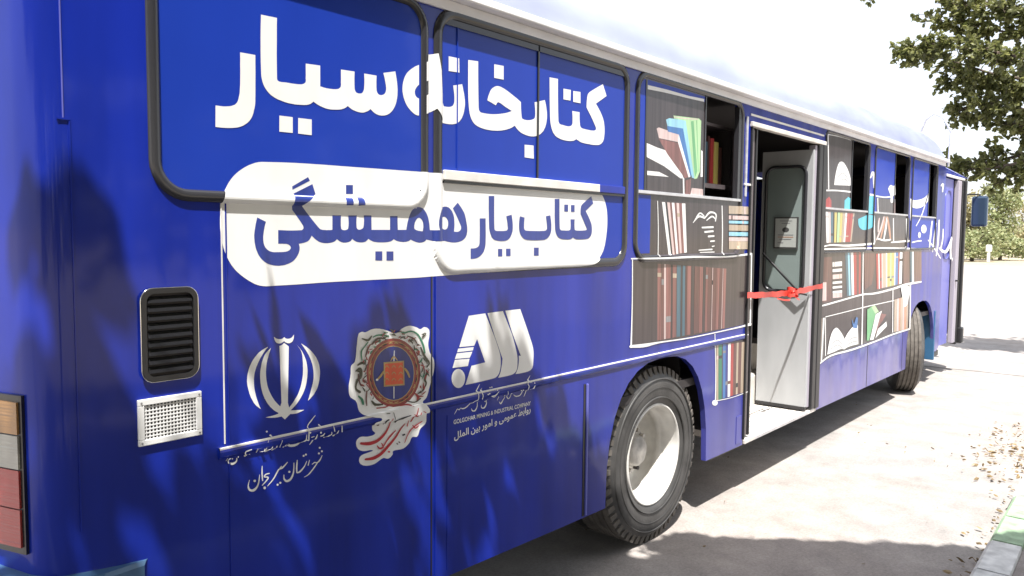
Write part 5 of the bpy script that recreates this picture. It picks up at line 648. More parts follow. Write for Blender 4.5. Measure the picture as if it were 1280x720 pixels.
('NV',['2001.5,1280.5 1999,1257 1991,1235.5 1978,1217.5 1961,1203 1941,1193.5 1919,1189 1896,1190 1873.5,1196.5 1852,1207 1833,1222.5 1817.5,1241 1806,1262 1798.5,1284.5 1796.5,1307.5 1799,1329.5 1806,1350 1818,1368 1833.5,1382.5 1852.5,1392.5 1874,1398 1896.5,1398 1919.5,1393 1941.5,1383 1961.5,1368.5 1978,1349.5 1991,1328 1999,1304.5']),
('GD',['2013,1289.5 2013.5,1288 2014.5,1285.5 2015,1283 2015.5,1281 2015,1279.5 2014.5,1277 2014,1274.5 2013.5,1273 2014.5,1272 2016,1272 2017,1273 2019,1275 2021,1277.5 2022,1280.5 2021,1283.5 2019.5,1286.5 2017.5,1289 2016.5,1290.5 2014,1291']),
('DK',['2011.5,1262 2011.5,1260 2012,1257.5 2012,1255 2011.5,1253.5 2011,1251.5 2010,1249.5 2008.5,1247.5 2007.5,1246 2008,1245 2009.5,1244.5 2011.5,1245.5 2014,1247 2016.5,1249 2018,1251.5 2018,1254.5 2017.5,1257.5 2016,1260 2015.5,1262 2013.5,1263']),
('GD',['2003.5,1236 2003,1234.5 2002.5,1232 2002,1230 2001,1228.5 2000,1227 1998,1225 1996.5,1223.5 1995,1222.5 1995,1221 1996.5,1220.5 1998.5,1221.5 2001.5,1222 2004.5,1223.5 2007,1225.5 2008,1228 2008,1231 2007.5,1233.5 2007.5,1235.5 2005.5,1237']),
('MR',['1989,1214 1988,1212.5 1987,1210.5 1985.5,1208.5 1984.5,1207.5 1983,1206.5 1980.5,1205 1978,1204 1976.5,1203.5 1976.5,1202 1977.5,1201.5 1980,1201.5 1983,1201.5 1986.5,1202 1989.5,1203.5 1991.5,1206 1992,1208.5 1992.5,1211 1992.5,1212.5 1991,1214.5']),
('DK',['1969,1197 1967.5,1196 1966,1194.5 1964,1193 1962.5,1192 1961,1191.5 1958,1190.5 1955.5,1190 1953.5,1190 1953,1189 1954,1188 1956,1187.5 1959.5,1187 1963,1187 1966.5,1187.5 1969,1189.5 1970.5,1191.5 1971.5,1194 1972.5,1195 1971.5,1197']),
('DK',['1945,1186 1943.5,1185.5 1941,1184.5 1938.5,1183.5 1937,1183 1935,1182.5 1932.5,1182.5 1929.5,1183 1927.5,1183 1926.5,1182 1927.5,1181 1929.5,1180 1932.5,1179 1936,1178.5 1939.5,1178 1942.5,1179.5 1945,1181 1946.5,1182.5 1948,1184 1947,1185.5']),
('GD',['1918.5,1182 1916.5,1181.5 1914,1181 1911.5,1181 1909.5,1180.5 1907.5,1181 1904.5,1181.5 1902,1182 1900,1182.5 1898.5,1182 1899,1181 1901,1180 1903.5,1178 1906.5,1176.5 1910,1176 1913.5,1176 1916.5,1177.5 1919,1178.5 1920.5,1179 1920.5,1181']),
('GD',['1890.5,1184.5 1888.5,1184.5 1886,1184.5 1883.5,1185 1881.5,1185 1879.5,1185.5 1877,1187 1874.5,1188 1872.5,1189 1871,1188.5 1871,1187.5 1872.5,1186 1874.5,1184 1877.5,1182 1880.5,1180.5 1884,1180 1887.5,1180.5 1890,1181 1892,1181.5 1892.5,1183']),
('GD',['1864,1193.5 1862,1194 1859,1194.5 1856.5,1195 1854.5,1196 1853,1197 1850.5,1198.5 1848.5,1200 1846.5,1201.5 1845,1201.5 1845,1200.5 1846,1199 1847.5,1196.5 1849.5,1194 1852.5,1192 1856,1191 1859,1190.5 1862,1190.5 1864,1190.5 1865,1192']),
('GD',['1839,1208 1837,1209 1834.5,1210 1832,1211.5 1830.5,1212.5 1829,1213.5 1827,1215.5 1825.5,1217.5 1824,1219 1822.5,1219.5 1822,1218.5 1822.5,1217 1823.5,1214.5 1824.5,1211.5 1827,1209 1830,1207.5 1833.5,1206.5 1836.5,1206 1838,1205.5 1840,1206.5']),
('DK',['1818,1227.5 1816,1229 1814,1230.5 1812,1232 1810.5,1233.5 1809,1235 1808,1237 1806.5,1239.5 1805.5,1241 1804.5,1241.5 1803.5,1241 1803.5,1239 1803.5,1237 1804.5,1234 1806,1231 1808.5,1229 1811.5,1227.5 1814.5,1226 1816,1225.5 1818,1226']),
('MR',['1801.5,1251 1800,1252.5 1798,1254.5 1796.5,1256.5 1795.5,1258 1794.5,1259.5 1793.5,1262 1793,1264.5 1792.5,1266 1791.5,1266.5 1790,1266 1790,1264.5 1789.5,1262.5 1789,1259.5 1790,1256.5 1792,1254 1794.5,1252 1797,1250.5 1799,1249 1801,1249.5']),
('DK',['1790,1276.5 1789,1278 1788,1280.5 1786.5,1282.5 1786,1284.5 1785.5,1286 1785.5,1288.5 1785.5,1291 1785.5,1292.5 1784.5,1293.5 1783,1293 1782.5,1291.5 1781.5,1289.5 1780.5,1287 1780,1284 1781.5,1281.5 1784,1279 1786,1277 1787.5,1275.5 1789.5,1275']),
('GD',['1785,1303.5 1784.5,1305 1783.5,1307.5 1783,1309.5 1783,1311.5 1783,1313 1783.5,1315.5 1784,1317.5 1784.5,1319 1784,1320 1782.5,1320 1781.5,1319 1779.5,1317 1778,1315 1777,1312 1777.5,1309.5 1779,1306.5 1781,1304.5 1782,1302.5 1784,1302']),
('GD',['1786,1329.5 1786,1331.5 1786,1333.5 1786,1336 1786,1337.5 1787,1339.5 1788,1341.5 1789,1343 1790,1344.5 1789.5,1345.5 1788,1346 1786.5,1345 1784.5,1343.5 1782,1341.5 1780.5,1339.5 1780.5,1336.5 1781,1333.5 1782,1331.5 1783,1329.5 1784.5,1328.5']),
('MR',['1793.5,1354 1794,1355.5 1794.5,1358 1795,1360 1795.5,1361.5 1796.5,1363 1798.5,1364.5 1800,1366 1801.5,1367.5 1801,1368.5 1800,1369 1798,1368.5 1795.5,1367.5 1792.5,1366 1790.5,1364 1789.5,1361.5 1789.5,1359 1790,1356.5 1790,1354.5 1792,1353.5']),
('MR',['1807,1375.5 1807.5,1377 1808.5,1379 1810,1380.5 1811,1382 1812.5,1383 1814.5,1384.5 1816.5,1385.5 1818,1386 1818.5,1387.5 1817,1388 1815,1388 1812.5,1387.5 1809,1387 1806.5,1385.5 1805,1383 1804,1380.5 1803.5,1378 1803.5,1376.5 1805,1375']),
('DK',['1825,1392.5 1826.5,1393.5 1828,1395 1830,1396.5 1831,1397.5 1833,1398.5 1835.5,1399 1838,1399.5 1839.5,1400 1840,1401 1839,1402 1837,1402 1834,1402.5 1831,1402.5 1827.5,1401.5 1825.5,1400 1823.5,1397.5 1822.5,1395.5 1822,1394 1823,1392.5']),
('DK',['1847.5,1404 1849.5,1405 1851.5,1406 1853.5,1407 1855.5,1407.5 1857,1408 1860,1408 1862.5,1408.5 1864.5,1408.5 1865.5,1409 1864.5,1410 1862.5,1411 1860,1411.5 1856.5,1412.5 1853,1412 1850,1411 1848,1409 1846,1407.5 1845,1406 1845.5,1404.5']),
('GD',['1873.5,1409.5 1875,1410 1877.5,1411 1880,1411.5 1882,1411.5 1884,1411.5 1886.5,1411 1889.5,1410.5 1891.5,1410 1892.5,1411 1892,1412 1890.5,1413 1888,1414 1884.5,1415.5 1881,1416 1878,1415.5 1875,1414.5 1873,1413 1871.5,1412 1871.5,1410.5']),
('GD',['1900.5,1409 1902.5,1409 1905,1409 1908,1409 1910,1408.5 1912,1408 1914.5,1407.5 1917,1406 1919,1405.5 1920.5,1405.5 1920.5,1407 1919,1408 1917,1410 1914,1412 1910.5,1413.5 1907,1413.5 1904,1413 1901,1412 1899.5,1411.5 1899,1410']),
('DK',['1928,1401.5 1930,1401 1932.5,1400.5 1935.5,1400 1937.5,1399.5 1939,1398.5 1941.5,1397 1944,1395.5 1945.5,1394 1947,1394 1947.5,1395.5 1946.5,1397 1945,1399 1942.5,1401.5 1939.5,1403.5 1936,1404.5 1932.5,1404.5 1929.5,1404.5 1927.5,1404 1926.5,1403']),
('GD',['1953.5,1387.5 1955.5,1387 1958.5,1386 1961,1384.5 1962.5,1383.5 1964.5,1382.5 1966.5,1380.5 1968.5,1378.5 1969.5,1377 1971,1377 1972,1378 1971.5,1379.5 1970.5,1382 1969,1384.5 1966.5,1387 1963,1388.5 1959.5,1389.5 1956.5,1390 1954.5,1390.5 1952.5,1389.5']),
('GD',['1976.5,1368.5 1978,1367.5 1980.5,1366 1983,1364 1984.5,1363 1985.5,1361.5 1987.5,1359 1988.5,1356.5 1989.5,1355 1991,1354.5 1992,1355 1992,1357 1992,1359.5 1991,1362.5 1989.5,1365 1986.5,1367.5 1983,1369 1980,1370 1978,1371 1976,1370.5']),
('MR',['1994.5,1345 1996,1343.5 1998,1341.5 2000,1339.5 2001,1337.5 2002,1336 2003,1333.5 2003.5,1331 2004,1329 2005.5,1328.5 2007,1329 2007,1330.5 2007.5,1333 2008,1336 2007,1339 2004.5,1342 2001.5,1344 1999,1345.5 1997,1346.5 1995,1346.5']),
('DK',['2007,1318 2008,1316.5 2009.5,1314 2011,1311.5 2011.5,1310 2012,1308 2012.5,1305.5 2012.5,1303 2012.5,1301.5 2013.5,1300.5 2015,1300.5 2015.5,1302 2017,1304.5 2018,1307 2018,1310 2016.5,1313 2014,1316 2011.5,1318 2010,1319.5 2007.5,1319.5']),
('GD',['1846,1343 1949,1337 1952,1240 1846.5,1249']),
('RO',['1853,1336 1943,1331 1945.5,1247 1854,1254']),
('GD',['1853.5,1319 1855.5,1321 1858,1323.5 1860.5,1325.5 1862,1326.5 1863.5,1325.5 1866.5,1323 1869.5,1319.5 1872,1317.5 1873.5,1317.5 1874,1318.5 1872.5,1321 1869.5,1324.5 1866,1327.5 1862,1329.5 1858,1328.5 1855,1325.5 1852.5,1322.5 1851,1320.5 1852,1319']),
('GD',['1887.5,1314.5 1889.5,1316.5 1892,1319 1895,1321.5 1896.5,1322 1898,1321 1901,1318.5 1904,1315.5 1906,1313 1908,1313 1908.5,1314.5 1906.5,1316.5 1904,1320 1900.5,1323.5 1896,1325.5 1892,1324 1889,1321 1887,1318 1885,1316.5 1886,1315']),
('GD',['1922.5,1310.5 1924.5,1312 1927,1315 1930,1317 1931.5,1317.5 1933,1317 1936,1314 1939,1311 1941.5,1309 1943,1308.5 1944,1310 1942,1312.5 1939,1315.5 1935.5,1319 1931,1321 1927,1320 1924,1317 1921.5,1314 1920,1312 1920.5,1310.5']),
('GD',['1853.5,1294.5 1855.5,1296.5 1858,1299 1860.5,1301 1862,1302 1863.5,1301 1866.5,1298.5 1869.5,1295 1871.5,1293 1873.5,1293 1874,1294 1872,1296.5 1869.5,1300 1866,1303 1862,1305 1858,1304 1855,1301 1852.5,1298 1851,1296 1851.5,1295']),
('GD',['1887.5,1290 1889.5,1292 1892,1294.5 1895,1297 1896.5,1297.5 1898,1296.5 1901,1294 1904,1290.5 1906,1288.5 1908,1288.5 1908.5,1289.5 1906.5,1292 1904,1295.5 1900.5,1298.5 1896,1300.5 1892,1299.5 1889,1296.5 1886.5,1293.5 1885,1291.5 1886,1290']),
('GD',['1922.5,1285.5 1924.5,1287.5 1927,1290 1930,1292 1931.5,1293 1933,1292 1936,1289 1939,1286 1941.5,1284 1943,1283.5 1943.5,1285 1942,1287.5 1939,1291 1935.5,1294 1931,1296 1927,1295 1924,1292 1921.5,1289 1920,1287 1920.5,1285.5']),
('GD',['1853.5,1270 1855.5,1272 1858,1274.5 1860.5,1276.5 1862,1277.5 1863.5,1276.5 1866.5,1274 1869.5,1270.5 1871.5,1268.5 1873.5,1268.5 1874,1269.5 1872,1272 1869.5,1275.5 1866,1278.5 1862,1280.5 1857.5,1279.5 1855,1276.5 1852.5,1273.5 1851,1271.5 1851.5,1270.5']),
('GD',['1887.5,1265.5 1889.5,1267 1892,1270 1895,1272 1896.5,1272.5 1898,1272 1901,1269 1904,1266 1906,1263.5 1908,1263.5 1908.5,1265 1906.5,1267 1904,1270.5 1900.5,1274 1896,1276 1892,1275 1889,1272 1886.5,1269 1885,1267 1885.5,1265.5']),
('GD',['1922.5,1260.5 1924.5,1262.5 1927,1265 1929.5,1267.5 1931,1268 1933,1267 1936,1264.5 1939,1261 1941,1259 1943,1258.5 1943.5,1260 1941.5,1262.5 1939,1266 1935.5,1269 1931,1271.5 1927,1270 1924,1267 1921.5,1264 1919.5,1262 1920.5,1261']),
('GD',['1817,1278 1820.5,1280 1825.5,1283 1831,1286.5 1836,1290 1840.5,1294 1844.5,1298.5 1848.5,1302.5 1851,1305 1849,1309.5 1843,1310.5 1840,1308 1836,1304.5 1832,1300.5 1827.5,1296.5 1823,1293 1818.5,1289 1814,1285.5 1811,1283 1812,1279']),
('GD',['1981,1268 1980,1272 1978.5,1277 1976,1283 1973,1289 1969,1294.5 1964,1300 1959,1305 1956,1308 1950,1308.5 1948,1304.5 1951,1301 1955,1296 1959.5,1291 1963,1286 1966,1281 1969,1275.5 1972,1270.5 1974,1267 1978.5,1265.5']),
('WH',['1897,1382 1894.5,1342 1897,1340.5 1899.5,1341.5 1901,1381.5 1899,1382.5']),
('WH',['1894.5,1242.5 1894.5,1197 1896.5,1195.5 1899,1196.5 1899,1241.5 1896.5,1243.5']),
('WH',['1810.5,1276.5 1817.5,1276 1820,1280 1816,1284 1809,1284 1806.5,1280']),
('GD',['1882,1343 1885,1346 1889.5,1350.5 1894.5,1354 1896,1355 1898,1354 1903.5,1350 1909,1345 1913,1341.5 1915,1341 1916,1342.5 1913,1346.5 1908.5,1352.5 1903,1358.5 1895.5,1361.5 1888.5,1359 1884,1353.5 1881,1348 1879,1344.5 1879.5,1343']),
('GN',['1795,1442 1800,1443 1807,1444.5 1815,1446 1823.5,1446 1835,1444.5 1848.5,1442 1861.5,1439.5 1871,1437.5 1874,1439.5 1872,1443 1863,1445 1850,1448 1835.5,1451 1823,1452.5 1813,1451.5 1804.5,1449.5 1797.5,1447 1793,1445.5 1792.5,1443.5']),
('GN',['1941,1439 1949,1441 1961,1443.5 1973.5,1445.5 1984,1445.5 1993.5,1444 2003,1440.5 2012,1436 2020,1430 2027.5,1421.5 2034,1411 2040,1399.5 2045,1389.5 2049,1379.5 2052,1369.5 2054,1360.5 2055.5,1354.5 2060,1352.5 2063.5,1354.5 2062.5,1360.5 2060.5,1369.5 2058,1380 2054,1390.5 2048.5,1401.5 2042,1413 2034.5,1424 2026,1433.5 2016.5,1440.5 2006.5,1446 1995.5,1449.5 1984,1452 1971.5,1451.5 1958,1449.5 1946,1446.5 1938,1444.5 1937,1441.5']),
('MR',['1791,1414.5 1796.5,1418.5 1803.5,1424.5 1811.5,1430.5 1819,1433.5 1827,1434 1836.5,1432.5 1846,1430.5 1852.5,1429 1855.5,1430.5 1854,1433.5 1847.5,1435 1838,1438 1826.5,1440 1816,1440 1806.5,1436 1797.5,1429.5 1790,1423.5 1785,1419 1786,1415']),
('DG',['1741,1442.5 1746.5,1439.5 1754,1435.5 1762.5,1431.5 1772,1430 1780,1433.5 1784.5,1439 1788,1444 1790,1447.5 1789,1450 1786.5,1450 1782.5,1447.5 1778,1443.5 1772.5,1440 1769.5,1439 1764.5,1439.5 1757,1441.5 1748.5,1444 1743,1445.5 1740.5,1445']),
('GN',['1744,1362.5 1743.5,1368.5 1742.5,1377.5 1742,1386.5 1742.5,1393.5 1744.5,1398.5 1747.5,1402 1751.5,1406 1755.5,1409.5 1760,1414.5 1765,1419 1769.5,1423.5 1772.5,1426.5 1771.5,1428.5 1769,1429 1765.5,1426 1761,1422 1756,1417 1751.5,1412.5 1747,1409 1742.5,1405.5 1738.5,1401 1735.5,1395.5 1735.5,1387 1736.5,1377.5 1738.5,1368.5 1739.5,1362.5 1742,1361']),
('MR',['1761.5,1373.5 1764,1379 1767.5,1387.5 1771,1396.5 1774.5,1403 1777,1407.5 1780,1411 1782.5,1414 1784,1416 1783.5,1418.5 1780,1419 1778,1417 1774.5,1415 1770.5,1411.5 1767,1406.5 1763.5,1399 1760.5,1389.5 1758,1381 1756.5,1375 1758.5,1372.5']),
('DG',['1723.5,1344.5 1727.5,1345.5 1733,1347 1739,1348 1742.5,1348 1745,1348 1749.5,1347 1754,1345.5 1757.5,1344.5 1760.5,1345.5 1760,1348.5 1757.5,1350.5 1753.5,1353.5 1747.5,1357 1740.5,1358.5 1734,1357 1728,1354 1723.5,1351 1720,1348.5 1720,1346']),
('DG',['1715,1323 1719.5,1324.5 1726,1326 1731,1326.5 1727.5,1327.5 1727.5,1326.5 1729,1319.5 1729.5,1312 1729,1306.5 1727,1303 1723.5,1300 1718,1296 1714,1290.5 1711,1283.5 1709,1276 1708,1268.5 1709,1261 1713,1254.5 1719,1248.5 1725,1244 1728.5,1241 1736.5,1242.5 1736,1249 1731.5,1251.5 1725.5,1255 1719.5,1258.5 1716.5,1262 1716,1267 1717.5,1273.5 1720,1280.5 1723,1285.5 1726.5,1289 1732,1292 1737.5,1295.5 1742,1301.5 1744,1309.5 1744.5,1318.5 1743,1327.5 1738,1336 1726.5,1338 1719.5,1334 1714.5,1330 1711.5,1327 1711.5,1324.5']),
('MR',['1722,1314.5 1722,1311.5 1722,1307 1722.5,1301.5 1723.5,1296 1725,1290 1727,1283 1729.5,1276.5 1732.5,1270.5 1738,1267 1744,1265 1749,1264 1752,1263 1754,1264.5 1753,1267 1749.5,1268 1745,1269 1741,1271 1738,1273.5 1736,1277.5 1733.5,1283.5 1732,1290 1730.5,1296 1729,1301.5 1728,1306.5 1727.5,1311 1727,1314.5 1724,1316']),
('GN',['1722,1231.5 1725,1228 1729,1223.5 1733,1219 1736,1215 1737.5,1211 1739.5,1205.5 1741,1200.5 1742,1197 1747,1194.5 1751,1197 1750.5,1200.5 1750,1205.5 1748.5,1212 1746,1218 1741,1223 1735,1228 1729.5,1231.5 1725.5,1234 1722.5,1234']),
('MR',['1760.5,1245.5 1760,1240 1758.5,1231.5 1758,1222 1757.5,1213.5 1758,1206.5 1759,1199.5 1760.5,1194 1761,1190 1764,1188 1766,1189.5 1766,1193.5 1765,1199.5 1764.5,1206 1764.5,1212.5 1765,1220.5 1766,1230 1766.5,1238.5 1767.5,1244 1764,1247']),
('DG',['1784,1203 1786.5,1199.5 1789.5,1194.5 1794.5,1188.5 1802.5,1183 1812.5,1180.5 1823.5,1179.5 1834,1179.5 1840.5,1179 1843,1181.5 1840,1184.5 1833,1186 1823.5,1188 1813.5,1190 1806.5,1192 1802.5,1194.5 1797.5,1198.5 1793,1202.5 1790,1205.5 1785.5,1206']),
('DG',['2044,1428 2048.5,1428.5 2055.5,1429.5 2061,1430.5 2058,1433.5 2056.5,1431.5 2051,1426 2045,1420.5 2041,1416.5 2041.5,1414 2045,1413.5 2050,1417 2057,1422 2064,1427.5 2067.5,1432.5 2059.5,1437 2052.5,1435 2046,1433 2042,1431.5 2041,1429.5']),
('DG',['2033,1381 2036,1374 2040.5,1364.5 2046,1353.5 2051.5,1343.5 2059,1334 2067.5,1325.5 2075,1317.5 2078.5,1312 2078.5,1309 2075.5,1305.5 2071,1303 2067.5,1301 2068,1298 2072,1297 2075.5,1298.5 2081,1301 2086.5,1305.5 2088,1312.5 2083.5,1320.5 2076,1329 2068,1338 2061,1346.5 2055,1355.5 2048.5,1366 2043,1375.5 2039.5,1382 2035.5,1383']),
('DG',['2072,1277.5 2075,1280 2079,1284 2082,1286 2075.5,1289 2071.5,1283.5 2065,1273 2058,1262 2054,1252 2054.5,1244.5 2058.5,1238.5 2061.5,1235 2062.5,1231 2059.5,1224.5 2053.5,1217 2047,1210 2043,1205 2045,1201.5 2050,1201 2054,1206 2060.5,1213.5 2066.5,1221.5 2070.5,1229 2070.5,1235.5 2067.5,1240.5 2065.5,1244.5 2065.5,1249 2069,1257.5 2075,1268.5 2081,1279 2084.5,1286 2076.5,1291 2073,1287.5 2069.5,1283 2067.5,1280.5 2069,1278']),
('MR',['2033.5,1327 2037,1322 2042,1315.5 2046.5,1308 2050,1300.5 2052,1293 2053,1284.5 2053.5,1276.5 2053.5,1271 2056.5,1269.5 2059,1270.5 2059,1276 2058.5,1284 2058,1293 2056,1301 2052,1309 2047,1317 2042,1323.5 2039,1328.5 2035.5,1329']),
('RD',['2004.5,1198 2007,1194 2011,1189 2014.5,1184 2015.5,1181.5 2015.5,1180 2015,1176.5 2014,1173 2013,1170 2015.5,1166.5 2020,1166.5 2022.5,1168 2026.5,1171 2030.5,1175.5 2031,1182 2026,1188.5 2019.5,1193.5 2013.5,1198 2009,1200.5 2005,1200.5']),
('DG',['1957.5,1175.5 1966,1172.5 1978,1168 1991.5,1164 2004,1162 2015,1163 2024.5,1166.5 2032.5,1170.5 2038.5,1173 2038,1175.5 2034.5,1177 2029,1174.5 2021,1171 2012,1168 2003,1167 1992.5,1168.5 1979.5,1172.5 1967.5,1176.5 1959,1179.5 1956.5,1178']),
('RD',['2007.5,1378 2011,1374.5 2015,1370 2019,1365.5 2020.5,1362.5 2021,1360.5 2020,1357 2018.5,1353 2017,1350.5 2019,1348 2022.5,1348 2025,1350 2028.5,1353 2031.5,1357.5 2032,1363.5 2028,1369 2022,1374 2016,1378 2012.5,1381 2008.5,1381']),
('MR',['1964,1430.5 1970,1428 1978.5,1425 1987.5,1421 1994.5,1417.5 2000,1412.5 2006,1407 2010.5,1401 2014,1397.5 2017.5,1397 2019,1399 2016,1403.5 2012,1409.5 2006.5,1416 1999.5,1422 1991,1426 1981,1429.5 1972,1432.5 1966,1434 1963,1433']),
('RD',['1810.5,1170.5 1818.5,1169.5 1830,1168.5 1842.5,1167.5 1853,1167 1861.5,1168.5 1868.5,1170.5 1874.5,1172.5 1878,1174 1878.5,1176.5 1875.5,1178 1871.5,1176.5 1866,1174.5 1859,1173 1851.5,1172 1841.5,1172 1829.5,1173 1818,1174 1810.5,1175 1808.5,1173']),
('RD',['1927,1161 1934.5,1160.5 1944.5,1160 1955.5,1159.5 1964.5,1158.5 1972,1157 1979,1154.5 1985,1152.5 1989.5,1151 1992,1152 1991.5,1154.5 1987,1156.5 1981,1159.5 1973.5,1163 1964.5,1165 1954.5,1166 1943,1166 1933,1165.5 1926,1165.5 1924.5,1163']),
('CR',['1732.5,1049 1739,1046.5 1749,1043.5 1760.5,1040 1771.5,1038 1782,1037 1792.5,1037.5 1803,1038.5 1813,1040.5 1822.5,1044 1831.5,1048.5 1840,1053.5 1848,1059 1855,1065.5 1861.5,1072.5 1867,1080 1872,1087.5 1876,1096.5 1879,1106.5 1881.5,1115.5 1883,1121.5 1881.5,1123 1880,1122.5 1877.5,1116.5 1874.5,1108 1870.5,1099 1865.5,1091 1860,1084 1854,1077.5 1847,1071.5 1839.5,1066.5 1831.5,1061.5 1823,1057.5 1814.5,1054.5 1806,1052 1797,1051 1788,1050.5 1779,1050.5 1770,1051 1760.5,1052.5 1750,1054 1740.5,1056 1733.5,1057.5 1729,1054']),
('CR',['1754,985 1760.5,983 1770,981 1781,979 1792,978 1802,978.5 1812.5,980.5 1822.5,983 1833,987 1843.5,992.5 1853.5,999 1863.5,1006 1873,1013 1882.5,1019.5 1891.5,1026.5 1900,1033.5 1908,1040.5 1915,1047.5 1921,1055 1927,1062 1932.5,1068 1938.5,1073.5 1945,1079 1950.5,1083.5 1954.5,1086.5 1954,1088 1952,1088.5 1947.5,1086 1941,1082 1934,1077.5 1927,1072 1920.5,1066 1914.5,1059.5 1907.5,1052.5 1900.5,1046 1892,1040 1883,1033.5 1873.5,1027 1864,1021 1854,1014.5 1844,1008 1834,1002 1824.5,997.5 1815,994.5 1805.5,992.5 1796.5,991.5 1787.5,990.5 1778.5,990.5 1769,990.5 1760,991.5 1753.5,991.5 1751,988.5']),
('CR',['1810,1028 1811.5,1025 1814,1020.5 1817.5,1016 1822.5,1012 1829,1010.5 1835,1011 1840.5,1012 1844.5,1015.5 1844,1020.5 1841,1026 1838,1031 1836,1034 1833,1035 1831.5,1033.5 1833.5,1030 1836,1025 1838,1020.5 1838,1018.5 1836.5,1018 1832.5,1017.5 1828,1018 1825,1018.5 1823,1019.5 1819.5,1023 1816,1026.5 1813.5,1029.5 1811,1030']),
('CR',['1846,1019 1849,1022.5 1853.5,1027.5 1859,1033 1864,1038 1869.5,1042 1875,1046.5 1881,1050.5 1886.5,1054.5 1892,1059 1898,1063 1903,1067 1906.5,1069.5 1906,1071 1904,1072 1900,1069.5 1894,1066.5 1887.5,1063 1881,1059.5 1875.5,1055.5 1869.5,1051.5 1863.5,1047 1858.5,1042 1853,1036.5 1848.5,1030.5 1844.5,1025.5 1841.5,1021.5 1843,1019']),
('CR',['1952,1011.5 1956,1018 1961.5,1027 1967.5,1037 1974,1045 1979.5,1050.5 1985.5,1055 1992.5,1059 2000,1063 2011,1067.5 2024,1072 2036.5,1076 2045.5,1078.5 2045.5,1081 2042.5,1082 2034,1079.5 2021,1076 2007.5,1072 1996,1067.5 1988,1063.5 1981,1059 1975,1054 1969.5,1047.5 1963.5,1039 1957.5,1029 1952.5,1019.5 1949,1013 1950,1011.5']),
('CR',['1991,1073.5 1993.5,1070.5 1997.5,1065.5 2002.5,1060.5 2008.5,1057 2015,1057.5 2020,1060 2024,1063 2026.5,1065 2026,1067 2023.5,1068 2020.5,1066 2016,1064 2011.5,1062 2009,1061.5 2006.5,1063.5 2002,1067.5 1997.5,1072 1994.5,1075 1991.5,1075.5']),
('CR',['2012.5,1141.5 2010.5,1136.5 2008,1129 2004.5,1121 2001,1114 1995.5,1107.5 1989.5,1101.5 1983.5,1096 1979.5,1092 1981,1089 1985,1088.5 1989,1092.5 1995,1098 2001,1104.5 2006,1111.5 2009.5,1119 2012.5,1127.5 2014.5,1135 2016,1140.5 2014.5,1142']),
('CR',['1970,1097 1961,1076 1963,1073.5 1966,1074 1973,1095.5 1972,1097']),
('CR',['1991.5,1117.5 1996.5,1114 2004,1109 2012.5,1104 2020.5,1102 2026,1104.5 2029,1110 2031,1115.5 2032,1119.5 2031,1121 2028.5,1121 2027,1117.5 2024.5,1112 2021.5,1107.5 2019,1106 2014.5,1107.5 2006.5,1111.5 1999,1116.5 1994,1119.5 1991.5,1119.5']),
('CR',['2040.5,1121 2054,1114.5 2056.5,1115.5 2056,1117.5 2042,1124 2039.5,1123']),
('DK',['1843.5,1105 1844.5,1107 1845.5,1110 1847.5,1112.5 1849,1114.5 1852,1115.5 1856,1117 1860,1118 1863,1119 1863.5,1122 1859.5,1124.5 1856.5,1123.5 1852.5,1122.5 1847.5,1121 1844,1118.5 1841.5,1115.5 1840.5,1112 1840,1108.5 1839.5,1106.5 1841,1105']),
('DK',['1902,1100 1903.5,1101 1906,1103 1908.5,1104 1912.5,1105.5 1918,1107 1925.5,1109 1933.5,1111 1941.5,1113 1950.5,1114 1960,1115.5 1969,1116 1975,1117 1975.5,1118.5 1973.5,1120 1967.5,1120 1958.5,1119.5 1948,1119 1939,1118.5 1930,1117.5 1921,1116.5 1913,1115 1906.5,1113 1902,1110 1899.5,1107 1899,1104 1898.5,1102 1899.5,1100']),
('DK',['1941.5,1041 1952,1042 1953.5,1046 1949,1048.5 1938.5,1047.5 1937.5,1044']),
('MR',['1812.5,1104.5 1820,1104 1822,1106.5 1819,1109.5 1811.5,1110 1809.5,1107.5']),
('DG',['1849,1145.5 1866.5,1143 1868,1144.5 1866.5,1146.5 1849,1148.5 1847.5,1147']),
('DG',['1882.5,1145 1892.5,1116 1894.5,1115 1895.5,1116 1885.5,1145 1883.5,1146']),
('MR',['1907.5,1016.5 1913.5,1012 1917,1012 1917,1015 1911,1019.5 1907.5,1019']),
('MR',['1917.5,1021 1923.5,1016 1927.5,1016 1927.5,1019 1921.5,1024 1918,1024']),
('CR',['1865.5,991 1873,989 1876.5,991 1874,994.5 1866.5,997 1863,995']),
('DG',['1766.5,1275.5 1761.5,1280 1755,1285 1749,1288.5 1744,1291 1742.5,1291 1742.5,1290 1746,1286 1751,1281 1758.5,1277 1765,1274 1766.5,1274.5']),
('RD',['1840,1440 1843.5,1445 1848.5,1451 1853,1455 1856.5,1458 1856,1459 1854.5,1459.5 1850,1457 1844,1453.5 1840,1447 1837,1441.5 1838,1440']),
('DG',['2044.5,1296 2044,1293 2043,1288.5 2039.5,1282.5 2035.5,1276.5 2036.5,1275.5 2038,1275 2043.5,1280 2049,1286.5 2049,1292 2048,1295.5 2046,1296.5']),
('CM',['1928.5,1456.5 1931.5,1451 1936.5,1444 1944,1439.5 1950.5,1437.5 1952,1437.5 1952,1439 1946.5,1442.5 1940.5,1446.5 1935.5,1452.5 1931.5,1457.5 1929.5,1458']),
('CM',['2015.5,1388.5 2018.5,1388 2021.5,1388 2028.5,1387.5 2035.5,1387 2036.5,1387.5 2036,1388.5 2029.5,1391.5 2021,1394 2015.5,1392.5 2013.5,1390.5 2013.5,1389']),
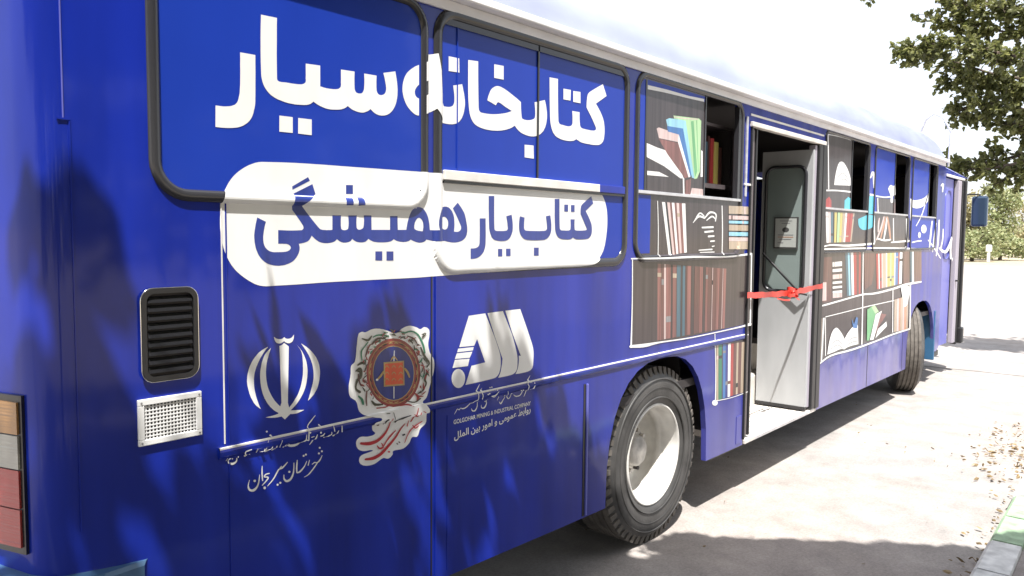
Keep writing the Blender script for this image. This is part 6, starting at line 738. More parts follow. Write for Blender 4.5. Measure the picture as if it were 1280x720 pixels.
('CM',['1985,1414.5 1993.5,1416.5 2003,1418.5 2008,1419.5 2011.5,1420 2012.5,1421 2011,1422 2007.5,1422.5 2001,1422 1991.5,1419.5 1983.5,1417 1983.5,1415.5']),
('CM',['2031,1205 2032,1203.5 2033,1202 2035,1198.5 2037,1194.5 2038.5,1194 2039.5,1194.5 2039,1198.5 2038,1203 2035,1205.5 2033,1206.5 2031,1206.5']),
('DG',['1841,1439 1842.5,1435.5 1846.5,1431 1855.5,1427.5 1863.5,1426 1864.5,1426.5 1864.5,1427.5 1857.5,1431 1850.5,1435.5 1846.5,1438 1843.5,1440 1841.5,1440.5']),
('CM',['2061,1287.5 2062,1283.5 2066,1278 2074.5,1273 2082,1270 2083.5,1270 2083.5,1271 2078,1276 2072,1281.5 2067.5,1285.5 2064,1288.5 2062,1289']),
('DG',['1973.5,1419 1975,1414 1979,1407.5 1988,1404 1995,1403 1996,1403.5 1995.5,1404.5 1989.5,1407.5 1983.5,1410.5 1979.5,1415 1976.5,1419.5 1975,1420']),
('DG',['2046,1338 2048,1335 2051,1330.5 2056,1325 2060.5,1320 2062,1320 2063,1321 2060.5,1326.5 2057,1333 2052.5,1337 2048.5,1339 2046.5,1339']),
('GN',['1795,1405.5 1799.5,1404 1804.5,1403.5 1806.5,1404.5 1807.5,1406 1807.5,1407 1806.5,1408 1805,1408.5 1803,1409.5 1798.5,1408.5 1794.5,1407.5 1794,1406.5']),
('DG',['1766,1243.5 1771,1245.5 1776,1248.5 1776,1253.5 1775,1257 1773.5,1257.5 1772.5,1257 1772,1254 1771.5,1251 1768,1248 1764.5,1245.5 1764.5,1244.5']),
('DG',['1997,1392.5 1998,1385 1998,1378 1997,1374.5 1995,1371.5 1995.5,1370 1997,1370 2001.5,1371.5 2006,1376.5 2003.5,1385.5 2000.5,1392.5 1998.5,1393.5']),
('GN',['2034.5,1275 2033,1271 2033,1265 2040,1260.5 2046,1258.5 2047.5,1259 2047,1260.5 2042.5,1263.5 2039,1266.5 2038,1270.5 2037.5,1274.5 2036,1275.5']),
('DG',['1746.5,1292 1752,1295.5 1758.5,1299.5 1762,1302 1764,1303.5 1764.5,1304.5 1763,1305.5 1759.5,1305 1754,1303.5 1748.5,1298.5 1744,1294 1744.5,1292.5']),
('CM',['1838.5,1446 1845.5,1448 1853.5,1450.5 1859.5,1453 1863.5,1455 1863.5,1456 1862.5,1457 1857,1456.5 1850,1455.5 1842.5,1451.5 1837,1448 1837,1446.5']),
('CM',['1774.5,1399.5 1776.5,1398.5 1780.5,1397.5 1786.5,1398 1792,1398.5 1792.5,1399.5 1791.5,1400.5 1786,1401 1780,1401.5 1777,1401.5 1775,1402 1774,1401']),
('CM',['1919,1428 1922,1429 1926.5,1430.5 1929,1433.5 1930,1436 1929.5,1437 1928,1437 1925.5,1435.5 1922.5,1434 1919.5,1431.5 1917,1430 1917,1428.5']),
('RD',['1752.5,1355.5 1750.5,1357 1751.5,1356.5 1751,1360 1751.5,1364.5 1751,1365.5 1749.5,1365 1746,1361.5 1743,1356.5 1749,1353 1752.5,1353.5 1753.5,1354.5']),
('DG',['1748.5,1344.5 1754,1347.5 1759.5,1352.5 1760,1359.5 1758.5,1365 1757.5,1366 1756,1365.5 1754,1361 1752,1356 1749,1350.5 1746.5,1346 1747,1344.5']),
('CM',['2030.5,1226.5 2030,1224 2030,1220.5 2033,1217.5 2035.5,1215 2037.5,1214.5 2038,1215.5 2038,1218 2038,1221.5 2036,1224.5 2033.5,1227 2032,1227.5']),
('CM',['2050,1237 2047,1230 2045,1222 2046,1216.5 2047.5,1213 2049,1212.5 2050.5,1213 2051.5,1216 2053,1220.5 2053,1228.5 2053,1236 2051.5,1237']),
('DG',['1754.5,1306 1756.5,1308.5 1758.5,1311.5 1758,1314.5 1757,1316.5 1756,1317 1755,1316.5 1754.5,1315 1754,1313 1753,1310 1752,1307.5 1752.5,1306']),
('DG',['1759,1338 1760,1337.5 1762,1338 1766.5,1342 1771,1346.5 1771,1347.5 1769.5,1348 1763.5,1345.5 1757,1342.5 1756,1340.5 1756.5,1339 1757.5,1338']),
('DG',['2072.5,1304.5 2071,1303 2069.5,1301 2067.5,1298 2065.5,1295.5 2066,1294.5 2067.5,1294 2071,1295.5 2074.5,1298 2076,1301 2076,1303.5 2074.5,1305']),
('RD',['2033.5,1308 2039,1306 2043.5,1303.5 2044,1304 2045.5,1302.5 2047,1302 2048,1302.5 2049.5,1304.5 2047.5,1309 2040,1310.5 2034,1310.5 2032.5,1309.5']),
('CM',['1755.5,1278.5 1751.5,1282 1748,1286 1746.5,1290.5 1745.5,1295 1744.5,1296 1743,1295.5 1741.5,1291 1741.5,1284.5 1748,1279 1754,1276.5 1755.5,1277']),
('GN',['2051,1274 2049.5,1271.5 2047.5,1267 2044,1259 2041,1252 2041.5,1251 2043,1251 2048.5,1257 2053.5,1264.5 2054.5,1270 2054,1273.5 2052.5,1274.5']),
('DG',['1986.5,1410 1987.5,1411 1988,1411.5 1992.5,1410 1998,1407.5 1999.5,1408 1999.5,1409.5 1994.5,1412.5 1988,1416 1984,1414 1983.5,1411.5 1984.5,1410']),
('DG',['1782.5,1230 1782.5,1233.5 1783,1236 1785,1238.5 1788,1241.5 1788,1242.5 1786.5,1243 1782,1241.5 1777,1238.5 1777.5,1233.5 1780,1230 1781.5,1229.5']),
('DG',['2014.5,1397 2015.5,1394 2018.5,1390.5 2023,1389 2026.5,1388.5 2028,1389 2027.5,1390.5 2025.5,1392.5 2023.5,1394.5 2020,1396.5 2016.5,1398 2015,1398.5']),
('CM',['1771.5,1257.5 1769,1262.5 1766,1268 1763,1270.5 1761.5,1271 1760,1270.5 1760,1269.5 1760.5,1268.5 1761.5,1266.5 1765,1261.5 1769,1256.5 1770.5,1256.5']),
('GN',['2041,1338 2037,1332.5 2032,1327 2027.5,1323 2023,1320 2023,1318.5 2024.5,1318 2031,1319 2039.5,1322.5 2043,1330 2044,1337 2043,1338']),
('GN',['1749,1358 1752.5,1358.5 1757,1360 1761,1361.5 1764,1363 1764.5,1364 1763,1364.5 1759.5,1364 1755,1363.5 1750.5,1361.5 1747.5,1360 1747.5,1358.5']),
('DG',['2010.5,1358.5 2014,1356.5 2019.5,1353 2030.5,1348 2040,1343 2041.5,1343.5 2041.5,1345 2033,1350.5 2022.5,1357 2016,1359.5 2012,1360.5 2010,1360']),
('CM',['2049,1183.5 2042.5,1185.5 2034.5,1187.5 2027.5,1188 2022.5,1188 2021.5,1187 2022,1186 2027,1183.5 2034.5,1180.5 2043,1180.5 2049.5,1181 2050.5,1182.5']),
('CM',['1745.5,1319.5 1749,1318 1754.5,1318 1757.5,1322 1758.5,1325.5 1758,1326.5 1757,1326.5 1753,1325 1750,1323.5 1747.5,1322.5 1745,1321.5 1744.5,1320.5']),
('DG',['1894.5,1448.5 1893,1446.5 1893.5,1442.5 1898.5,1439.5 1903.5,1438 1905,1438 1905,1439 1902,1442.5 1900,1445.5 1899,1446.5 1898,1448 1896.5,1449']),
('DG',['1883.5,1443 1885.5,1442.5 1889,1441.5 1897,1439.5 1905,1438 1906.5,1438.5 1906,1439.5 1899,1443.5 1890.5,1447.5 1885,1447 1882.5,1445.5 1882,1444']),
('GN',['1827,1418 1827.5,1421 1828,1423 1829.5,1425.5 1831.5,1428.5 1831.5,1429.5 1830,1430 1826,1428.5 1821.5,1425.5 1822,1421 1824,1417.5 1826,1417']),
('DG',['1969.5,1413 1977.5,1412 1986.5,1412 1991,1415.5 1992.5,1418.5 1992,1420 1990.5,1420 1987.5,1418.5 1983.5,1417 1976.5,1416 1969.5,1415.5 1968.5,1414']),
('RD',['2054,1222.5 2054,1220.5 2053,1217.5 2051.5,1212 2050.5,1206.5 2051.5,1205.5 2053,1205.5 2056,1210 2059,1215.5 2058.5,1220 2057.5,1222.5 2055.5,1223.5']),
('GN',['2001,1377.5 2003,1375 2007.5,1371.5 2016,1369.5 2023,1369 2024.5,1369.5 2023.5,1371 2017.5,1374 2011,1377.5 2006.5,1378.5 2003,1379.5 2001,1379']),
('DG',['1740.5,1350.5 1745,1349.5 1750.5,1348.5 1754,1351 1755,1353.5 1754.5,1354.5 1753.5,1355 1750.5,1355 1747.5,1355.5 1744,1354 1740,1353 1739.5,1351.5']),
('CM',['1807.5,1424 1809.5,1423.5 1812,1423.5 1818.5,1424 1824.5,1425 1825.5,1425.5 1824.5,1426.5 1818,1428.5 1810.5,1429.5 1807,1428 1806,1426 1806,1424.5']),
('CM',['1747,1270.5 1746.5,1271.5 1745,1272.5 1739.5,1274.5 1734,1276 1733,1275.5 1733,1274.5 1737.5,1271 1742.5,1267.5 1745.5,1267.5 1747,1268 1748,1269']),
('GN',['1929.5,1448 1934,1447 1939.5,1445.5 1949,1445 1957,1445 1958.5,1445.5 1957.5,1447 1949.5,1449.5 1940,1452.5 1933.5,1452 1929.5,1450.5 1928.5,1449.5']),
('RD',['1787,1222.5 1787,1226.5 1785.5,1232 1780,1234 1776.5,1233.5 1775.5,1233 1776,1232 1778,1230 1779,1228.5 1781.5,1225.5 1784.5,1222 1786,1221.5']),
('DG',['1751.5,1321.5 1755,1323.5 1759.5,1327.5 1761,1335.5 1761.5,1342.5 1760.5,1343.5 1759.5,1343 1756,1337 1752,1330.5 1750.5,1326 1749,1323 1750,1322']),
('DG',['1798,1425 1799,1423 1802.5,1420.5 1808,1420.5 1812.5,1421 1813,1422 1812.5,1423 1808,1423.5 1803.5,1424.5 1802,1425.5 1800,1426 1798.5,1426.5']),
('DG',['1816,1422 1819.5,1424 1824.5,1427 1829.5,1434 1833,1440 1832.5,1441 1831,1441 1825,1436.5 1819,1431 1815.5,1427 1814,1424 1814,1422.5']),
('DG',['2057,1251 2055.5,1247 2055.5,1242 2060.5,1239 2064,1239 2065,1239.5 2064.5,1241 2062.5,1242.5 2062,1243 2061,1246.5 2060,1250.5 2058.5,1251.5']),
('CM',['2008,1366.5 2007.5,1363 2010,1358 2017.5,1354 2024.5,1352 2025.5,1352.5 2025.5,1353.5 2020.5,1357.5 2015.5,1361 2013,1364 2011,1366.5 2009.5,1367']),
('DG',['1972.5,1417.5 1977,1412 1982.5,1406 1987,1401 1991,1397 1992.5,1396.5 1993.5,1397.5 1991.5,1402.5 1988,1408.5 1981,1414.5 1974.5,1418.5 1972.5,1418.5']),
('DG',['1754,1245 1754,1248 1752.5,1253 1746,1259.5 1740,1264.5 1738.5,1265 1738,1264 1742,1257.5 1746,1250.5 1749,1247 1751,1245 1752.5,1244']),
('RD',['1761,1268.5 1763,1270 1765.5,1271.5 1768.5,1275.5 1771.5,1279 1771.5,1280.5 1770,1280.5 1764.5,1279 1759,1276 1758,1272 1758.5,1269.5 1759.5,1268']),
('CM',['1807,1414 1806.5,1419 1806,1424 1805.5,1427 1805.5,1429 1804.5,1430 1803,1430 1801,1428.5 1799,1424.5 1801,1418.5 1804,1414 1805.5,1413']),
('RD',['2054,1303 2049.5,1303 2044.5,1299.5 2048,1293 2052,1288.5 2053.5,1288 2054.5,1289 2053,1294 2052.5,1298 2053.5,1299 2055.5,1301 2056,1302']),
('DG',['1790,1209 1791.5,1210.5 1793,1213.5 1793,1217.5 1793,1221 1792,1221.5 1790.5,1221.5 1789.5,1218.5 1788,1215 1787.5,1212.5 1787.5,1210.5 1788.5,1209']),
('RD',['1882.5,1452.5 1888,1452 1895,1453 1899,1457.5 1900.5,1461.5 1900,1462.5 1898.5,1462.5 1895,1460 1891,1457.5 1886.5,1456 1882,1455 1881,1453.5']),
('DG',['2059,1333.5 2060.5,1327.5 2062.5,1320 2065,1314 2068,1310 2069.5,1309 2070.5,1310 2070.5,1314.5 2069.5,1321 2066,1328 2062.5,1333.5 2060.5,1334.5']),
('DG',['2041,1203 2036.5,1204.5 2029.5,1204.5 2021.5,1201 2015,1197 2015,1196 2016.5,1195 2025,1196 2033.5,1197.5 2038.5,1199 2041.5,1200.5 2042.5,1201.5']),
('CM',['1764.5,1407.5 1769.5,1409 1775.5,1411.5 1777,1416 1777,1419 1775.5,1420 1774.5,1419.5 1773.5,1417 1772,1414.5 1767.5,1412 1763,1409.5 1763,1408.5']),
('CM',['2059.5,1201 2052.5,1198.5 2044.5,1195 2040,1192.5 2037,1191 2037,1189.5 2038,1189 2042.5,1189 2049,1190.5 2056,1195 2062,1199 2061.5,1200.5']),
('DG',['1871,1467 1876.5,1463 1882,1458 1887.5,1452.5 1892,1447.5 1893.5,1447.5 1894.5,1448.5 1893,1454.5 1888.5,1462.5 1879.5,1466.5 1872.5,1469 1871,1468.5']),
('DG',['1834.5,1433 1842.5,1434.5 1852,1436.5 1857.5,1438 1861,1439 1861.5,1440 1860,1441 1856.5,1441 1850.5,1440 1841,1437.5 1833,1435 1833,1434']),
('CM',['1769,1360.5 1765.5,1365 1762.5,1369 1761.5,1371.5 1760.5,1374 1759.5,1375 1758,1374.5 1756.5,1372 1757,1367.5 1762,1362.5 1767,1359.5 1769,1359.5']),
('RD',['1950,1423 1955.5,1423 1962,1424 1965,1426.5 1965.5,1428.5 1964.5,1430 1963,1429.5 1961.5,1428.5 1959.5,1427.5 1954.5,1426.5 1949,1425.5 1948.5,1424']),
('DG',['1910,1450.5 1916,1450.5 1923.5,1451 1928,1452 1931,1453.5 1931.5,1454.5 1930.5,1455 1927,1455.5 1922,1455 1915,1454 1909,1452.5 1908.5,1451.5']),
('CM',['1969.5,1418.5 1967.5,1417 1966,1413.5 1968,1409 1971,1406 1972.5,1405.5 1973,1406.5 1972.5,1410 1972,1413 1972,1415.5 1972.5,1417.5 1971.5,1418.5']),
('GN',['1841,1460.5 1843,1456.5 1849,1452 1857.5,1452.5 1863.5,1454.5 1864,1455.5 1863,1456.5 1856.5,1457 1850.5,1458 1847,1459.5 1843.5,1461.5 1841.5,1461.5']),
('CM',['1761,1282 1759.5,1285 1756,1289 1750.5,1290.5 1746,1291 1745,1290 1746,1289 1750,1288 1754,1286.5 1756.5,1284 1758.5,1281 1760.5,1280.5']),
('GN',['1777.5,1382 1781,1384 1785,1387 1788,1391.5 1790,1395.5 1790,1396.5 1788.5,1396.5 1783.5,1394.5 1778.5,1391 1776,1387 1775,1383.5 1775.5,1382']),
('DG',['1947,1433 1943,1431 1941,1426 1947,1422 1952.5,1420.5 1953.5,1421 1953.5,1422 1951,1425.5 1950,1427.5 1949.5,1428.5 1949.5,1431.5 1948.5,1433']),
('DG',['1792,1423.5 1797.5,1425.5 1804,1428 1808.5,1430 1812,1432 1812,1433 1811,1433.5 1806.5,1433.5 1800.5,1433 1794.5,1429 1790,1425.5 1790.5,1424']),
('DG',['1925,1425.5 1928.5,1425.5 1934,1426.5 1943,1429 1951,1431.5 1951.5,1432.5 1950.5,1433.5 1941,1433.5 1931,1432.5 1925.5,1430 1923,1427.5 1923,1426']),
('CM',['2064.5,1267 2059,1263.5 2053.5,1258 2054,1252.5 2056,1249 2057.5,1248 2058.5,1248.5 2060,1251.5 2061.5,1255 2064.5,1260.5 2067.5,1265.5 2066.5,1267']),
('RD',['1768,1382.5 1770.5,1386.5 1773,1390 1773.5,1392.5 1773.5,1394 1773.5,1395 1772,1395.5 1769.5,1395 1766.5,1393 1765.5,1388 1765,1383.5 1766,1382.5']),
('DG',['2061,1273 2065,1270.5 2068.5,1268 2073.5,1263 2078,1257.5 2080,1257 2080.5,1258 2079,1264 2075.5,1271.5 2067.5,1275 2062,1275.5 2060.5,1274.5']),
],
'print_w3':[
('BR',['3732.5,2634 4418.5,2655.5 4451,2067.5 3755,2059.5']),
('WH',['3731.5,2658 3964.5,2664 4222,2664.5 4418,2673 4418.5,2655.5 4211.5,2649.5 3924.5,2643.5 3732.5,2635']),
('WH',['3744,2341.5 3857.5,2327 4043,2312.5 4179.5,2173 4140,2170.5 3942.5,2228 3747,2265.5']),
('RB',['3871.5,2378 4108.5,2375 4246,2185.5 4193,2174 3981,2297']),
('PW',['3849.5,2432.5 3873,2441 4112.5,2425 4108,2380 3875.5,2381.5']),
('WH',['4106,2424.5 4268.5,2192 4242,2181 4100,2376']),
('BL',['3965.5,2458 4160.5,2467.5 4281.5,2209 4264.5,2184.5 4106,2424.5 3975,2428.5']),
('LB',['3951.5,2493.5 3988,2506 4184.5,2516 4320,2179 4282.5,2183.5 4156.5,2465 3969.5,2459.5']),
('LG',['4037.5,2527 4354,2546 4385,2536 4383,2226.5 4350,2183 4315.5,2176.5 4185,2514 4046.5,2510.5']),
('GR',['4252,2517.5 4285.5,2523.5 4350,2224.5 4319.5,2183.5']),
('GR',['4319.5,2531.5 4360.5,2225 4364,2224 4367.5,2225.5 4329.5,2532.5 4324,2533.5']),
('PW',['4045,2518 4069.5,2519 4104,2520 4144,2521.5 4183.5,2523.5 4225.5,2527 4271.5,2531 4313,2535 4342.5,2538 4346.5,2541 4342.5,2543.5 4313.5,2540.5 4271.5,2537 4226,2533 4184.5,2529.5 4145.5,2527.5 4105.5,2525.5 4071,2524.5 4047,2523.5 4042.5,2520.5']),
('WH',['3754,2189.5 3883.5,2192 3997,2170.5 3755,2166']),
('WH',['4166.5,2172.5 4184,2173.5 4193.5,2066 4176,2065']),
('PW',['4283.5,2121 4448.5,2120.5 4450.5,2076.5 4263,2074']),
('RB',['4202.5,2161.5 4269.5,2176 4263,2079.5 4202,2076.5']),
('WH',['4390,2357.5 4414,2354 4422.5,2196 4394,2194.5']),
],
'print_low3':[
('BR',['3880.5,2021.5 4206.5,2023.5 5047.5,2028.5 5069.5,1709.5 4381,1709.5 3901.5,1710.5']),
('WH',['3926,2023 3962.5,2023 4046.5,1718 4017.5,1716.5']),
('DK',['3963.5,2023 3984.5,2023 4064.5,1719 4047.5,1718']),
('PW',['3986,2023 4016.5,2023 4090,1720.5 4065.5,1719']),
('RB',['4017.5,2023 4039,2023 4108,1721.5 4091,1720.5']),
('WH',['4040.5,2023 4071.5,2023.5 4134,1723 4109,1721.5']),
('RB',['4073,2023.5 4094.5,2023.5 4152.5,1724 4135,1723']),
('PW',['4096,2023.5 4127.5,2023.5 4178.5,1725.5 4153,1724']),
('BE',['4107,1964 4138,1964.5 4141.5,1942.5 4111.5,1942']),
('RB',['4129,2023.5 4161,2023.5 4205,1727 4179.5,1725.5']),
('WH',['4162.5,2023.5 4205.5,2023.5 4240,1729 4206,1727']),
('WH',['3871.5,2027 3874,2000.5 3878,1962 3881.5,1918.5 3884.5,1876 3886.5,1831.5 3887.5,1784 3888.5,1740.5 3889,1710.5 3893.5,1709 3898.5,1710.5 3897.5,1740.5 3897,1784 3895.5,1831.5 3894,1876 3890.5,1918.5 3886,1962.5 3882,2001 3879,2027.5 3875,2028.5']),
('WH',['4699,2026.5 4702,1998.5 4706,1959 4710.5,1914 4713.5,1871 4715.5,1827 4717,1780 4717.5,1738 4718,1708.5 4724,1706.5 4730,1708.5 4730,1738 4730,1780 4729.5,1827 4728,1871 4724,1914.5 4719,1959.5 4714,1999 4710.5,2027 4704.5,2028.5']),
('WH',['4315,1909.5 4329,1917.5 4349,1928.5 4370.5,1939.5 4387.5,1945 4402.5,1945.5 4423.5,1943 4444.5,1939 4460,1936.5 4471.5,1939.5 4468.5,1945.5 4454,1948.5 4432,1953.5 4406,1957.5 4378,1955.5 4355,1946.5 4335.5,1933.5 4319.5,1920.5 4308.5,1912 4310,1909.5']),
('WH',['4337.5,1928 4350,1936.5 4367.5,1949.5 4386,1961.5 4400,1967 4409.5,1966.5 4425,1961.5 4441.5,1954.5 4453,1950 4461,1950.5 4462,1954 4452,1959.5 4436.5,1967.5 4417,1974.5 4393,1975.5 4373,1966.5 4355.5,1953 4340.5,1939 4330.5,1930 4332.5,1927.5']),
('WH',['4469.5,1939.5 4482.5,1947 4501.5,1958 4521.5,1968 4538,1973.5 4555,1975 4576.5,1974.5 4597,1971.5 4610,1967.5 4615,1959.5 4614,1946.5 4610,1933.5 4607.5,1924.5 4613.5,1922 4621,1924 4624,1933 4629,1946 4631.5,1960 4626,1972 4607.5,1980 4582.5,1985 4555,1986.5 4527,1984.5 4504,1975.5 4485,1963 4469.5,1951 4459,1942.5 4461.5,1939.5']),
('WH',['4493,1925.5 4508,1931 4529.5,1939 4551.5,1946.5 4566.5,1949.5 4576.5,1948 4591,1943 4605.5,1937 4615.5,1932.5 4622.5,1933 4624.5,1936 4616,1941 4603.5,1949 4587,1956.5 4564,1959.5 4540.5,1954 4518,1945 4499,1935.5 4485.5,1929.5 4486.5,1926.5']),
('WH',['4432,1877 4585.5,1880.5 4594.5,1887 4584,1893 4430.5,1887 4423.5,1882']),
('WH',['4470.5,1849 4588,1855.5 4595,1862 4584.5,1867 4467.5,1860.5 4460,1854']),
('WH',['4521,1821 4602,1825 4608.5,1830.5 4599.5,1835 4518.5,1833 4510.5,1826.5']),
('WH',['4554,1791 4610,1794.5 4615.5,1799 4607.5,1803 4551,1801 4544.5,1795.5']),
('WH',['4578,1759.5 4609,1763 4612.5,1766.5 4606,1769 4574.5,1767 4571,1763']),
('WH',['4394.5,1738 4578,1740 4584.5,1745 4576.5,1749.5 4393.5,1744 4389.5,1741']),
('WH',['4410,1724.5 4610.5,1724 4614.5,1727.5 4609.5,1730.5 4409.5,1729.5 4406,1727']),
('BE',['4804,2030 4807,1978 5116.5,1980.5 5112.5,2033.5']),
('PW',['5042.5,2033 5046,1980 5070,1980.5 5066.5,2033']),
('DK',['4807,1977 4808,1967.5 5117,1970 5116.5,1979.5']),
('PW',['4808,1966.5 4809.5,1941 5119,1942.5 5117.5,1968.5']),
('MR',['4843.5,1966.5 4845,1941 4868.5,1941 4867,1966.5']),
('DK',['4809.5,1939.5 4810,1933 5119.5,1934.5 5119,1941.5']),
('LB',['4810,1932 4811,1914.5 5121,1915.5 5120,1933.5']),
('PW',['5024,1933 5025,1915 5046.5,1915 5045,1933']),
('DK',['4811,1913 4811.5,1906.5 5121.5,1907.5 5121,1914.5']),
('BE',['4812,1905 4814,1866.5 5124.5,1866.5 5121.5,1906']),
('DK',['4814.5,1865.5 4814.5,1858.5 5125,1858.5 5124.5,1865.5']),
('LB',['4815,1857.5 4816.5,1832 5127,1831 5125,1857']),
('DK',['4816.5,1830.5 4817,1824 5127.5,1823 5127,1830']),
('PW',['4817,1822.5 4818.5,1797 5129.5,1795.5 5127.5,1821.5']),
('BE',['4818.5,1796 4822,1743.5 5133.5,1740.5 5129.5,1794.5']),
],
'print_mid3':[
('BR',['3615,1693 4294,1690.5 5181,1697 5196,1219 4560.5,1210.5 4040.5,1207.5 3627,1221']),
('RB',['3890.5,1669.5 3934.5,1667 3952.5,1222.5 3909,1223']),
('BE',['3892.5,1616.5 3936.5,1614 3937.5,1591.5 3893.5,1594']),
('MR',['3938,1667 3963.5,1665 3981,1222.5 3956,1222.5']),
('GY',['3941.5,1578.5 3967,1577.5 3968,1544 3942.5,1545']),
('PW',['3966.5,1665 3987.5,1664 4004.5,1222.5 3984,1222.5']),
('RB',['3991,1663.5 4046.5,1660 4062.5,1222 4008,1222.5']),
('GY',['4002.5,1355.5 4057.5,1354.5 4059,1320 4004,1321']),
('BR',['4050,1660 4066.5,1659 4082,1222 4065.5,1222']),
('RB',['4069.5,1659 4116.5,1656 4131,1222 4085,1222']),
('BE',['4071.5,1607 4118.5,1604.5 4119,1579 4072.5,1581.5']),
('TL',['4120,1655.5 4168,1653 4181,1221.5 4134.5,1222']),
('BR',['4171,1652.5 4188.5,1651.5 4201.5,1221.5 4184.5,1221.5']),
('TL',['4192,1651.5 4225,1649.5 4237,1221.5 4204.5,1221.5']),
('MR',['4228.5,1649 4246,1648 4257.5,1221.5 4240.5,1221.5']),
('RB',['4249.5,1648 4299.5,1645 4310,1221 4261,1221.5']),
('BR',['4303,1644.5 4342.5,1642 4352,1221 4313.5,1221']),
('MR',['4346.5,1642 4414.5,1638 4422,1220.5 4355.5,1221']),
('RB',['4418,1637.5 4459.5,1635 4466,1220.5 4425.5,1220.5']),
('BR',['4463,1635 4493.5,1633 4499,1220.5 4469.5,1220.5']),
('RB',['4497,1633 4528,1631 4532.5,1220.5 4503,1220.5']),
('GY',['4498,1583.5 4528.5,1582 4528.5,1557 4498,1558.5']),
('MR',['4531.5,1630.5 4586,1627.5 4589.5,1220 4536.5,1220.5']),
('PW',['4590,1627 4598,1626.5 4601,1220 4593.5,1220']),
('DK',['4590.5,1546 4598.5,1546 4598.5,1516 4591,1516.5']),
('MR',['4602,1626.5 4645.5,1624 4647,1220 4605,1220']),
('RB',['4649.5,1623.5 4693.5,1621 4694,1219.5 4651,1220']),
('MR',['4697.5,1620.5 4736.5,1618.5 4735.5,1219.5 4698,1219.5']),
('MR',['4698,1308 4736,1307.5 4736,1279.5 4698,1280']),
('PW',['4740.5,1618 4748.5,1617.5 4747.5,1219.5 4739.5,1219.5']),
('PW',['4740,1339.5 4748,1339.5 4748,1314.5 4740,1314.5']),
('RB',['4753,1617.5 4792,1615 4790,1219 4751.5,1219.5']),
('WH',['3609.5,1697 3611,1654 3613,1593 3615,1524 3616,1458.5 3615,1393 3613,1324 3611,1262 3609.5,1219 3618,1215 3626.5,1217 3626.5,1260.5 3626.5,1322.5 3626.5,1392 3626,1458 3624.5,1523.5 3623,1592.5 3621,1654 3619.5,1696.5 3614.5,1698.5']),
('WH',['3601,1699.5 3665,1698.5 3759.5,1696.5 3867,1694.5 3966.5,1693.5 4049.5,1693 4126.5,1693.5 4205.5,1694.5 4294.5,1694.5 4399.5,1693 4517.5,1691 4640,1689 4759,1688.5 4879,1690.5 5002,1694 5112,1697.5 5191,1700 5201,1708.5 5184.5,1715.5 5106,1711.5 4997.5,1706 4876,1700.5 4757,1698 4639.5,1699 4517,1702.5 4399,1706 4293,1708 4203.5,1708 4124.5,1706.5 4047.5,1705.5 3965.5,1704.5 3866.5,1705 3759,1705.5 3664.5,1706 3600.5,1706.5 3596,1703']),
('WH',['5177,1705 5179,1667.5 5181.5,1613.5 5184.5,1551 5186.5,1486.5 5187.5,1414 5188,1332 5188.5,1256.5 5188.5,1204 5201,1199.5 5213.5,1202 5212,1254.5 5210,1330.5 5207.5,1412.5 5205.5,1485.5 5203.5,1550 5201.5,1613 5200,1667 5199,1704.5 5188,1708']),
('WH',['3607.5,1212 3634.5,1209.5 3673.5,1205.5 3719,1201.5 3763.5,1199.5 3802,1199.5 3838.5,1202 3880.5,1204 3937,1205 4011.5,1204 4100.5,1201.5 4203.5,1198.5 4321,1197 4466.5,1197 4641,1198 4817,1199.5 4963,1200.5 5063.5,1201 5133,1201 5180.5,1201.5 5215.5,1201.5 5224.5,1212.5 5200.5,1222.5 5167,1220 5122.5,1216 5056,1212.5 4957.5,1209.5 4812.5,1207 4637,1205 4463.5,1204 4318,1204 4201,1206 4098,1209 4009,1212 3933.5,1214.5 3875.5,1216.5 3831.5,1217.5 3794.5,1218.5 3757.5,1220 3714.5,1221.5 3670.5,1223.5 3632,1225.5 3605.5,1226.5 3597,1220']),
],
'print_skirt':[
('BR',['4652.5,1135 5177,1131.5 5180.5,736 4688.5,743.5']),
('BE',['4679,1117 4707.5,1116 4728,745 4701,745.5']),
('PW',['4683.5,1043.5 4711.5,1042 4713,1018.5 4685,1020']),
('GN',['4709,1115.5 4759.5,1113 4778,744 4730,745']),
('DK',['4713.5,1042 4763,1039.5 4764.5,1019 4714.5,1021']),
('BR',['4761.5,1113 4772.5,1112.5 4790.5,743.5 4780,744']),
('BL',['4774.5,1112.5 4817,1110 4833,742.5 4792.5,743.5']),
('GY',['4776.5,1068.5 4819,1066.5 4819.5,1049 4777.5,1051']),
('NV',['4819,1110 4853,1108.5 4867.5,742 4835,742.5']),
('GY',['4830,853.5 4863,852.5 4864,828 4831,829']),
('WH',['4854.5,1108 4893.5,1106 4906.5,741 4869,742']),
('MR',['4865,852.5 4902.5,851 4903.5,828.5 4865.5,829.5']),
('RD',['4895.5,1106 4939.5,1104 4950,740 4908,741']),
('MR',['4941.5,1103.5 4986,1101.5 4994.5,739 4952,740']),
('BE',['4988,1101.5 5019,1100 5026,738.5 4996.5,739']),
('DK',['4994.5,819 5024.5,818.5 5025,789 4995,789.5']),
('MR',['5021,1099.5 5066.5,1097.5 5071,737.5 5027.5,738.5']),
('BE',['5068.5,1097 5114.5,1095 5117,736.5 5073,737.5']),
('BE',['5069.5,1025.5 5115,1023.5 5115,1008 5069.5,1010']),
('MR',['5116.5,1094.5 5153.5,1093 5154,735.5 5119,736.5']),
('WH',['4645,1193 4650,1147 4657.5,1080.5 4665,1007.5 4670.5,942.5 4673.5,883.5 4675.5,825.5 4676,775 4676.5,740 4684.5,736 4692,737.5 4691,772.5 4689.5,823.5 4687,881.5 4683,941 4676.5,1006.5 4668,1079.5 4659.5,1146 4654,1192 4649,1194']),
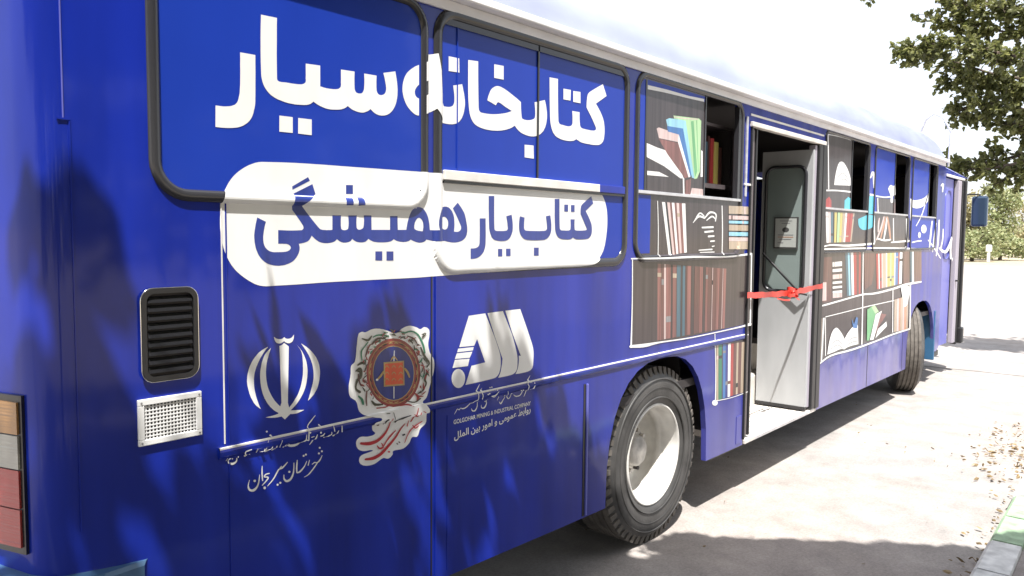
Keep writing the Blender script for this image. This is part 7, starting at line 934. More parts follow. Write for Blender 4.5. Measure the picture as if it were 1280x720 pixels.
('WH',['4719,727 4711.5,717 4690.5,713.5 4664,717.5 4642.5,728 4634,741 4641,751 4662,754.5 4688.5,750.5 4710.5,740']),
('WH',['4288,1145 4355.5,1144.5 4455,1144 4571,1143 4687,1142.5 4812.5,1141 4952.5,1139.5 5084,1138 5178,1136.5 5181.5,1139.5 5175,1143 5081,1144 4949.5,1145.5 4809.5,1147 4684.5,1148 4568.5,1148.5 4452.5,1148.5 4353.5,1148.5 4286.5,1149 4284.5,1147']),
('WH',['4677,743 4721.5,739.5 4787,735 4861.5,730 4932.5,727 5003,726 5078,726 5145.5,727 5193.5,727.5 5195,730.5 5188,733.5 5140.5,733 5073.5,731.5 4999.5,730.5 4929.5,731.5 4859,735 4784.5,740 4719,745 4674,748.5 4671.5,746']),
],
'print_w4':[
('BR',['6608,2684 7269,2698 7345.5,2063.5 6653.5,2064.5']),
('WH',['6656,2682 6718.5,2233 6729.5,2231 6740,2234 6677,2684.5 6666,2685.5']),
('WH',['6648,2211 6704,2214 6785.5,2218 6879,2222.5 6969.5,2225.5 7062.5,2227 7164,2227.5 7257,2227.5 7322.5,2227.5 7341.5,2235.5 7326.5,2243 7260.5,2242 7167,2241 7065,2239 6970.5,2237 6878.5,2234 6784.5,2230 6702.5,2226.5 6646.5,2224.5 6634,2217']),
('WH',['6607,2677 6660.5,2679.5 6739,2682.5 6829,2686 6916.5,2688.5 7007,2689.5 7106,2690 7196.5,2690 7261,2690 7272,2694 7266.5,2698 7202,2697.5 7111,2697 7011.5,2696 6920,2695 6832,2692.5 6742,2689.5 6663.5,2686.5 6609.5,2684.5 6601,2680.5']),
('WH',['6861.5,2274 6868.5,2304.5 6876.5,2334.5 6887.5,2365 6902,2395.5 6922,2426 6932,2439.5 6945.5,2454 6963,2467.5 6987.5,2478 7020.5,2484.5 7058.5,2485 7092,2479.5 7121.5,2470.5 7147.5,2459.5 7170.5,2448.5 7202.5,2431.5 7229,2413.5 7252.5,2395 7273.5,2375.5 7293,2355.5 7301,2291.5']),
('GY',['6937.5,2336.5 6965.5,2348 7005.5,2365.5 7049,2381 7083.5,2387 7118,2381 7158.5,2365.5 7195,2348 7221.5,2336 7231,2336 7235,2339 7209.5,2351.5 7173.5,2369.5 7131.5,2386 7086.5,2393.5 7038.5,2385.5 6993,2368.5 6953.5,2351 6926,2339 6928.5,2336']),
('GY',['6965.5,2300 6994,2308.5 7035.5,2320.5 7080,2331.5 7117.5,2336.5 7153,2334.5 7192.5,2326.5 7229,2317.5 7255,2311 7262,2311.5 7263,2314 7238.5,2321 7203.5,2331 7162,2340 7118,2343 7072,2336.5 7026,2324 6986,2311.5 6958.5,2303 6959,2300.5']),
('RD',['6665,2142 6746,2170.5 6804.5,2140.5 6813.5,2059 6673.5,2062']),
('CY',['7150.5,2153.5 7245.5,2189 7332,2173 7345.5,2063.5 7149.5,2065']),
],
'print_low4':[
('BR',['6559.5,2040.5 8051.5,2055.5 8123.5,1771 6578,1763.5']),
('WH',['6675.5,2042 6734.5,2042.5 6774.5,1780 6723,1779.5']),
('PW',['6681,2010.5 6739.5,2011 6742.5,1990.5 6685,1990']),
('PW',['6737.5,2042.5 6797.5,2043 6828.5,1781 6777,1780']),
('TL',['6800,2043 6861,2043.5 6884,1781.5 6831,1781']),
('DK',['6822,1860 6877,1860 6878.5,1840.5 6824.5,1840']),
('DK',['6864,2043.5 6893,2043.5 6911.5,1781.5 6886.5,1781.5']),
('YE',['6896,2043.5 6958.5,2044 6968,1782 6914,1781.5']),
('BR',['6961.5,2044 6978,2044.5 6985,1782.5 6970.5,1782.5']),
('LG',['6981,2044.5 7044.5,2045 7042,1783 6987.5,1782.5']),
('YE',['7047.5,2045 7111.5,2045.5 7099.5,1783.5 7044.5,1783']),
('BE',['7045,1840.5 7102.5,1841.5 7101.5,1827.5 7045,1827']),
('BE',['7114.5,2045.5 7180,2046 7158,1784.5 7102.5,1783.5']),
('WH',['7183,2046 7235.5,2046.5 7205.5,1785 7161,1784.5']),
('PW',['7180.5,2014.5 7231.5,2015 7230,2001 7179,2000.5']),
('RD',['7238.5,2046.5 7326.5,2047 7283.5,1785.5 7208.5,1785']),
('BE',['7215,1842.5 7293,1843 7291,1831 7213.5,1830.5']),
('RD',['7330,2047 7398.5,2047.5 7344.5,1786 7286.5,1785.5']),
('BE',['7401.5,2047.5 7442,2048 7381.5,1786.5 7347.5,1786.5']),
('GY',['7395,2016 7434.5,2016.5 7429.5,1994 7390.5,1993.5']),
('CY',['7557.5,1997.5 7858.5,2047 8067,2040.5 8077.5,2018.5 8084,1997 8083,1976.5 8070,1957 8041,1939 7997.5,1924.5 7943,1913.5 7881,1905.5 7816.5,1900.5 7752.5,1897.5 7716.5,1898 7680.5,1901.5 7647,1907.5 7618.5,1915 7596.5,1924 7576.5,1937 7565,1951.5 7559,1966.5 7557,1981.5']),
('WH',['8018.5,2045 8024.5,2022.5 8033,1991 8042.5,1955 8051,1919.5 8059.5,1882 8068,1841.5 8075.5,1804.5 8081,1779 8103.5,1774.5 8124,1779.5 8117.5,1805 8108.5,1842 8098,1882.5 8089,1920 8081,1955.5 8073,1992 8066,2024 8061,2046.5 8038.5,2050']),
('WH',['6579.5,1730 6617.5,1735.5 6670.5,1743 6737.5,1750.5 6817.5,1755 6911.5,1754.5 7022.5,1750 7151.5,1745.5 7299.5,1743.5 7488.5,1745.5 7716.5,1749.5 7936.5,1754 8095,1757.5 8114,1768 8086.5,1777.5 7928.5,1774 7708.5,1769 7482,1764.5 7295.5,1761.5 7151.5,1762 7024,1764.5 6911.5,1766.5 6813.5,1766 6728.5,1761.5 6657.5,1755 6601.5,1748 6563,1743.5 6558,1735']),
],
'print_post':[
('WH',['7906.5,2393.5 7923.5,2409.5 7948,2433.5 7971,2450.5 7934.5,2451 7949,2427 7967,2383 7983,2336 7994,2304 8019,2301 8041,2307 8034,2339.5 8024.5,2387 8012,2433 7994.5,2461 7919.5,2457.5 7898.5,2435.5 7882.5,2411 7871.5,2395 7885.5,2390.5']),
('CY',['7873.5,2222.5 8039.5,2239 8051.5,2055.5 7858,2051']),
('WH',['7883,2246 8065,2246 8067.5,2227 7885.5,2227']),
],
'print_w5':[
('BR',['8109,2217 8776.5,2227 8800.5,2070 8129.5,2069']),
('WH',['8091,2225.5 8140,2225 8212.5,2224.5 8293,2224.5 8367,2225.5 8434,2228 8500.5,2232 8558,2235.5 8598,2238 8611,2245.5 8591.5,2251 8551.5,2248 8495,2244 8431,2239.5 8367.5,2237 8296.5,2236 8217.5,2236.5 8146,2237.5 8096.5,2238 8078.5,2232']),
('WH',['8137.5,2214 8168,2074 8183,2071.5 8197,2075 8161.5,2215 8149,2217']),
('WH',['8496.5,2319.5 8507,2329.5 8518.5,2339 8533,2348.5 8552,2357 8577,2364 8594.5,2365.5 8613.5,2364 8633,2361 8653.5,2358.5 8674,2358.5 8692.5,2361 8709.5,2364.5 8724.5,2369 8739,2374 8753,2379.5 8770,2270.5 8749,2268.5 8729.5,2266.5 8712.5,2264 8698.5,2261 8689,2256.5 8681,2240.5 8686,2221.5 8691,2203.5 8683,2190 8648,2183 8611.5,2187 8598.5,2200 8598.5,2217.5 8600.5,2236.5 8593.5,2252.5 8577,2266.5 8558.5,2280 8538.5,2293 8517.5,2306.5']),
('MR',['8701.5,2175 8781,2198 8800,2074 8717,2072']),
],
'print_low5':[
('BR',['8119.5,2043.5 9365.5,2044 9410,1775.5 8154.5,1791']),
('PW',['8184.5,1800.5 8213,1821.5 8254.5,1852.5 8299,1887 8335.5,1920 8362.5,1953 8385,1987.5 8402,2017.5 8414.5,2039 8397.5,2044 8375,2041 8358,2020 8334.5,1990 8306.5,1956.5 8278,1924.5 8245,1892.5 8207,1857.5 8172,1826.5 8148,1804.5 8161.5,1799']),
('OR',['8303.5,1801.5 8323,1823 8351,1854 8381,1888.5 8406,1921.5 8425.5,1954 8442.5,1988.5 8456.5,2019 8466.5,2040.5 8453,2044 8436,2042 8419.5,2020.5 8395.5,1990.5 8370,1957 8346.5,1925 8325.5,1892 8305,1857 8287,1825.5 8274.5,1803.5 8287,1799.5']),
('WH',['8432.5,1801.5 8445.5,1823.5 8464.5,1855 8484,1890 8499,1923.5 8507.5,1956 8512,1990.5 8514.5,2021 8516.5,2042 8502,2045.5 8486,2042.5 8477,2021.5 8464,1991 8450,1957.5 8437.5,1925 8426,1892 8414.5,1857 8404,1825.5 8397,1803.5 8413,1799']),
('OR',['8682,1803 8673,1825.5 8661,1858 8645.5,1894 8627.5,1927.5 8603.5,1960 8574.5,1993.5 8547.5,2023.5 8528.5,2044 8505.5,2046.5 8488,2041 8499.5,2020 8516,1990 8535.5,1956 8555,1923.5 8576.5,1891 8601.5,1855.5 8624,1824 8640,1801.5 8663,1798']),
('PW',['8226.5,1881.5 8228.5,1896.5 8231,1917.5 8234,1940.5 8236.5,1960.5 8239,1978 8241.5,1995 8244,2010 8245.5,2020 8232,2023.5 8216.5,2021 8210.5,2010.5 8201.5,1996 8193,1979 8187.5,1961 8186.5,1940.5 8188,1917.5 8190.5,1896.5 8192.5,1882 8209.5,1878.5']),
('WH',['8177.5,1811.5 8221,1807 8284.5,1800.5 8357,1794 8428,1790 8497,1790 8565.5,1793 8625,1796.5 8666,1799 8678.5,1807.5 8654.5,1814 8612.5,1812 8554,1809 8490,1807 8431,1807 8369,1810.5 8299,1815.5 8235.5,1821.5 8191,1825 8168,1820']),
('WH',['8715.5,2026.5 8758,1777 8777.5,1773.5 8796,1777 8747.5,2027 8731,2030']),
('WH',['9224,2032.5 9273.5,1775.5 9310.5,1769 9345.5,1776 9277.5,2033.5 9249.5,2038']),
('WH',['8690,1771 8750.5,1771.5 8838.5,1773 8939,1774.5 9036,1776 9134,1778 9240,1780 9335.5,1782 9403.5,1783.5 9424,1793.5 9394,1802.5 9326,1801 9230.5,1799 9125,1796.5 9027,1794.5 8931,1791.5 8831,1788.5 8744,1786 8683.5,1784 8670,1777']),
],
'print_w6':[
('WH',['9363.5,2258.5 9537.5,2243.5 9618.5,2248.5 9700,2254.5 9780.5,2261.5 9859.5,2270.5 9936,2281.5 9997,2293 10052,2307 10103,2322 10151.5,2338.5 10198.5,2355 10213,2278 10172.5,2260 10130.5,2242 10085,2225.5 10035.5,2209.5 9979.5,2195.5 9926,2185 9868.5,2176 9808,2168.5 9746,2163 9684,2159 9639,2157.5 9594.5,2158 9550,2160 9507,2162.5 9464.5,2165.5 9448.5,2167 9434,2168.5 9420.5,2171 9407,2173.5 9394,2176.5']),
],
'print_mark':[
('WH',['10829,2465 10852.5,2473 10886,2485 10905,2491 10857.5,2493.5 10863.5,2478 10865,2449 10863.5,2418.5 10862.5,2398 10888.5,2394 10917,2399 10926,2420 10940,2451 10950.5,2482 10947.5,2503 10859.5,2507 10818,2493.5 10789.5,2479.5 10771,2471 10787,2463']),
],
'print_calligraphy':[
('WH',['9688.5,1958.5 9734,1981 9800,2013.5 9874.5,2054 9944,2100 10009.5,2159 10077,2229 10137,2295.5 10179,2341.5 10165,2344.5 10145.5,2342 10100.5,2296.5 10036.5,2230.5 9966,2161 9899.5,2103 9833.5,2058 9764,2017.5 9702.5,1985 9660,1962 9669,1957.5']),
('WH',['9390.5,2242.5 9388,2214 9384.5,2172.5 9382,2127.5 9384.5,2088.5 9394.5,2055 9409,2024 9424,1997.5 9434.5,1978.5 9454.5,1976 9471,1980 9463.5,1999 9452.5,2025.5 9441.5,2056.5 9433.5,2089.5 9429.5,2128.5 9427.5,2173 9427.5,2214.5 9427,2243.5 9408.5,2246']),
('WH',['10389,2030 10377,1997.5 10359.5,1950.5 10341.5,1898.5 10329,1850.5 10323.5,1803.5 10322,1755 10322,1712.5 10322,1682.5 10343,1678 10365,1681 10374.5,1711 10388,1753.5 10402.5,1802 10415,1848.5 10425,1897 10434,1949.5 10441.5,1996.5 10447,2029.5 10419.5,2034.5']),
('WH',['10600.5,2009.5 10584.5,1976.5 10561,1928.5 10536.5,1876 10518,1827 10507,1779.5 10499.5,1730.5 10494.5,1687 10491,1656.5 10508.5,1653 10527.5,1655 10541,1685 10560,1728.5 10581,1777 10599.5,1824.5 10615,1874 10630.5,1927 10643.5,1975 10652.5,2008.5 10628,2013.5']),
('WH',['10746,2048.5 10743,2003 10739,1937.5 10733.5,1866 10726.5,1802 10716,1745 10703.5,1688.5 10691,1639.5 10682.5,1605 10704,1600.5 10728,1603 10746.5,1637 10773.5,1685.5 10800.5,1742.5 10818.5,1800.5 10822.5,1865 10818.5,1937.5 10811.5,2003 10807.5,2049 10776.5,2053.5']),
('WH',['10246,1798.5 10300,1781.5 10377,1757.5 10466.5,1729 10555,1699.5 10651,1666.5 10758.5,1628 10857.5,1592.5 10927.5,1567.5 10956.5,1566.5 10967,1572.5 10901,1598 10807.5,1634.5 10704.5,1674 10609,1708 10515.5,1737.5 10419.5,1765 10336,1788.5 10278.5,1804.5 10252.5,1804.5']),
('WH',['10824,1695.5 10881,1681.5 10967,1660 11072,1639 11200.5,1629 11313,1642 11378,1664.5 11425,1690.5 11465,1717 11500,1748 11527.5,1783.5 11548.5,1816 11563,1838.5 11534.5,1845.5 11496,1842 11468.5,1820.5 11430,1789 11384.5,1756.5 11337.5,1729 11288.5,1705.5 11237.5,1684 11191,1670 11173,1666 11131,1668 11035,1680.5 10936,1696.5 10866.5,1707.5 10826,1705.5']),
('WH',['11494,1828 11482.5,1799.5 11466,1759 11452,1713 11447.5,1671 11457.5,1629 11476.5,1585 11499.5,1547 11524,1522 11630,1514.5 11648.5,1531 11657,1549 11662.5,1560.5 11640.5,1566.5 11611.5,1564.5 11595,1553.5 11571.5,1537.5 11553.5,1529 11622,1526.5 11604,1548 11578.5,1585 11555.5,1628.5 11541.5,1669.5 11541.5,1711 11551,1756.5 11563,1797.5 11571,1826 11534,1833']),
('WH',['10987.5,1939.5 10987.5,1914.5 10987.5,1878.5 10984,1838.5 10975,1802.5 10954.5,1767.5 10925.5,1732 10897,1700 10877.5,1678 10900,1672 10931,1674 10954,1696 10988,1727.5 11022.5,1764 11046,1800 11053.5,1837.5 11052,1878.5 11046.5,1914.5 11043,1940 11015,1944']),
('WH',['9538.5,1768 9578,1770.5 9635,1774 9698,1778 9755,1781 9807,1782.5 9861,1783.5 9909,1784.5 9943,1785 9960.5,1793 9936,1800 9902.5,1799.5 9854,1798.5 9798,1797.5 9742.5,1795.5 9683,1792.5 9618.5,1788.5 9561.5,1784.5 9522,1782 9511.5,1774']),
('WH',['10870,1697 11001,1644 11059.5,1642.5 11081,1654.5 10928.5,1705 10885.5,1706']),
('WH',['10160.5,1931 10140.5,1900.5 10077,1881.5 9995.5,1881 9927,1899 9897,1928.5 9916.5,1958.5 9978,1978 10059.5,1979 10129.5,1961']),
('WH',['9900,1859.5 9885.5,1833.5 9842,1822.5 9795.5,1833 9772.5,1859 9786.5,1884.5 9829.5,1896 9876.5,1885.5']),
],
'print_front':[
('BR',['6531.5,1711.5 9963.5,1693.5 10032,1307.5 9552,1302 9598,794.5 9333,798 8246,795.5 7223,795 6618,751.5']),
('MR',['6547.5,1656 6866,1658 6908,1272.5 6586.5,1273']),
('PW',['6569,1447.5 6754,1443.5 6770.5,1286 6585,1290']),
('WH',['6894,1611 6898.5,1571.5 7146,1573 7141,1613.5']),
('MR',['6923,1611.5 6927.5,1571.5 6945.5,1572 6941,1611.5']),
('BR',['6898.5,1570 6900.5,1551 7148.5,1552 7146,1571.5']),
('WH',['6900.5,1550 6903.5,1524.5 7151.5,1524.5 7148.5,1550.5']),
('PW',['6930,1550 6932.5,1524.5 6951.5,1524.5 6948.5,1550']),
('BR',['6903.5,1523 6906,1504 7154,1503.5 7151.5,1523']),
('PW',['6906,1502.5 6910,1463 7158.5,1461 7154,1502']),
('BE',['7078,1502 7082.5,1461.5 7100,1461.5 7095,1502']),
('BR',['6910.5,1461.5 6912.5,1442 7161,1440 7159,1460']),
('WH',['6912.5,1441 6914.5,1421.5 7163.5,1419 7161.5,1438.5']),
('BR',['6915,1420.5 6917,1401 7166,1397.5 7163.5,1417.5']),
('WH',['6917,1399.5 6919,1380.5 7168.5,1376.5 7166,1396.5']),
('BR',['6919.5,1379 6921.5,1359.5 7171,1355 7168.5,1375']),
('WH',['6921.5,1358.5 6924,1339 7173.5,1334 7171,1354']),
('PW',['6924,1337.5 6928.5,1297.5 7178,1291.5 7173.5,1332.5']),
('MR',['7117.5,1334 7122,1293 7132.5,1292.5 7127.5,1333.5']),
('TL',['7217.5,1691.5 7287,1691 7375.5,1294 7314,1294.5']),
('LB',['7289,1691 7338,1690.5 7420,1294 7377,1294']),
('TL',['7340,1690.5 7374.5,1690.5 7452.5,1294 7422,1294']),
('WH',['7376.5,1690.5 7448.5,1690 7517.5,1293.5 7454,1294']),
('RD',['7450.5,1690 7539,1689 7597,1293 7519.5,1293.5']),
('MR',['7541,1689 7615.5,1688.5 7664,1292.5 7598.5,1293']),
('RD',['7617.5,1688.5 7669.5,1688 7711.5,1292 7666,1292.5']),
('BR',['7672,1688 7709,1687.5 7746,1292 7713.5,1292']),
('RD',['8164,1666.5 8236,1667 8304,1312 8235.5,1311']),
('WH',['8239.5,1667 8274,1667 8340,1313 8307.5,1312']),
('RD',['8277.5,1667 8341.5,1667.5 8404,1314 8343.5,1313']),
('MR',['8323.5,1420 8385,1421 8390.5,1390.5 8329.5,1389.5']),
('PW',['8345,1667.5 8400,1667.5 8459.5,1315 8407.5,1314']),
('BE',['8403.5,1667.5 8499,1668 8553.5,1317 8463,1315.5']),
('WH',['8502.5,1668 8549,1668 8601,1318 8557,1317']),
('YE',['8553,1668 8651,1668.5 8697,1320 8604.5,1318']),
('DK',['8589,1423.5 8683,1425 8685,1410 8591,1408.5']),
('LG',['8654.5,1668.5 8713,1668.5 8756,1321 8701,1320']),
('MR',['8690.5,1397 8746.5,1398 8749,1374 8694,1373']),
('YE',['8717,1668.5 8818,1669 8855,1323 8759.5,1321']),
('GY',['8746.5,1426 8843.5,1427.5 8846,1406 8749.5,1404.5']),
('WH',['8822,1669 8860.5,1669 8895,1324 8858.5,1323']),
('BL',['8864.5,1669 8968.5,1669.5 8996.5,1326 8899,1324']),
('BE',['8868.5,1628 8971.5,1628.5 8973,1613.5 8870,1613']),
('RD',['8972.5,1669.5 9023,1669.5 9048.5,1327 9000.5,1326']),
('WH',['9027.5,1669.5 9134,1670 9153,1329 9052,1327']),
('DK',['9032,1601.5 9138,1602 9139.5,1573 9034.5,1572.5']),
('MR',['9155.5,1677 9414,1674 9472.5,1320.5 9213,1317']),
('TL',['9451.5,1673.5 9528,1672.5 9608,1315 9531,1313']),
('WH',['9538,1672.5 9606,1672 9676,1317 9608,1315']),
('MR',['9625.5,1671.5 9957.5,1667.5 10019.5,1321 9685,1322']),
('MR',['7767.5,1676.5 8125.5,1676 8141,1561.5 8057,1367.5 7826.5,1324']),
('WH',['6541.5,1720 6593.5,1720 6664.5,1720 6773,1719.5 6940.5,1719 7199.5,1719 7548,1718.5 7948,1717.5 8347.5,1715 8761.5,1710 9215,1702.5 9643.5,1695 9963,1689.5 9989,1698 9962,1708 9642.5,1712.5 9214,1719 8760.5,1725 8345.5,1729.5 7945.5,1731.5 7545.5,1732.5 7197,1733 6938,1733 6770.5,1733 6662,1732.5 6591,1732.5 6539.5,1732 6528.5,1726']),
('WH',['6583,1239.5 6622.5,1240.5 6679,1241.5 6748,1243 6826,1245 6913.5,1248 7014,1251.5 7123,1255.5 7237,1259.5 7360,1264 7493.5,1269 7628,1273.5 7754.5,1275.5 7863.5,1274 7963,1270 8066.5,1266 8187.5,1264 8334,1265 8498.5,1268 8667.5,1272.5 8827,1277 8967,1282.5 9095,1288.5 9220.5,1294.5 9356,1298.5 9522.5,1301.5 9712,1303 9890,1304 10017,1305 10033.5,1313.5 10003.5,1322 9875,1323 9695,1325 9501.5,1325.5 9329,1324 9188.5,1319 9062.5,1311.5 8938.5,1304 8803,1297.5 8646,1293 8478.5,1288.5 8316.5,1285 8173.5,1283.5 8058,1284.5 7957,1287.5 7856,1290.5 7743,1291.5 7614.5,1288.5 7479,1284 7346,1279 7223,1274.5 7109,1270.5 6999.5,1267 6899.5,1263.5 6812,1260.5 6735.5,1257.5 6668,1254.5 6612.5,1252.5 6574,1250.5 6568.5,1245']),
('WH',['6755,1142.5 6837,1143.5 6957.5,1144.5 7100,1146 7246.5,1147.5 7393,1149 7549.5,1151 7720,1152.5 7908.5,1154 8143.5,1155 8420.5,1156 8687,1156.5 8880.5,1157 8887,1161.5 8872.5,1166 8679,1165.5 8412.5,1165 8135.5,1164.5 7900.5,1163.5 7712,1161.5 7542,1159.5 7386,1157 7240.5,1155 7094,1153.5 6952,1152 6831.5,1150.5 6749.5,1149.5 6745.5,1146']),
('WH',['7721.5,1702 7728.5,1626.5 7739,1518 7750,1394.5 7760,1274.5 7769.5,1148.5 7779,1012 7787,888 7792.5,802 7810.5,796 7828,798 7822.5,884.5 7814.5,1008.5 7805,1146 7795,1272.5 7784,1393 7771,1517 7759.5,1626 7751.5,1702 7736,1705']),
('WH',['8801.5,1274 8858,823.5 8877,818 8895.5,820 8832.5,1272.5 8816.5,1276']),
('WH',['6745,1139 6777.5,809 6788,805.5 6797.5,807 6761,1137.5 6752.5,1140']),
('WH',['6638,745.5 6685,753.5 6751,765.5 6835,777.5 6934.5,785 7060,785 7212.5,781 7381,775.5 7551,772.5 7722.5,772.5 7901.5,774 8081.5,776.5 8257,779 8423,782 8581.5,785.5 8738.5,789 8899,791 9080,791 9274.5,790 9452.5,788.5 9580.5,787.5 9592,797 9557,807 9430,807.5 9253,808 9059,808.5 8878,807.5 8716.5,805 8560,801 8402,797.5 8237.5,794.5 8062,792.5 7881.5,790.5 7703,790 7533.5,790 7366,793 7199,798 7045,801 6916,800 6812.5,791 6728.5,777.5 6664.5,764 6619.5,755 6622,748.5']),
('WH',['9482,1305.5 9491.5,1260 9505,1195 9519.5,1121.5 9531,1052.5 9539,983 9545.5,910 9550.5,844.5 9554,798.5 9579,792 9603,794 9599,840 9593.5,906 9587,979.5 9580,1049 9571,1118.5 9560.5,1192 9551,1257 9544.5,1302.5 9512,1309.5']),
('WH',['6578.5,1142 6615,1142 6629.5,759 6606.5,756.5']),
('BR',['6615.5,1142 6633.5,1142 6641,760.5 6630,759']),
('BE',['6634.5,1142 6671.5,1142 6664.5,763 6641.5,760.5']),
('BR',['6672,1142 6690.5,1142 6676,764 6664.5,763']),
('WH',['6691,1142 6728.5,1142 6699.5,767 6676.5,764']),
('GY',['6729.5,1142 6752,1142 6713.5,768.5 6700,767']),
('WH',['6832,812.5 6841,845 6851.5,877.5 6865,909.5 6883,940.5 6906,970.5 6920,985 6937.5,999.5 6960,1012.5 6989.5,1022.5 7028,1028.5 7054.5,1027 7081,1020 7106.5,1010 7130.5,998.5 7152,987.5 7182.5,972 7210.5,955.5 7236.5,939 7260.5,922 7284.5,904.5 7304.5,918 7325.5,930.5 7348.5,943 7374,954.5 7403.5,965.5 7439.5,977 7477.5,989 7519,999 7566,1006.5 7620.5,1009 7642.5,1006.5 7656,999.5 7663.5,989 7666,976.5 7666.5,963 7698.5,815.5 7638,817.5 7578.5,819 7520,820.5 7463.5,821 7408,820.5 7381,819.5 7355,817.5 7330.5,815 7306.5,812 7283,809 7263.5,813 7244.5,816.5 7225.5,820 7207,822 7189,823 7145,823 7103,822 7062,819.5 7021.5,817.5 6981,815.5 6951,815 6921,814.5 6891,813.5 6861.5,813']),
('GY',['6920,889 6952,894.5 6998.5,902.5 7048,909.5 7088.5,910 7123,902 7161.5,886.5 7196,870 7221,858.5 7232,857.5 7234.5,860.5 7210.5,872.5 7176,889.5 7134.5,907 7087.5,917.5 7037.5,916.5 6986,909 6940.5,900 6909,894.5 6910.5,891']),
('GY',['6924,849 6956.5,853.5 7002.5,860 7052.5,865.5 7094,865.5 7129,858.5 7167,845.5 7201,831 7226,821 7236.5,820.5 7238,824 7214,834 7179.5,849 7138,864 7092.5,873 7042.5,872.5 6991,866.5 6945,859.5 6914,855 6914.5,851.5']),
('GY',['7375,873 7404.5,876 7447.5,880.5 7494,885 7534,887.5 7567,887 7600,885 7629,882.5 7650,881 7656.5,883.5 7649,887 7628,889 7598,892.5 7562,895 7524,895.5 7482,892.5 7435,887.5 7393,882.5 7364,879 7364,875.5']),
('GY',['7379,837.5 7408.5,840 7451.5,844 7498,847.5 7538,849.5 7572,849 7605,846.5 7634,844 7655,842.5 7661,845 7653.5,848.5 7633,850.5 7603,854 7567,856.5 7529,857.5 7486.5,855 7440,851 7397.5,846.5 7368.5,843.5 7368.5,840']),
('BL',['7467,1079.5 7540,1015.5 7598,1082 7653.5,1069.5 7639,969.5 7517.5,986.5']),
('GR',['7936.5,1130.5 8064.5,1148 8223.5,1071 8035.5,816.5 7962.5,823.5']),
('LG',['8064.5,1148 8182,1154 8328.5,1081.5 8209,1067.5']),
('WH',['8224.5,1062 8437.5,1083 8383,1025.5 8183.5,811 8064.5,818']),
('RB',['8401.5,1058 8604.5,1032 8307,907 8204,826.5']),
('WH',['8322.5,906 8615,959 8639,906 8243,818.5']),
('BE',['8883.5,1170.5 8981.5,1172.5 9018.5,817.5 8919.5,820.5']),
('PW',['8983.5,1172.5 9066,1174.5 9104,815 9020.5,817.5']),
('OR',['9068,1174.5 9126,1176 9165,813.5 9106.5,815']),
('BE',['9128,1176 9213,1178 9253,811 9167,813.5']),
('PW',['9215,1178 9283,1179.5 9324.5,809 9255.5,811']),
('OR',['9285.5,1179.5 9372.5,1181.5 9415,806.5 9326.5,809']),
('BE',['9375,1181.5 9436,1183 9479,805 9417,806.5']),
('WH',['9119,1285 9161.5,1290 9204.5,1294.5 9249,1298 9295.5,1300 9344.5,1299 9380,1296 9416.5,1291.5 9449.5,1284.5 9476,1276.5 9490.5,1267.5 9502.5,1244.5 9502,1222 9492.5,1199.5 9478,1178 9461.5,1156.5 9450.5,1135 9441.5,1111.5 9425.5,1090 9393.5,1073.5 9336,1065 9293,1069.5 9268,1084 9253.5,1104.5 9243.5,1126.5 9231.5,1145.5 9205,1173.5 9181,1201.5 9159.5,1229.5 9139,1257']),
],}

def loops_of(ls): return [[(float(p.split(',')[0])/1000, float(p.split(',')[1])/1000) for p in s.split()] for s in ls]
XC = sorted({round(c+o*hw, 4) for k in (1, 2, 3) for c in WIN[k][0:2] for hw in (WIN[k][5],) for o in (-1, -.9, -.6, -.3, 0, .3, .6, .9, 1)})
ZC = sorted({round(c+o*hw, 4) for k in (1, 2, 3) for c in WIN[k][2:4] for hw in (WIN[k][5],) for o in (-1, -.9, -.6, -.3, 0, .3, .6, .9, 1)})
for k in (1, 2, 3):
    w_ = WIN[k]
    for c0, s_ in ((w_[0], 1), (w_[1], -1)): XC += [round(c0+s_*w_[4]*t_/9+s_*w_[5], 4) for t_ in range(10)]+[c0+s_*(w_[4]+2*w_[5])]
    for c0, s_ in ((w_[2], 1), (w_[3], -1)): ZC += [round(c0+s_*w_[4]*t_/9+s_*w_[5], 4) for t_ in range(10)]+[c0+s_*(w_[4]+2*w_[5])]
XC = sorted(set(XC)); ZC = sorted(set(ZC))
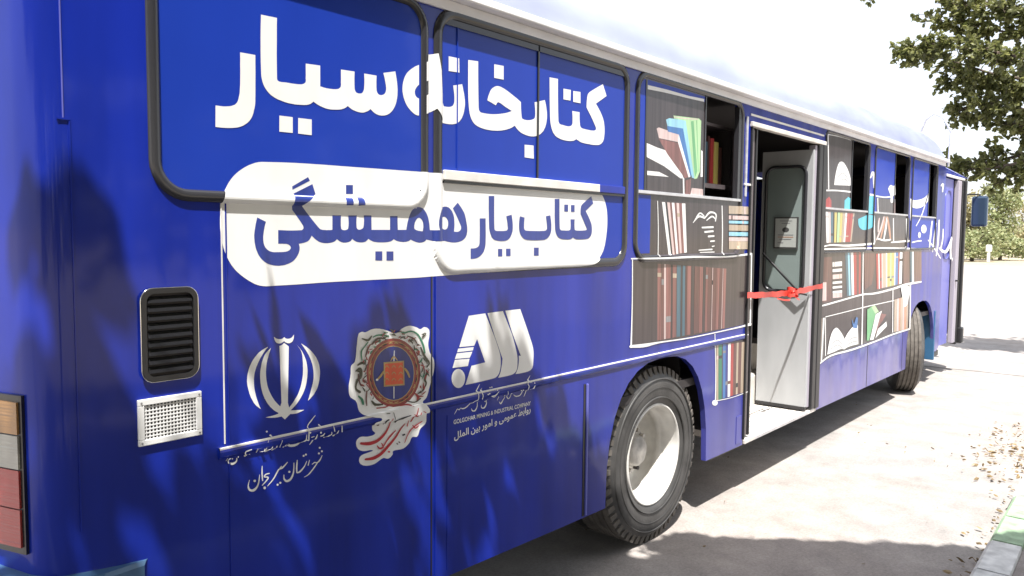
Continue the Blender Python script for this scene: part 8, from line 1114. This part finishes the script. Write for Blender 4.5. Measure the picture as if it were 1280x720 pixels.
def decal(key, name, base=.0008, wrap=True, clip=None, label=None, parent=bus, step=.00006):
    bm = bmesh.new(); mats = []; lay = base
    for colk, ls in DEC[key]:
        L = loops_of(ls); flat = [p for lp in L for p in lp]
        tris = tessellate_polygon([[Vector((x, z, 0)) for x, z in lp] for lp in L])
        if colk not in mats: mats.append(colk)
        vv = [bm.verts.new((x, -lay, z)) for x, z in flat]
        for t in tris:
            if len(set(t)) < 3: continue
            try: f = bm.faces.new([vv[i] for i in t]); f.material_index = mats.index(colk)
            except ValueError: pass
        lay += step
    if clip:
        for (x, s_) in clip:
            bmesh.ops.bisect_plane(bm, geom=bm.verts[:]+bm.edges[:]+bm.faces[:], plane_co=(x, 0, 0), plane_no=(s_, 0, 0), clear_outer=True)
    if wrap:
        xs_ = [v.co.x for v in bm.verts]; zs_ = [v.co.z for v in bm.verts]
        for c in XC:
            if min(xs_) < c < max(xs_): bmesh.ops.bisect_plane(bm, geom=bm.verts[:]+bm.edges[:]+bm.faces[:], plane_co=(c, 0, 0), plane_no=(1, 0, 0))
        for c in ZC:
            if min(zs_) < c < max(zs_): bmesh.ops.bisect_plane(bm, geom=bm.verts[:]+bm.edges[:]+bm.faces[:], plane_co=(0, 0, c), plane_no=(0, 0, 1))
        for v in bm.verts:
            v.co.y -= 1.16*relief(v.co.x, v.co.z)
            if key in ('crest', 'captionb', 'caption2') and 1.110 < v.co.z < 1.154: v.co.y -= .0115
    for f in bm.faces:
        f.normal_update()
        if f.normal.y > 0: f.normal_flip()
    me = bpy.data.meshes.new(name); 
    for v in bm.verts: v.co -= bus.location
    bm.to_mesh(me); bm.free()
    for k in mats: me.materials.append(M[k])
    o = bpy.data.objects.new(name, me); col.objects.link(o); o.parent = parent
    if label: o['label'] = label
    return o
tw = decal('title', 'title_lettering', label='large white Persian title lettering')
decal('title_he', 'title_letter', clip=[(2.029, 1)], parent=bus); decal('title_he', 'title_letter', clip=[(2.056, -1)], parent=bus)
pl = decal('pill', 'subtitle_panel', label='white rounded panel under the title')
decal('pilltext', 'subtitle_lettering', base=.0012, parent=pl)
decal('emblem', 'state_emblem'); decal('logo', 'company_logo'); decal('crest', 'city_crest', step=.00004)
decal('caption', 'emblem_caption'); decal('captionb', 'emblem_caption'); decal('caption2', 'logo_caption')
for k in ('print_w3', 'print_low3', 'print_mid3', 'print_skirt', 'print_w4', 'print_low4', 'print_post', 'print_w5', 'print_low5', 'print_w6', 'print_front'):
    decal(k, 'bookshelf_print', wrap=k in ('print_low3', 'print_w3', 'print_mid3'), base=.0009)
decal('print_calligraphy', 'front_lettering', base=.0009); decal('print_mark', 'front_lettering', base=.0009)
def textline(body, x0, x1, z0, z1, h, name, weight=0.0):
    cu = bpy.data.curves.new(name, 'FONT'); cu.body = body; cu.size = 1; cu.offset = weight
    ob = bpy.data.objects.new(name, cu); col.objects.link(ob); bpy.context.view_layer.update()
    me = bpy.data.meshes.new_from_object(ob.evaluated_get(bpy.context.evaluated_depsgraph_get()))
    bpy.data.objects.remove(ob); xs_ = [v.co.x for v in me.vertices]; ys_ = [v.co.y for v in me.vertices]
    sx = (x1-x0)/(max(xs_)-min(xs_)); sy = h
    for v in me.vertices:
        x = x0+(v.co.x-min(xs_))*sx; z = z0+(z1-z0)*(x-x0)/(x1-x0)+v.co.y*sy
        v.co = Vector((x, -.0010, z))-bus.location
    me.materials.clear(); me.materials.append(M['white']); me.name = name
    o = bpy.data.objects.new(name, me); col.objects.link(o); o.parent = bus; return o

FORMS = {'ر': (65197, 65198), 'و': (65261, 65262), 'ا': (65165, 65166), 'ب': (65167, 65168, 65169, 65170), 'ط': (65217, 65218, 65219, 65220), 'ع': (65225, 65226, 65227, 65228),
         'م': (65249, 65250, 65251, 65252), 'ی': (64508, 64509, 64510, 64511), 'ن': (65253, 65254, 65255, 65256), 'ل': (65245, 65246, 65247, 65248)}
def shape_text(t):                             # joined letter forms, written right to left
    o = []
    for i, ch in enumerate(t):
        if ch not in FORMS: o.append(ch); continue
        g = FORMS[ch]; prev = i > 0 and len(FORMS.get(t[i-1], ())) == 4; nxt = i < len(t)-1 and t[i+1] in FORMS and len(g) == 4
        o.append(chr(g[3 if prev and nxt else 2 if nxt else 1 if prev else 0]))
    return ''.join(o[::-1])
textline('GOLGOHAR MINING & INDUSTRIAL COMPANY', 2.2270, 2.7398, 1.0349, 1.0331, .026, 'logo_caption', .012)
textline(shape_text('روابط عمومی و امور بین الملل'), 2.2302, 2.7403, 0.9706, 1.0018, .040, 'logo_caption', .02)
# ------------------------------------------------------------------ red ribbon across the door
def strip(b, pts, w, up, key, th=.0015):
    n = len(pts); up = Vector(up); vs = []
    for p in pts:
        p = Vector(p); vs += [p-up*w/2, p+up*w/2]
    b.add(vs, [(2*i, 2*i+2, 2*i+3, 2*i+1) for i in range(n-1)], key, True)
rb = empty('ribbon', (5.85, -.03, 1.40), 'red satin opening ribbon with bow stretched across the open side door', 'ribbon')
b = MB(); pts = [(5.08+i*1.50/24, -.028+.004*math.sin(i*1.3), 1.424-.022*math.sin(math.pi*i/24)+.003*math.sin(i*2.1)) for i in range(25)]
vs = []
for i, p in enumerate(pts):
    tw_ = .25*math.sin(i*.8); vs += [(p[0], p[1]-.022*math.sin(tw_), p[2]-.021*math.cos(tw_)), (p[0], p[1]+.022*math.sin(tw_), p[2]+.021*math.cos(tw_))]
b.add(vs, [(2*i, 2*i+2, 2*i+3, 2*i+1) for i in range(24)], 'ribbon', True); b.build('band', rb)
b = MB(); cx, cz = 5.87, 1.405
for s_, ph in ((-1, .5), (1, .25), (-1, -.3), (1, -.45)):
    lp = []
    for i in range(13):
        a = 2*math.pi*i/12; L = .036*(1-math.cos(a)); lp.append((cx+s_*L*math.cos(ph), -.045-.03*math.sin(a), cz+L*math.sin(ph)))
    strip(b, lp, .024, (-.2*s_, .25, .95), 'ribbon')
b.lathe([(0, -.018), (.015, -.012), (.018, 0), (.015, .012), (0, .018)], 'ribbon', (cx, -.05, cz), n=10); b.build('bow', rb)
b = MB(); strip(b, [(cx, -.045, cz-.01), (cx+.08, -.05, cz-.05), (cx+.15, -.045, cz-.065)], .014, (.3, .1, .9), 'ribbon')
strip(b, [(cx, -.045, cz-.01), (cx-.08, -.055, cz-.055), (cx-.16, -.05, cz-.05), (cx-.30, -.045, cz-.03)], .014, (.2, .1, .9), 'ribbon')
b.build('tail', rb)
# ------------------------------------------------------------------ bookshelf inside the bus behind the open window
b = MB(); b.box(4.42, 5.11, .13, .36, 2.15, 2.18, 'brownpost'); b.box(4.42, 5.11, .13, .36, 2.56, 2.58, 'brownpost'); b.box(4.42, 5.11, .34, .36, 2.18, 2.56, 'inside'); b.box(5.09, 5.11, .13, .34, 2.18, 2.56, 'inside'); b.box(4.42, 4.44, .13, .34, 2.18, 2.56, 'inside')
b.box(4.42, 4.44, .13, .36, .93, 2.15, 'inside'); b.box(5.09, 5.11, .13, .36, .93, 2.15, 'inside')
tag(b.build('bookshelf'), 'dark bookshelf seen inside the bus through the open sliding window', 'bookshelf')
x = 4.66
for w_, h_, key, lab in ((.050, .29, 'RD', 'red book at the left end of the shelf inside the bus window'), (.045, .27, 'TL', 'dark teal book beside the left red book inside the bus window'), (.030, .31, 'MR', 'thin maroon book between teal and red books inside the bus window'), (.055, .30, 'RD', 'thick red book beside the yellow book inside the bus window'), (.065, .28, 'YE', 'yellow book on the shelf inside the bus window'), (.05, .25, 'MR', 'short maroon book right of the yellow book inside the bus window')):
    b = MB(); d = .2; b.box(x, x+.004, .140, .140+d, 2.182, 2.182+h_, key); b.box(x+w_-.004, x+w_, .140, .140+d, 2.182, 2.182+h_, key)
    b.box(x+.004, x+w_-.004, .137, .143, 2.182, 2.182+h_, key); b.box(x+.004, x+w_-.004, .145, .134+d, 2.186, 2.178+h_, 'PW')
    tag(b.build('book'), lab, 'book', 'books inside the bus window'); x += w_+.004
# ------------------------------------------------------------------ trees
def leaf_mat(name, c0, c1, tr=.35):
    mt = bpy.data.materials.new(name); mt.use_nodes = True; nt = mt.node_tree; b = nt.nodes['Principled BSDF']
    g = nt.nodes.new('ShaderNodeNewGeometry'); rp = nt.nodes.new('ShaderNodeMixRGB'); rp.inputs[1].default_value = (*c0, 1); rp.inputs[2].default_value = (*c1, 1)
    nt.links.new(g.outputs['Random Per Island'], rp.inputs[0]); nt.links.new(rp.outputs[0], b.inputs['Base Color']); b.inputs['Roughness'].default_value = .45
    t = nt.nodes.new('ShaderNodeBsdfTranslucent'); nt.links.new(rp.outputs[0], t.inputs[0]); mx = nt.nodes.new('ShaderNodeMixShader'); mx.inputs[0].default_value = tr
    nt.links.new(b.outputs[0], mx.inputs[1]); nt.links.new(t.outputs[0], mx.inputs[2]); nt.links.new(mx.outputs[0], nt.nodes['Material Output'].inputs[0]); return mt
M['leaf'] = leaf_mat('broad_leaf', (.075, .09, .025), (.25, .255, .09), .5)
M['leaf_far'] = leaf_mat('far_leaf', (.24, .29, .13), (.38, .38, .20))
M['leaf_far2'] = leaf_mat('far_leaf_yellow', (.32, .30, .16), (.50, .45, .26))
M['bark'] = mat('bark', (.10, .075, .055), .9, bump=((20, 20, 4), .6, .02, 4), vary=((10, 10, 3), .3, 4))
M['dryleaf'] = leaf_mat('dry_leaf', (.12, .08, .035), (.30, .22, .11), .1)
def add_leaf(b, p, d, L, W, key='leaf'):
    d = Vector(d).normalized(); up = Vector((random.uniform(-1, 1), random.uniform(-1, 1), random.uniform(.2, 1))); s = d.cross(up)
    if s.length < 1e-3: s = d.orthogonal()
    s.normalize(); nrm = s.cross(d); p = Vector(p)
    v = [p, p+d*L*.35+s*W*.5-nrm*L*.06, p+d*L*.72+s*W*.36-nrm*L*.03, p+d*L-nrm*L*.12, p+d*L*.72-s*W*.36-nrm*L*.03, p+d*L*.35-s*W*.5-nrm*L*.06, p+d*L*.5+nrm*L*.05]
    b.add(v, [(0, 1, 6), (1, 2, 6), (2, 3, 6), (3, 4, 6), (4, 5, 6), (5, 0, 6)], key)
def rv(): return Vector((random.gauss(0, 1), random.gauss(0, 1), random.gauss(0, 1)))
def spray(lb, wb, p, d, L, n, size, ok=None):
    """a twig with leaves along it"""
    d = Vector(d).normalized(); pts = [Vector(p)]
    for i in range(4): d = (d+rv()*.18+Vector((0, 0, -.06))).normalized(); pts.append(pts[-1]+d*L/4)
    if ok is None or (ok(pts[2]) and ok(pts[4])): wb.tube(pts, [.006, .005, .004, .003, .002], 'bark', 4)
    for i in range(n):
        t = random.uniform(.15, 1)*4; k = min(int(t), 3); q = pts[k].lerp(pts[k+1], t-k)
        dd = (pts[k+1]-pts[k]).normalized()+rv()*.75
        if ok and not ok(q+dd.normalized()*size*.5): continue
        add_leaf(lb, q, dd, size*random.uniform(.65, 1.15), size*random.uniform(.55, .8))
def limb(wb, pts, r0, r1):
    n = len(pts); wb.tube(pts, [r0+(r1-r0)*i/(n-1) for i in range(n)], 'bark', 7)
BR=[
(90,[(14.06, -0.88, 4.04), (14.18, -0.41, 4.22), (14.3, 0.09, 4.4), (14.42, 0.74, 4.72), (14.54, 1.47, 4.98)]),
(90,[(14.46, -0.81, 4.69), (14.58, -0.33, 4.97), (14.7, 0.3, 5.21), (14.82, 1.18, 5.55)]),
(62,[(13.76, -0.93, 3.65), (13.88, -0.52, 3.7), (14.0, -0.09, 3.9), (14.12, 0.51, 4.17)]),
(58,[(14.26, -0.9, 3.24), (14.38, -0.44, 3.13), (14.5, -0.05, 3.07), (14.62, 0.36, 3.03), (14.74, 0.75, 3.05)]),
(38,[(14.66, -0.83, 3.89), (14.78, -0.41, 3.76), (14.9, -0.05, 3.69)]),
(30,[(13.96, -0.93, 3.09), (14.08, -0.54, 2.87), (14.2, -0.23, 2.76), (14.32, 0.01, 2.66)]),
(60,[(14.76, -0.75, 5.48), (14.88, 0.13, 5.79), (15.0, 0.73, 5.91), (15.12, 1.38, 6.29)]),
(9,[(14.76, 1.29, 6.18), (14.88, 1.83, 6.17), (15.0, 2.35, 6.16)]),
(70,[(13.56, -0.92, 4.24), (13.68, -0.51, 4.42), (13.8, -0.03, 4.63), (13.92, 0.37, 4.76)]),
(70,[(14.36, -0.8, 5.15), (14.48, -0.38, 5.3), (14.6, 0.18, 5.51), (14.72, 0.78, 5.68)]),
(85,[(13.86, -0.49, 4.46), (13.98, 0.21, 4.73), (14.1, 0.92, 4.94), (14.22, 1.36, 4.88)]),
(58,[(14.36, -0.44, 4.13), (14.48, 0.22, 4.28), (14.6, 0.76, 4.45)]),
(42,[(14.16, -0.5, 3.5), (14.28, -0.0, 3.65), (14.4, 0.47, 3.92), (14.52, 0.6, 3.85)]),
(34,[(14.06, -0.33, 2.96), (14.18, 0.17, 2.9), (14.3, 0.59, 3.0)])]

tb = empty('street_tree', (15.0, -3.1, 0), 'broad leaved street tree whose leafy branches hang into view above the bus front', 'tree')
lb, wb = MB(), MB()
limb(wb, [(15.0, -3.1, 0), (15.03, -3.08, 1.2), (14.95, -3.0, 2.4), (15.0, -2.9, 3.4)], .17, .10)
for n_, pts in BR:
    a = Vector((15.0, -2.9, 3.3)); P = [a, a.lerp(Vector(pts[0]), .55)+Vector((0, 0, .25))]+[Vector(p) for p in pts] if n_ != 7 else [Vector(p) for p in pts]
    limb(wb, P, .045 if n_ != 7 else .015, .006)
    Q = [Vector(p) for p in pts]
    for i in range(26 if n_ != 7 else 0): spray(lb, wb, P[1].lerp(P[2], random.random())+rv()*.12, rv()+Vector((0, -.3, -.1)), .45, 12, .11)
    for i in range(n_):
        t = random.random()**.8*(len(Q)-1); k = min(int(t), len(Q)-2); p = Q[k].lerp(Q[k+1], t-k)
        if n_ == 7: spray(lb, wb, p+rv()*.05, (0, .3*random.uniform(-1, 1), -.2), .16, 5, .09); continue
        d = rv()*.6+Vector((0, .35, -.12)); sc_ = 1.0-.35*t/(len(Q)-1)
        spray(lb, wb, p+rv()*.06*sc_, d, random.uniform(.18, .42)*sc_, random.randint(11, 15), .098)
for i in range(420):
    d = rv(); d.normalize(); p = Vector((15.1, -3.6, 5.0))+Vector((d.x*1.6, d.y*1.5, d.z*1.5))*random.uniform(.5, 1)
    spray(lb, wb, p, d+Vector((0, 0, -.3)), .5, 11, .12)
for i in range(5):
    a = i*1.25; limb(wb, [(15.0, -2.95, 3.2), (15.1+.6*math.cos(a), -3.3+.6*math.sin(a), 4.2), (15.1+1.2*math.cos(a), -3.5+1.1*math.sin(a), 5.3)], .06, .012)
wb.build('trunk', tb); lb.build('crown', tb, fix=False)
ta = empty('street_tree', (0.4, -5.0, 0), 'broad leaved street tree beside the sidewalk, shading the rear of the bus', 'tree')
lb, wb = MB(), MB()
limb(wb, [(0.4, -5.0, 0), (0.42, -4.95, 1.3), (.35, -4.8, 2.5), (.3, -4.6, 3.6)], .2, .13)
def ok_a(q):                                   # crown shaped by where its leaf shadows fall on bus and ground
    xs_ = q.x+.94*abs(q.y); zm = 1.95 if xs_ < .9 else 1.30 if xs_ < 2.0 else max(.10, 1.30-.36*(xs_-2.0)) if xs_ < 3.2 else max(.10, .82-1.3*(xs_-3.2))
    am = 1 if xs_ < 3 else .3
    zm += am*(.50*noise.noise(Vector((xs_*5.0, q.z*.5, 1.7)))+.42*noise.noise(Vector((xs_*14, q.z*1.2, 5))))
    if q.z-abs(q.y)/.32 > zm or q.y > -.7: return False
    ys_ = q.y+.32*q.z
    return q.x+.3*q.z < 4.12-.69*ys_+.12*noise.noise(Vector((ys_*4, 3, q.z*.5)))
tips = []
for (x, y, z) in [(-3.2, -2.2, 5.0), (-2.2, -1.8, 5.4), (-1.2, -1.6, 5.2), (-0.2, -1.6, 5.5), (0.8, -1.6, 5.1), (1.6, -1.9, 5.3), (2.2, -2.4, 5.0), (2.4, -3.4, 5.2), (1.2, -2.7, 6.0), (0, -2.6, 6.2), (-1.4, -2.8, 6.2), (-2.6, -3.4, 5.8), (0.6, -3.6, 6.6), (2.0, -4.4, 5.6), (-1.0, -4.4, 6.6), (1.0, -2.0, 4.5), (-0.6, -1.9, 4.4), (1.9, -1.7, 4.6), (0.3, -2.3, 4.8), (2.4, -2.6, 4.4), (2.9, -2.9, 4.6), (2.2, -1.8, 4.3), (2.4, -1.6, 4.6), (1.8, -1.5, 4.2), (2.7, -2.3, 4.5), (1.2, -1.4, 4.3), (0.6, -1.4, 4.5), (-0.2, -1.4, 4.6), (-0.8, -1.3, 4.4), (-1.6, -1.5, 4.7), (1.6, -2.2, 4.0), (2.9, -3.6, 4.2), (1.9, -5.6, 3.2), (-0.8, -6.4, 2.9), (-2.4, -5.6, 3.0), (0.6, -6.6, 3.3)]:
    P = [(.3, -4.6, 3.5), (.3+(x-.3)*.45, -4.6+(y+4.6)*.45, 3.6+(z-3.6)*.6), (x, y, z)]; limb(wb, P, .06, .012); tips.append([Vector(p) for p in P])
for i in range(9000):
    q = Vector((random.uniform(-4.0, 4.2), random.uniform(-6.0, -.9), random.uniform(3.2, 6.6))); d = rv()
    if ((q.x-.1)/5.2)**2+((q.y+3.1)/3.1)**2+((q.z-4.2)/3.0)**2 > 1: continue
    if noise.noise(q*1.1) < -.35 or noise.noise(Vector((q.x*2.6, q.y*2.6, 2.2))) < -.24: continue
    if q.z > 5.1 and q.z-abs(q.y)/.32 > -.3: continue
    if not ok_a(q+Vector((0, -.18, 0))): continue
    spray(lb, wb, q, d+Vector((0, .1, -.2)), .42, 11, .155, ok_a)
for i in range(900):                           # unseen low outer crown, added to block sky light from the bus side
    a = random.uniform(3.0, 6.45); rr = random.uniform(2.6, 4.6); q = Vector((.4+rr*1.25*math.cos(a), -5.0+rr*.8*math.sin(a), random.uniform(1.7, 4.2)))
    if q.y > -4.2: continue
    spray(lb, wb, q, rv()+Vector((0, 0, -.5)), .6, 9, .24)
for i in range(3600):
    q = Vector((random.uniform(-2.0, 4.2), random.uniform(-4.6, -.9), random.uniform(3.2, 5.6)))
    if q.z-abs(q.y)/.32 > -.12 or not ok_a(q): continue
    spray(lb, wb, q, rv(), .42, 11, .155, lambda p: p.z-abs(p.y)/.32 < 0 and ok_a(p))
wb.build('trunk', ta); lb.build('crown', ta, fix=False)
def far_tree(x, y, h, rx, key, label, nl, ls):
    t = empty('roadside_tree', (x, y, 0), label, 'tree', None); wb, lb = MB(), MB()
    limb(wb, [(x, y, 0), (x+.1, y, h*.25), (x-.05, y+.1, h*.55)], .16, .06)
    lob = []
    for i in range(14):
        a = random.uniform(0, 6.28); rr = rx*random.uniform(.2, .72); z = h*random.uniform(.12, .80); lob.append((Vector((x+rr*math.cos(a), y+rr*math.sin(a), z)), rx*random.uniform(.28, .5)))
        limb(wb, [(x, y, h*.22), ((x+lob[-1][0].x)/2, (y+lob[-1][0].y)/2, z*.75), tuple(lob[-1][0])], .06, .02)
    for i in range(nl):
        c_, r__ = random.choice(lob); d = rv(); d.normalize(); p = c_+Vector((d.x*r__, d.y*r__, d.z*r__*.85))*random.uniform(.55, 1.1)
        if p.z < .3: p.z = .3+random.random()*.5
        add_leaf(lb, p, rv()+Vector((0, 0, -.2)), ls*random.uniform(.6, 1.3), ls*random.uniform(.5, .9), key)
    wb.build('trunk', t); lb.build('crown', t, fix=False)
far_tree(76, 9.0, 7.2, 3.2, 'leaf_far', 'round green roadside tree, the largest of the far trees beside the wing mirror', 6500, .25)
far_tree(73, 11.6, 6.8, 2.4, 'leaf_far2', 'yellowish roadside tree close beside the front edge of the bus', 4200, .24)
far_tree(88, 8.6, 6.4, 2.6, 'leaf_far2', 'pale yellow green tree behind the right side of the round green tree', 3200, .26)
far_tree(70, 10.0, 3.2, 2.0, 'leaf_far', 'low green bush at the foot of the far roadside trees', 1800, .22)
b = MB(); b.box(68.9, 69.1, 8.62, 8.82, 0, 1.05, 'white', .03); b.box(68.86, 69.14, 8.52, 8.92, .75, 1.30, 'white', .08)
tag(b.build('marker_post'), 'small white roadside marker in front of the far green tree', 'post')
b = MB()
for i in range(330):
    if i < 190: x = random.gauss(7.7, .55); y = kerb_y(x)+.05+abs(random.gauss(0, .22))
    elif i < 280: x = random.uniform(3.8, 9); y = kerb_y(x)+.02+abs(random.gauss(0, .06))
    else: x = random.uniform(3.5, 9); y = random.uniform(-1.3, .6)
    L = random.uniform(.02, .06) if i < 280 else random.uniform(.008, .03)
    add_leaf(b, (x, y, .008+random.random()*.02), (random.uniform(-1, 1), random.uniform(-1, 1), random.uniform(-.1, .35)), L, L*.45, 'dryleaf')
tag(b.build('dry_leaves', fix=False), 'dry fallen leaves and twigs scattered along the kerb', 'leaf litter', kind='stuff')
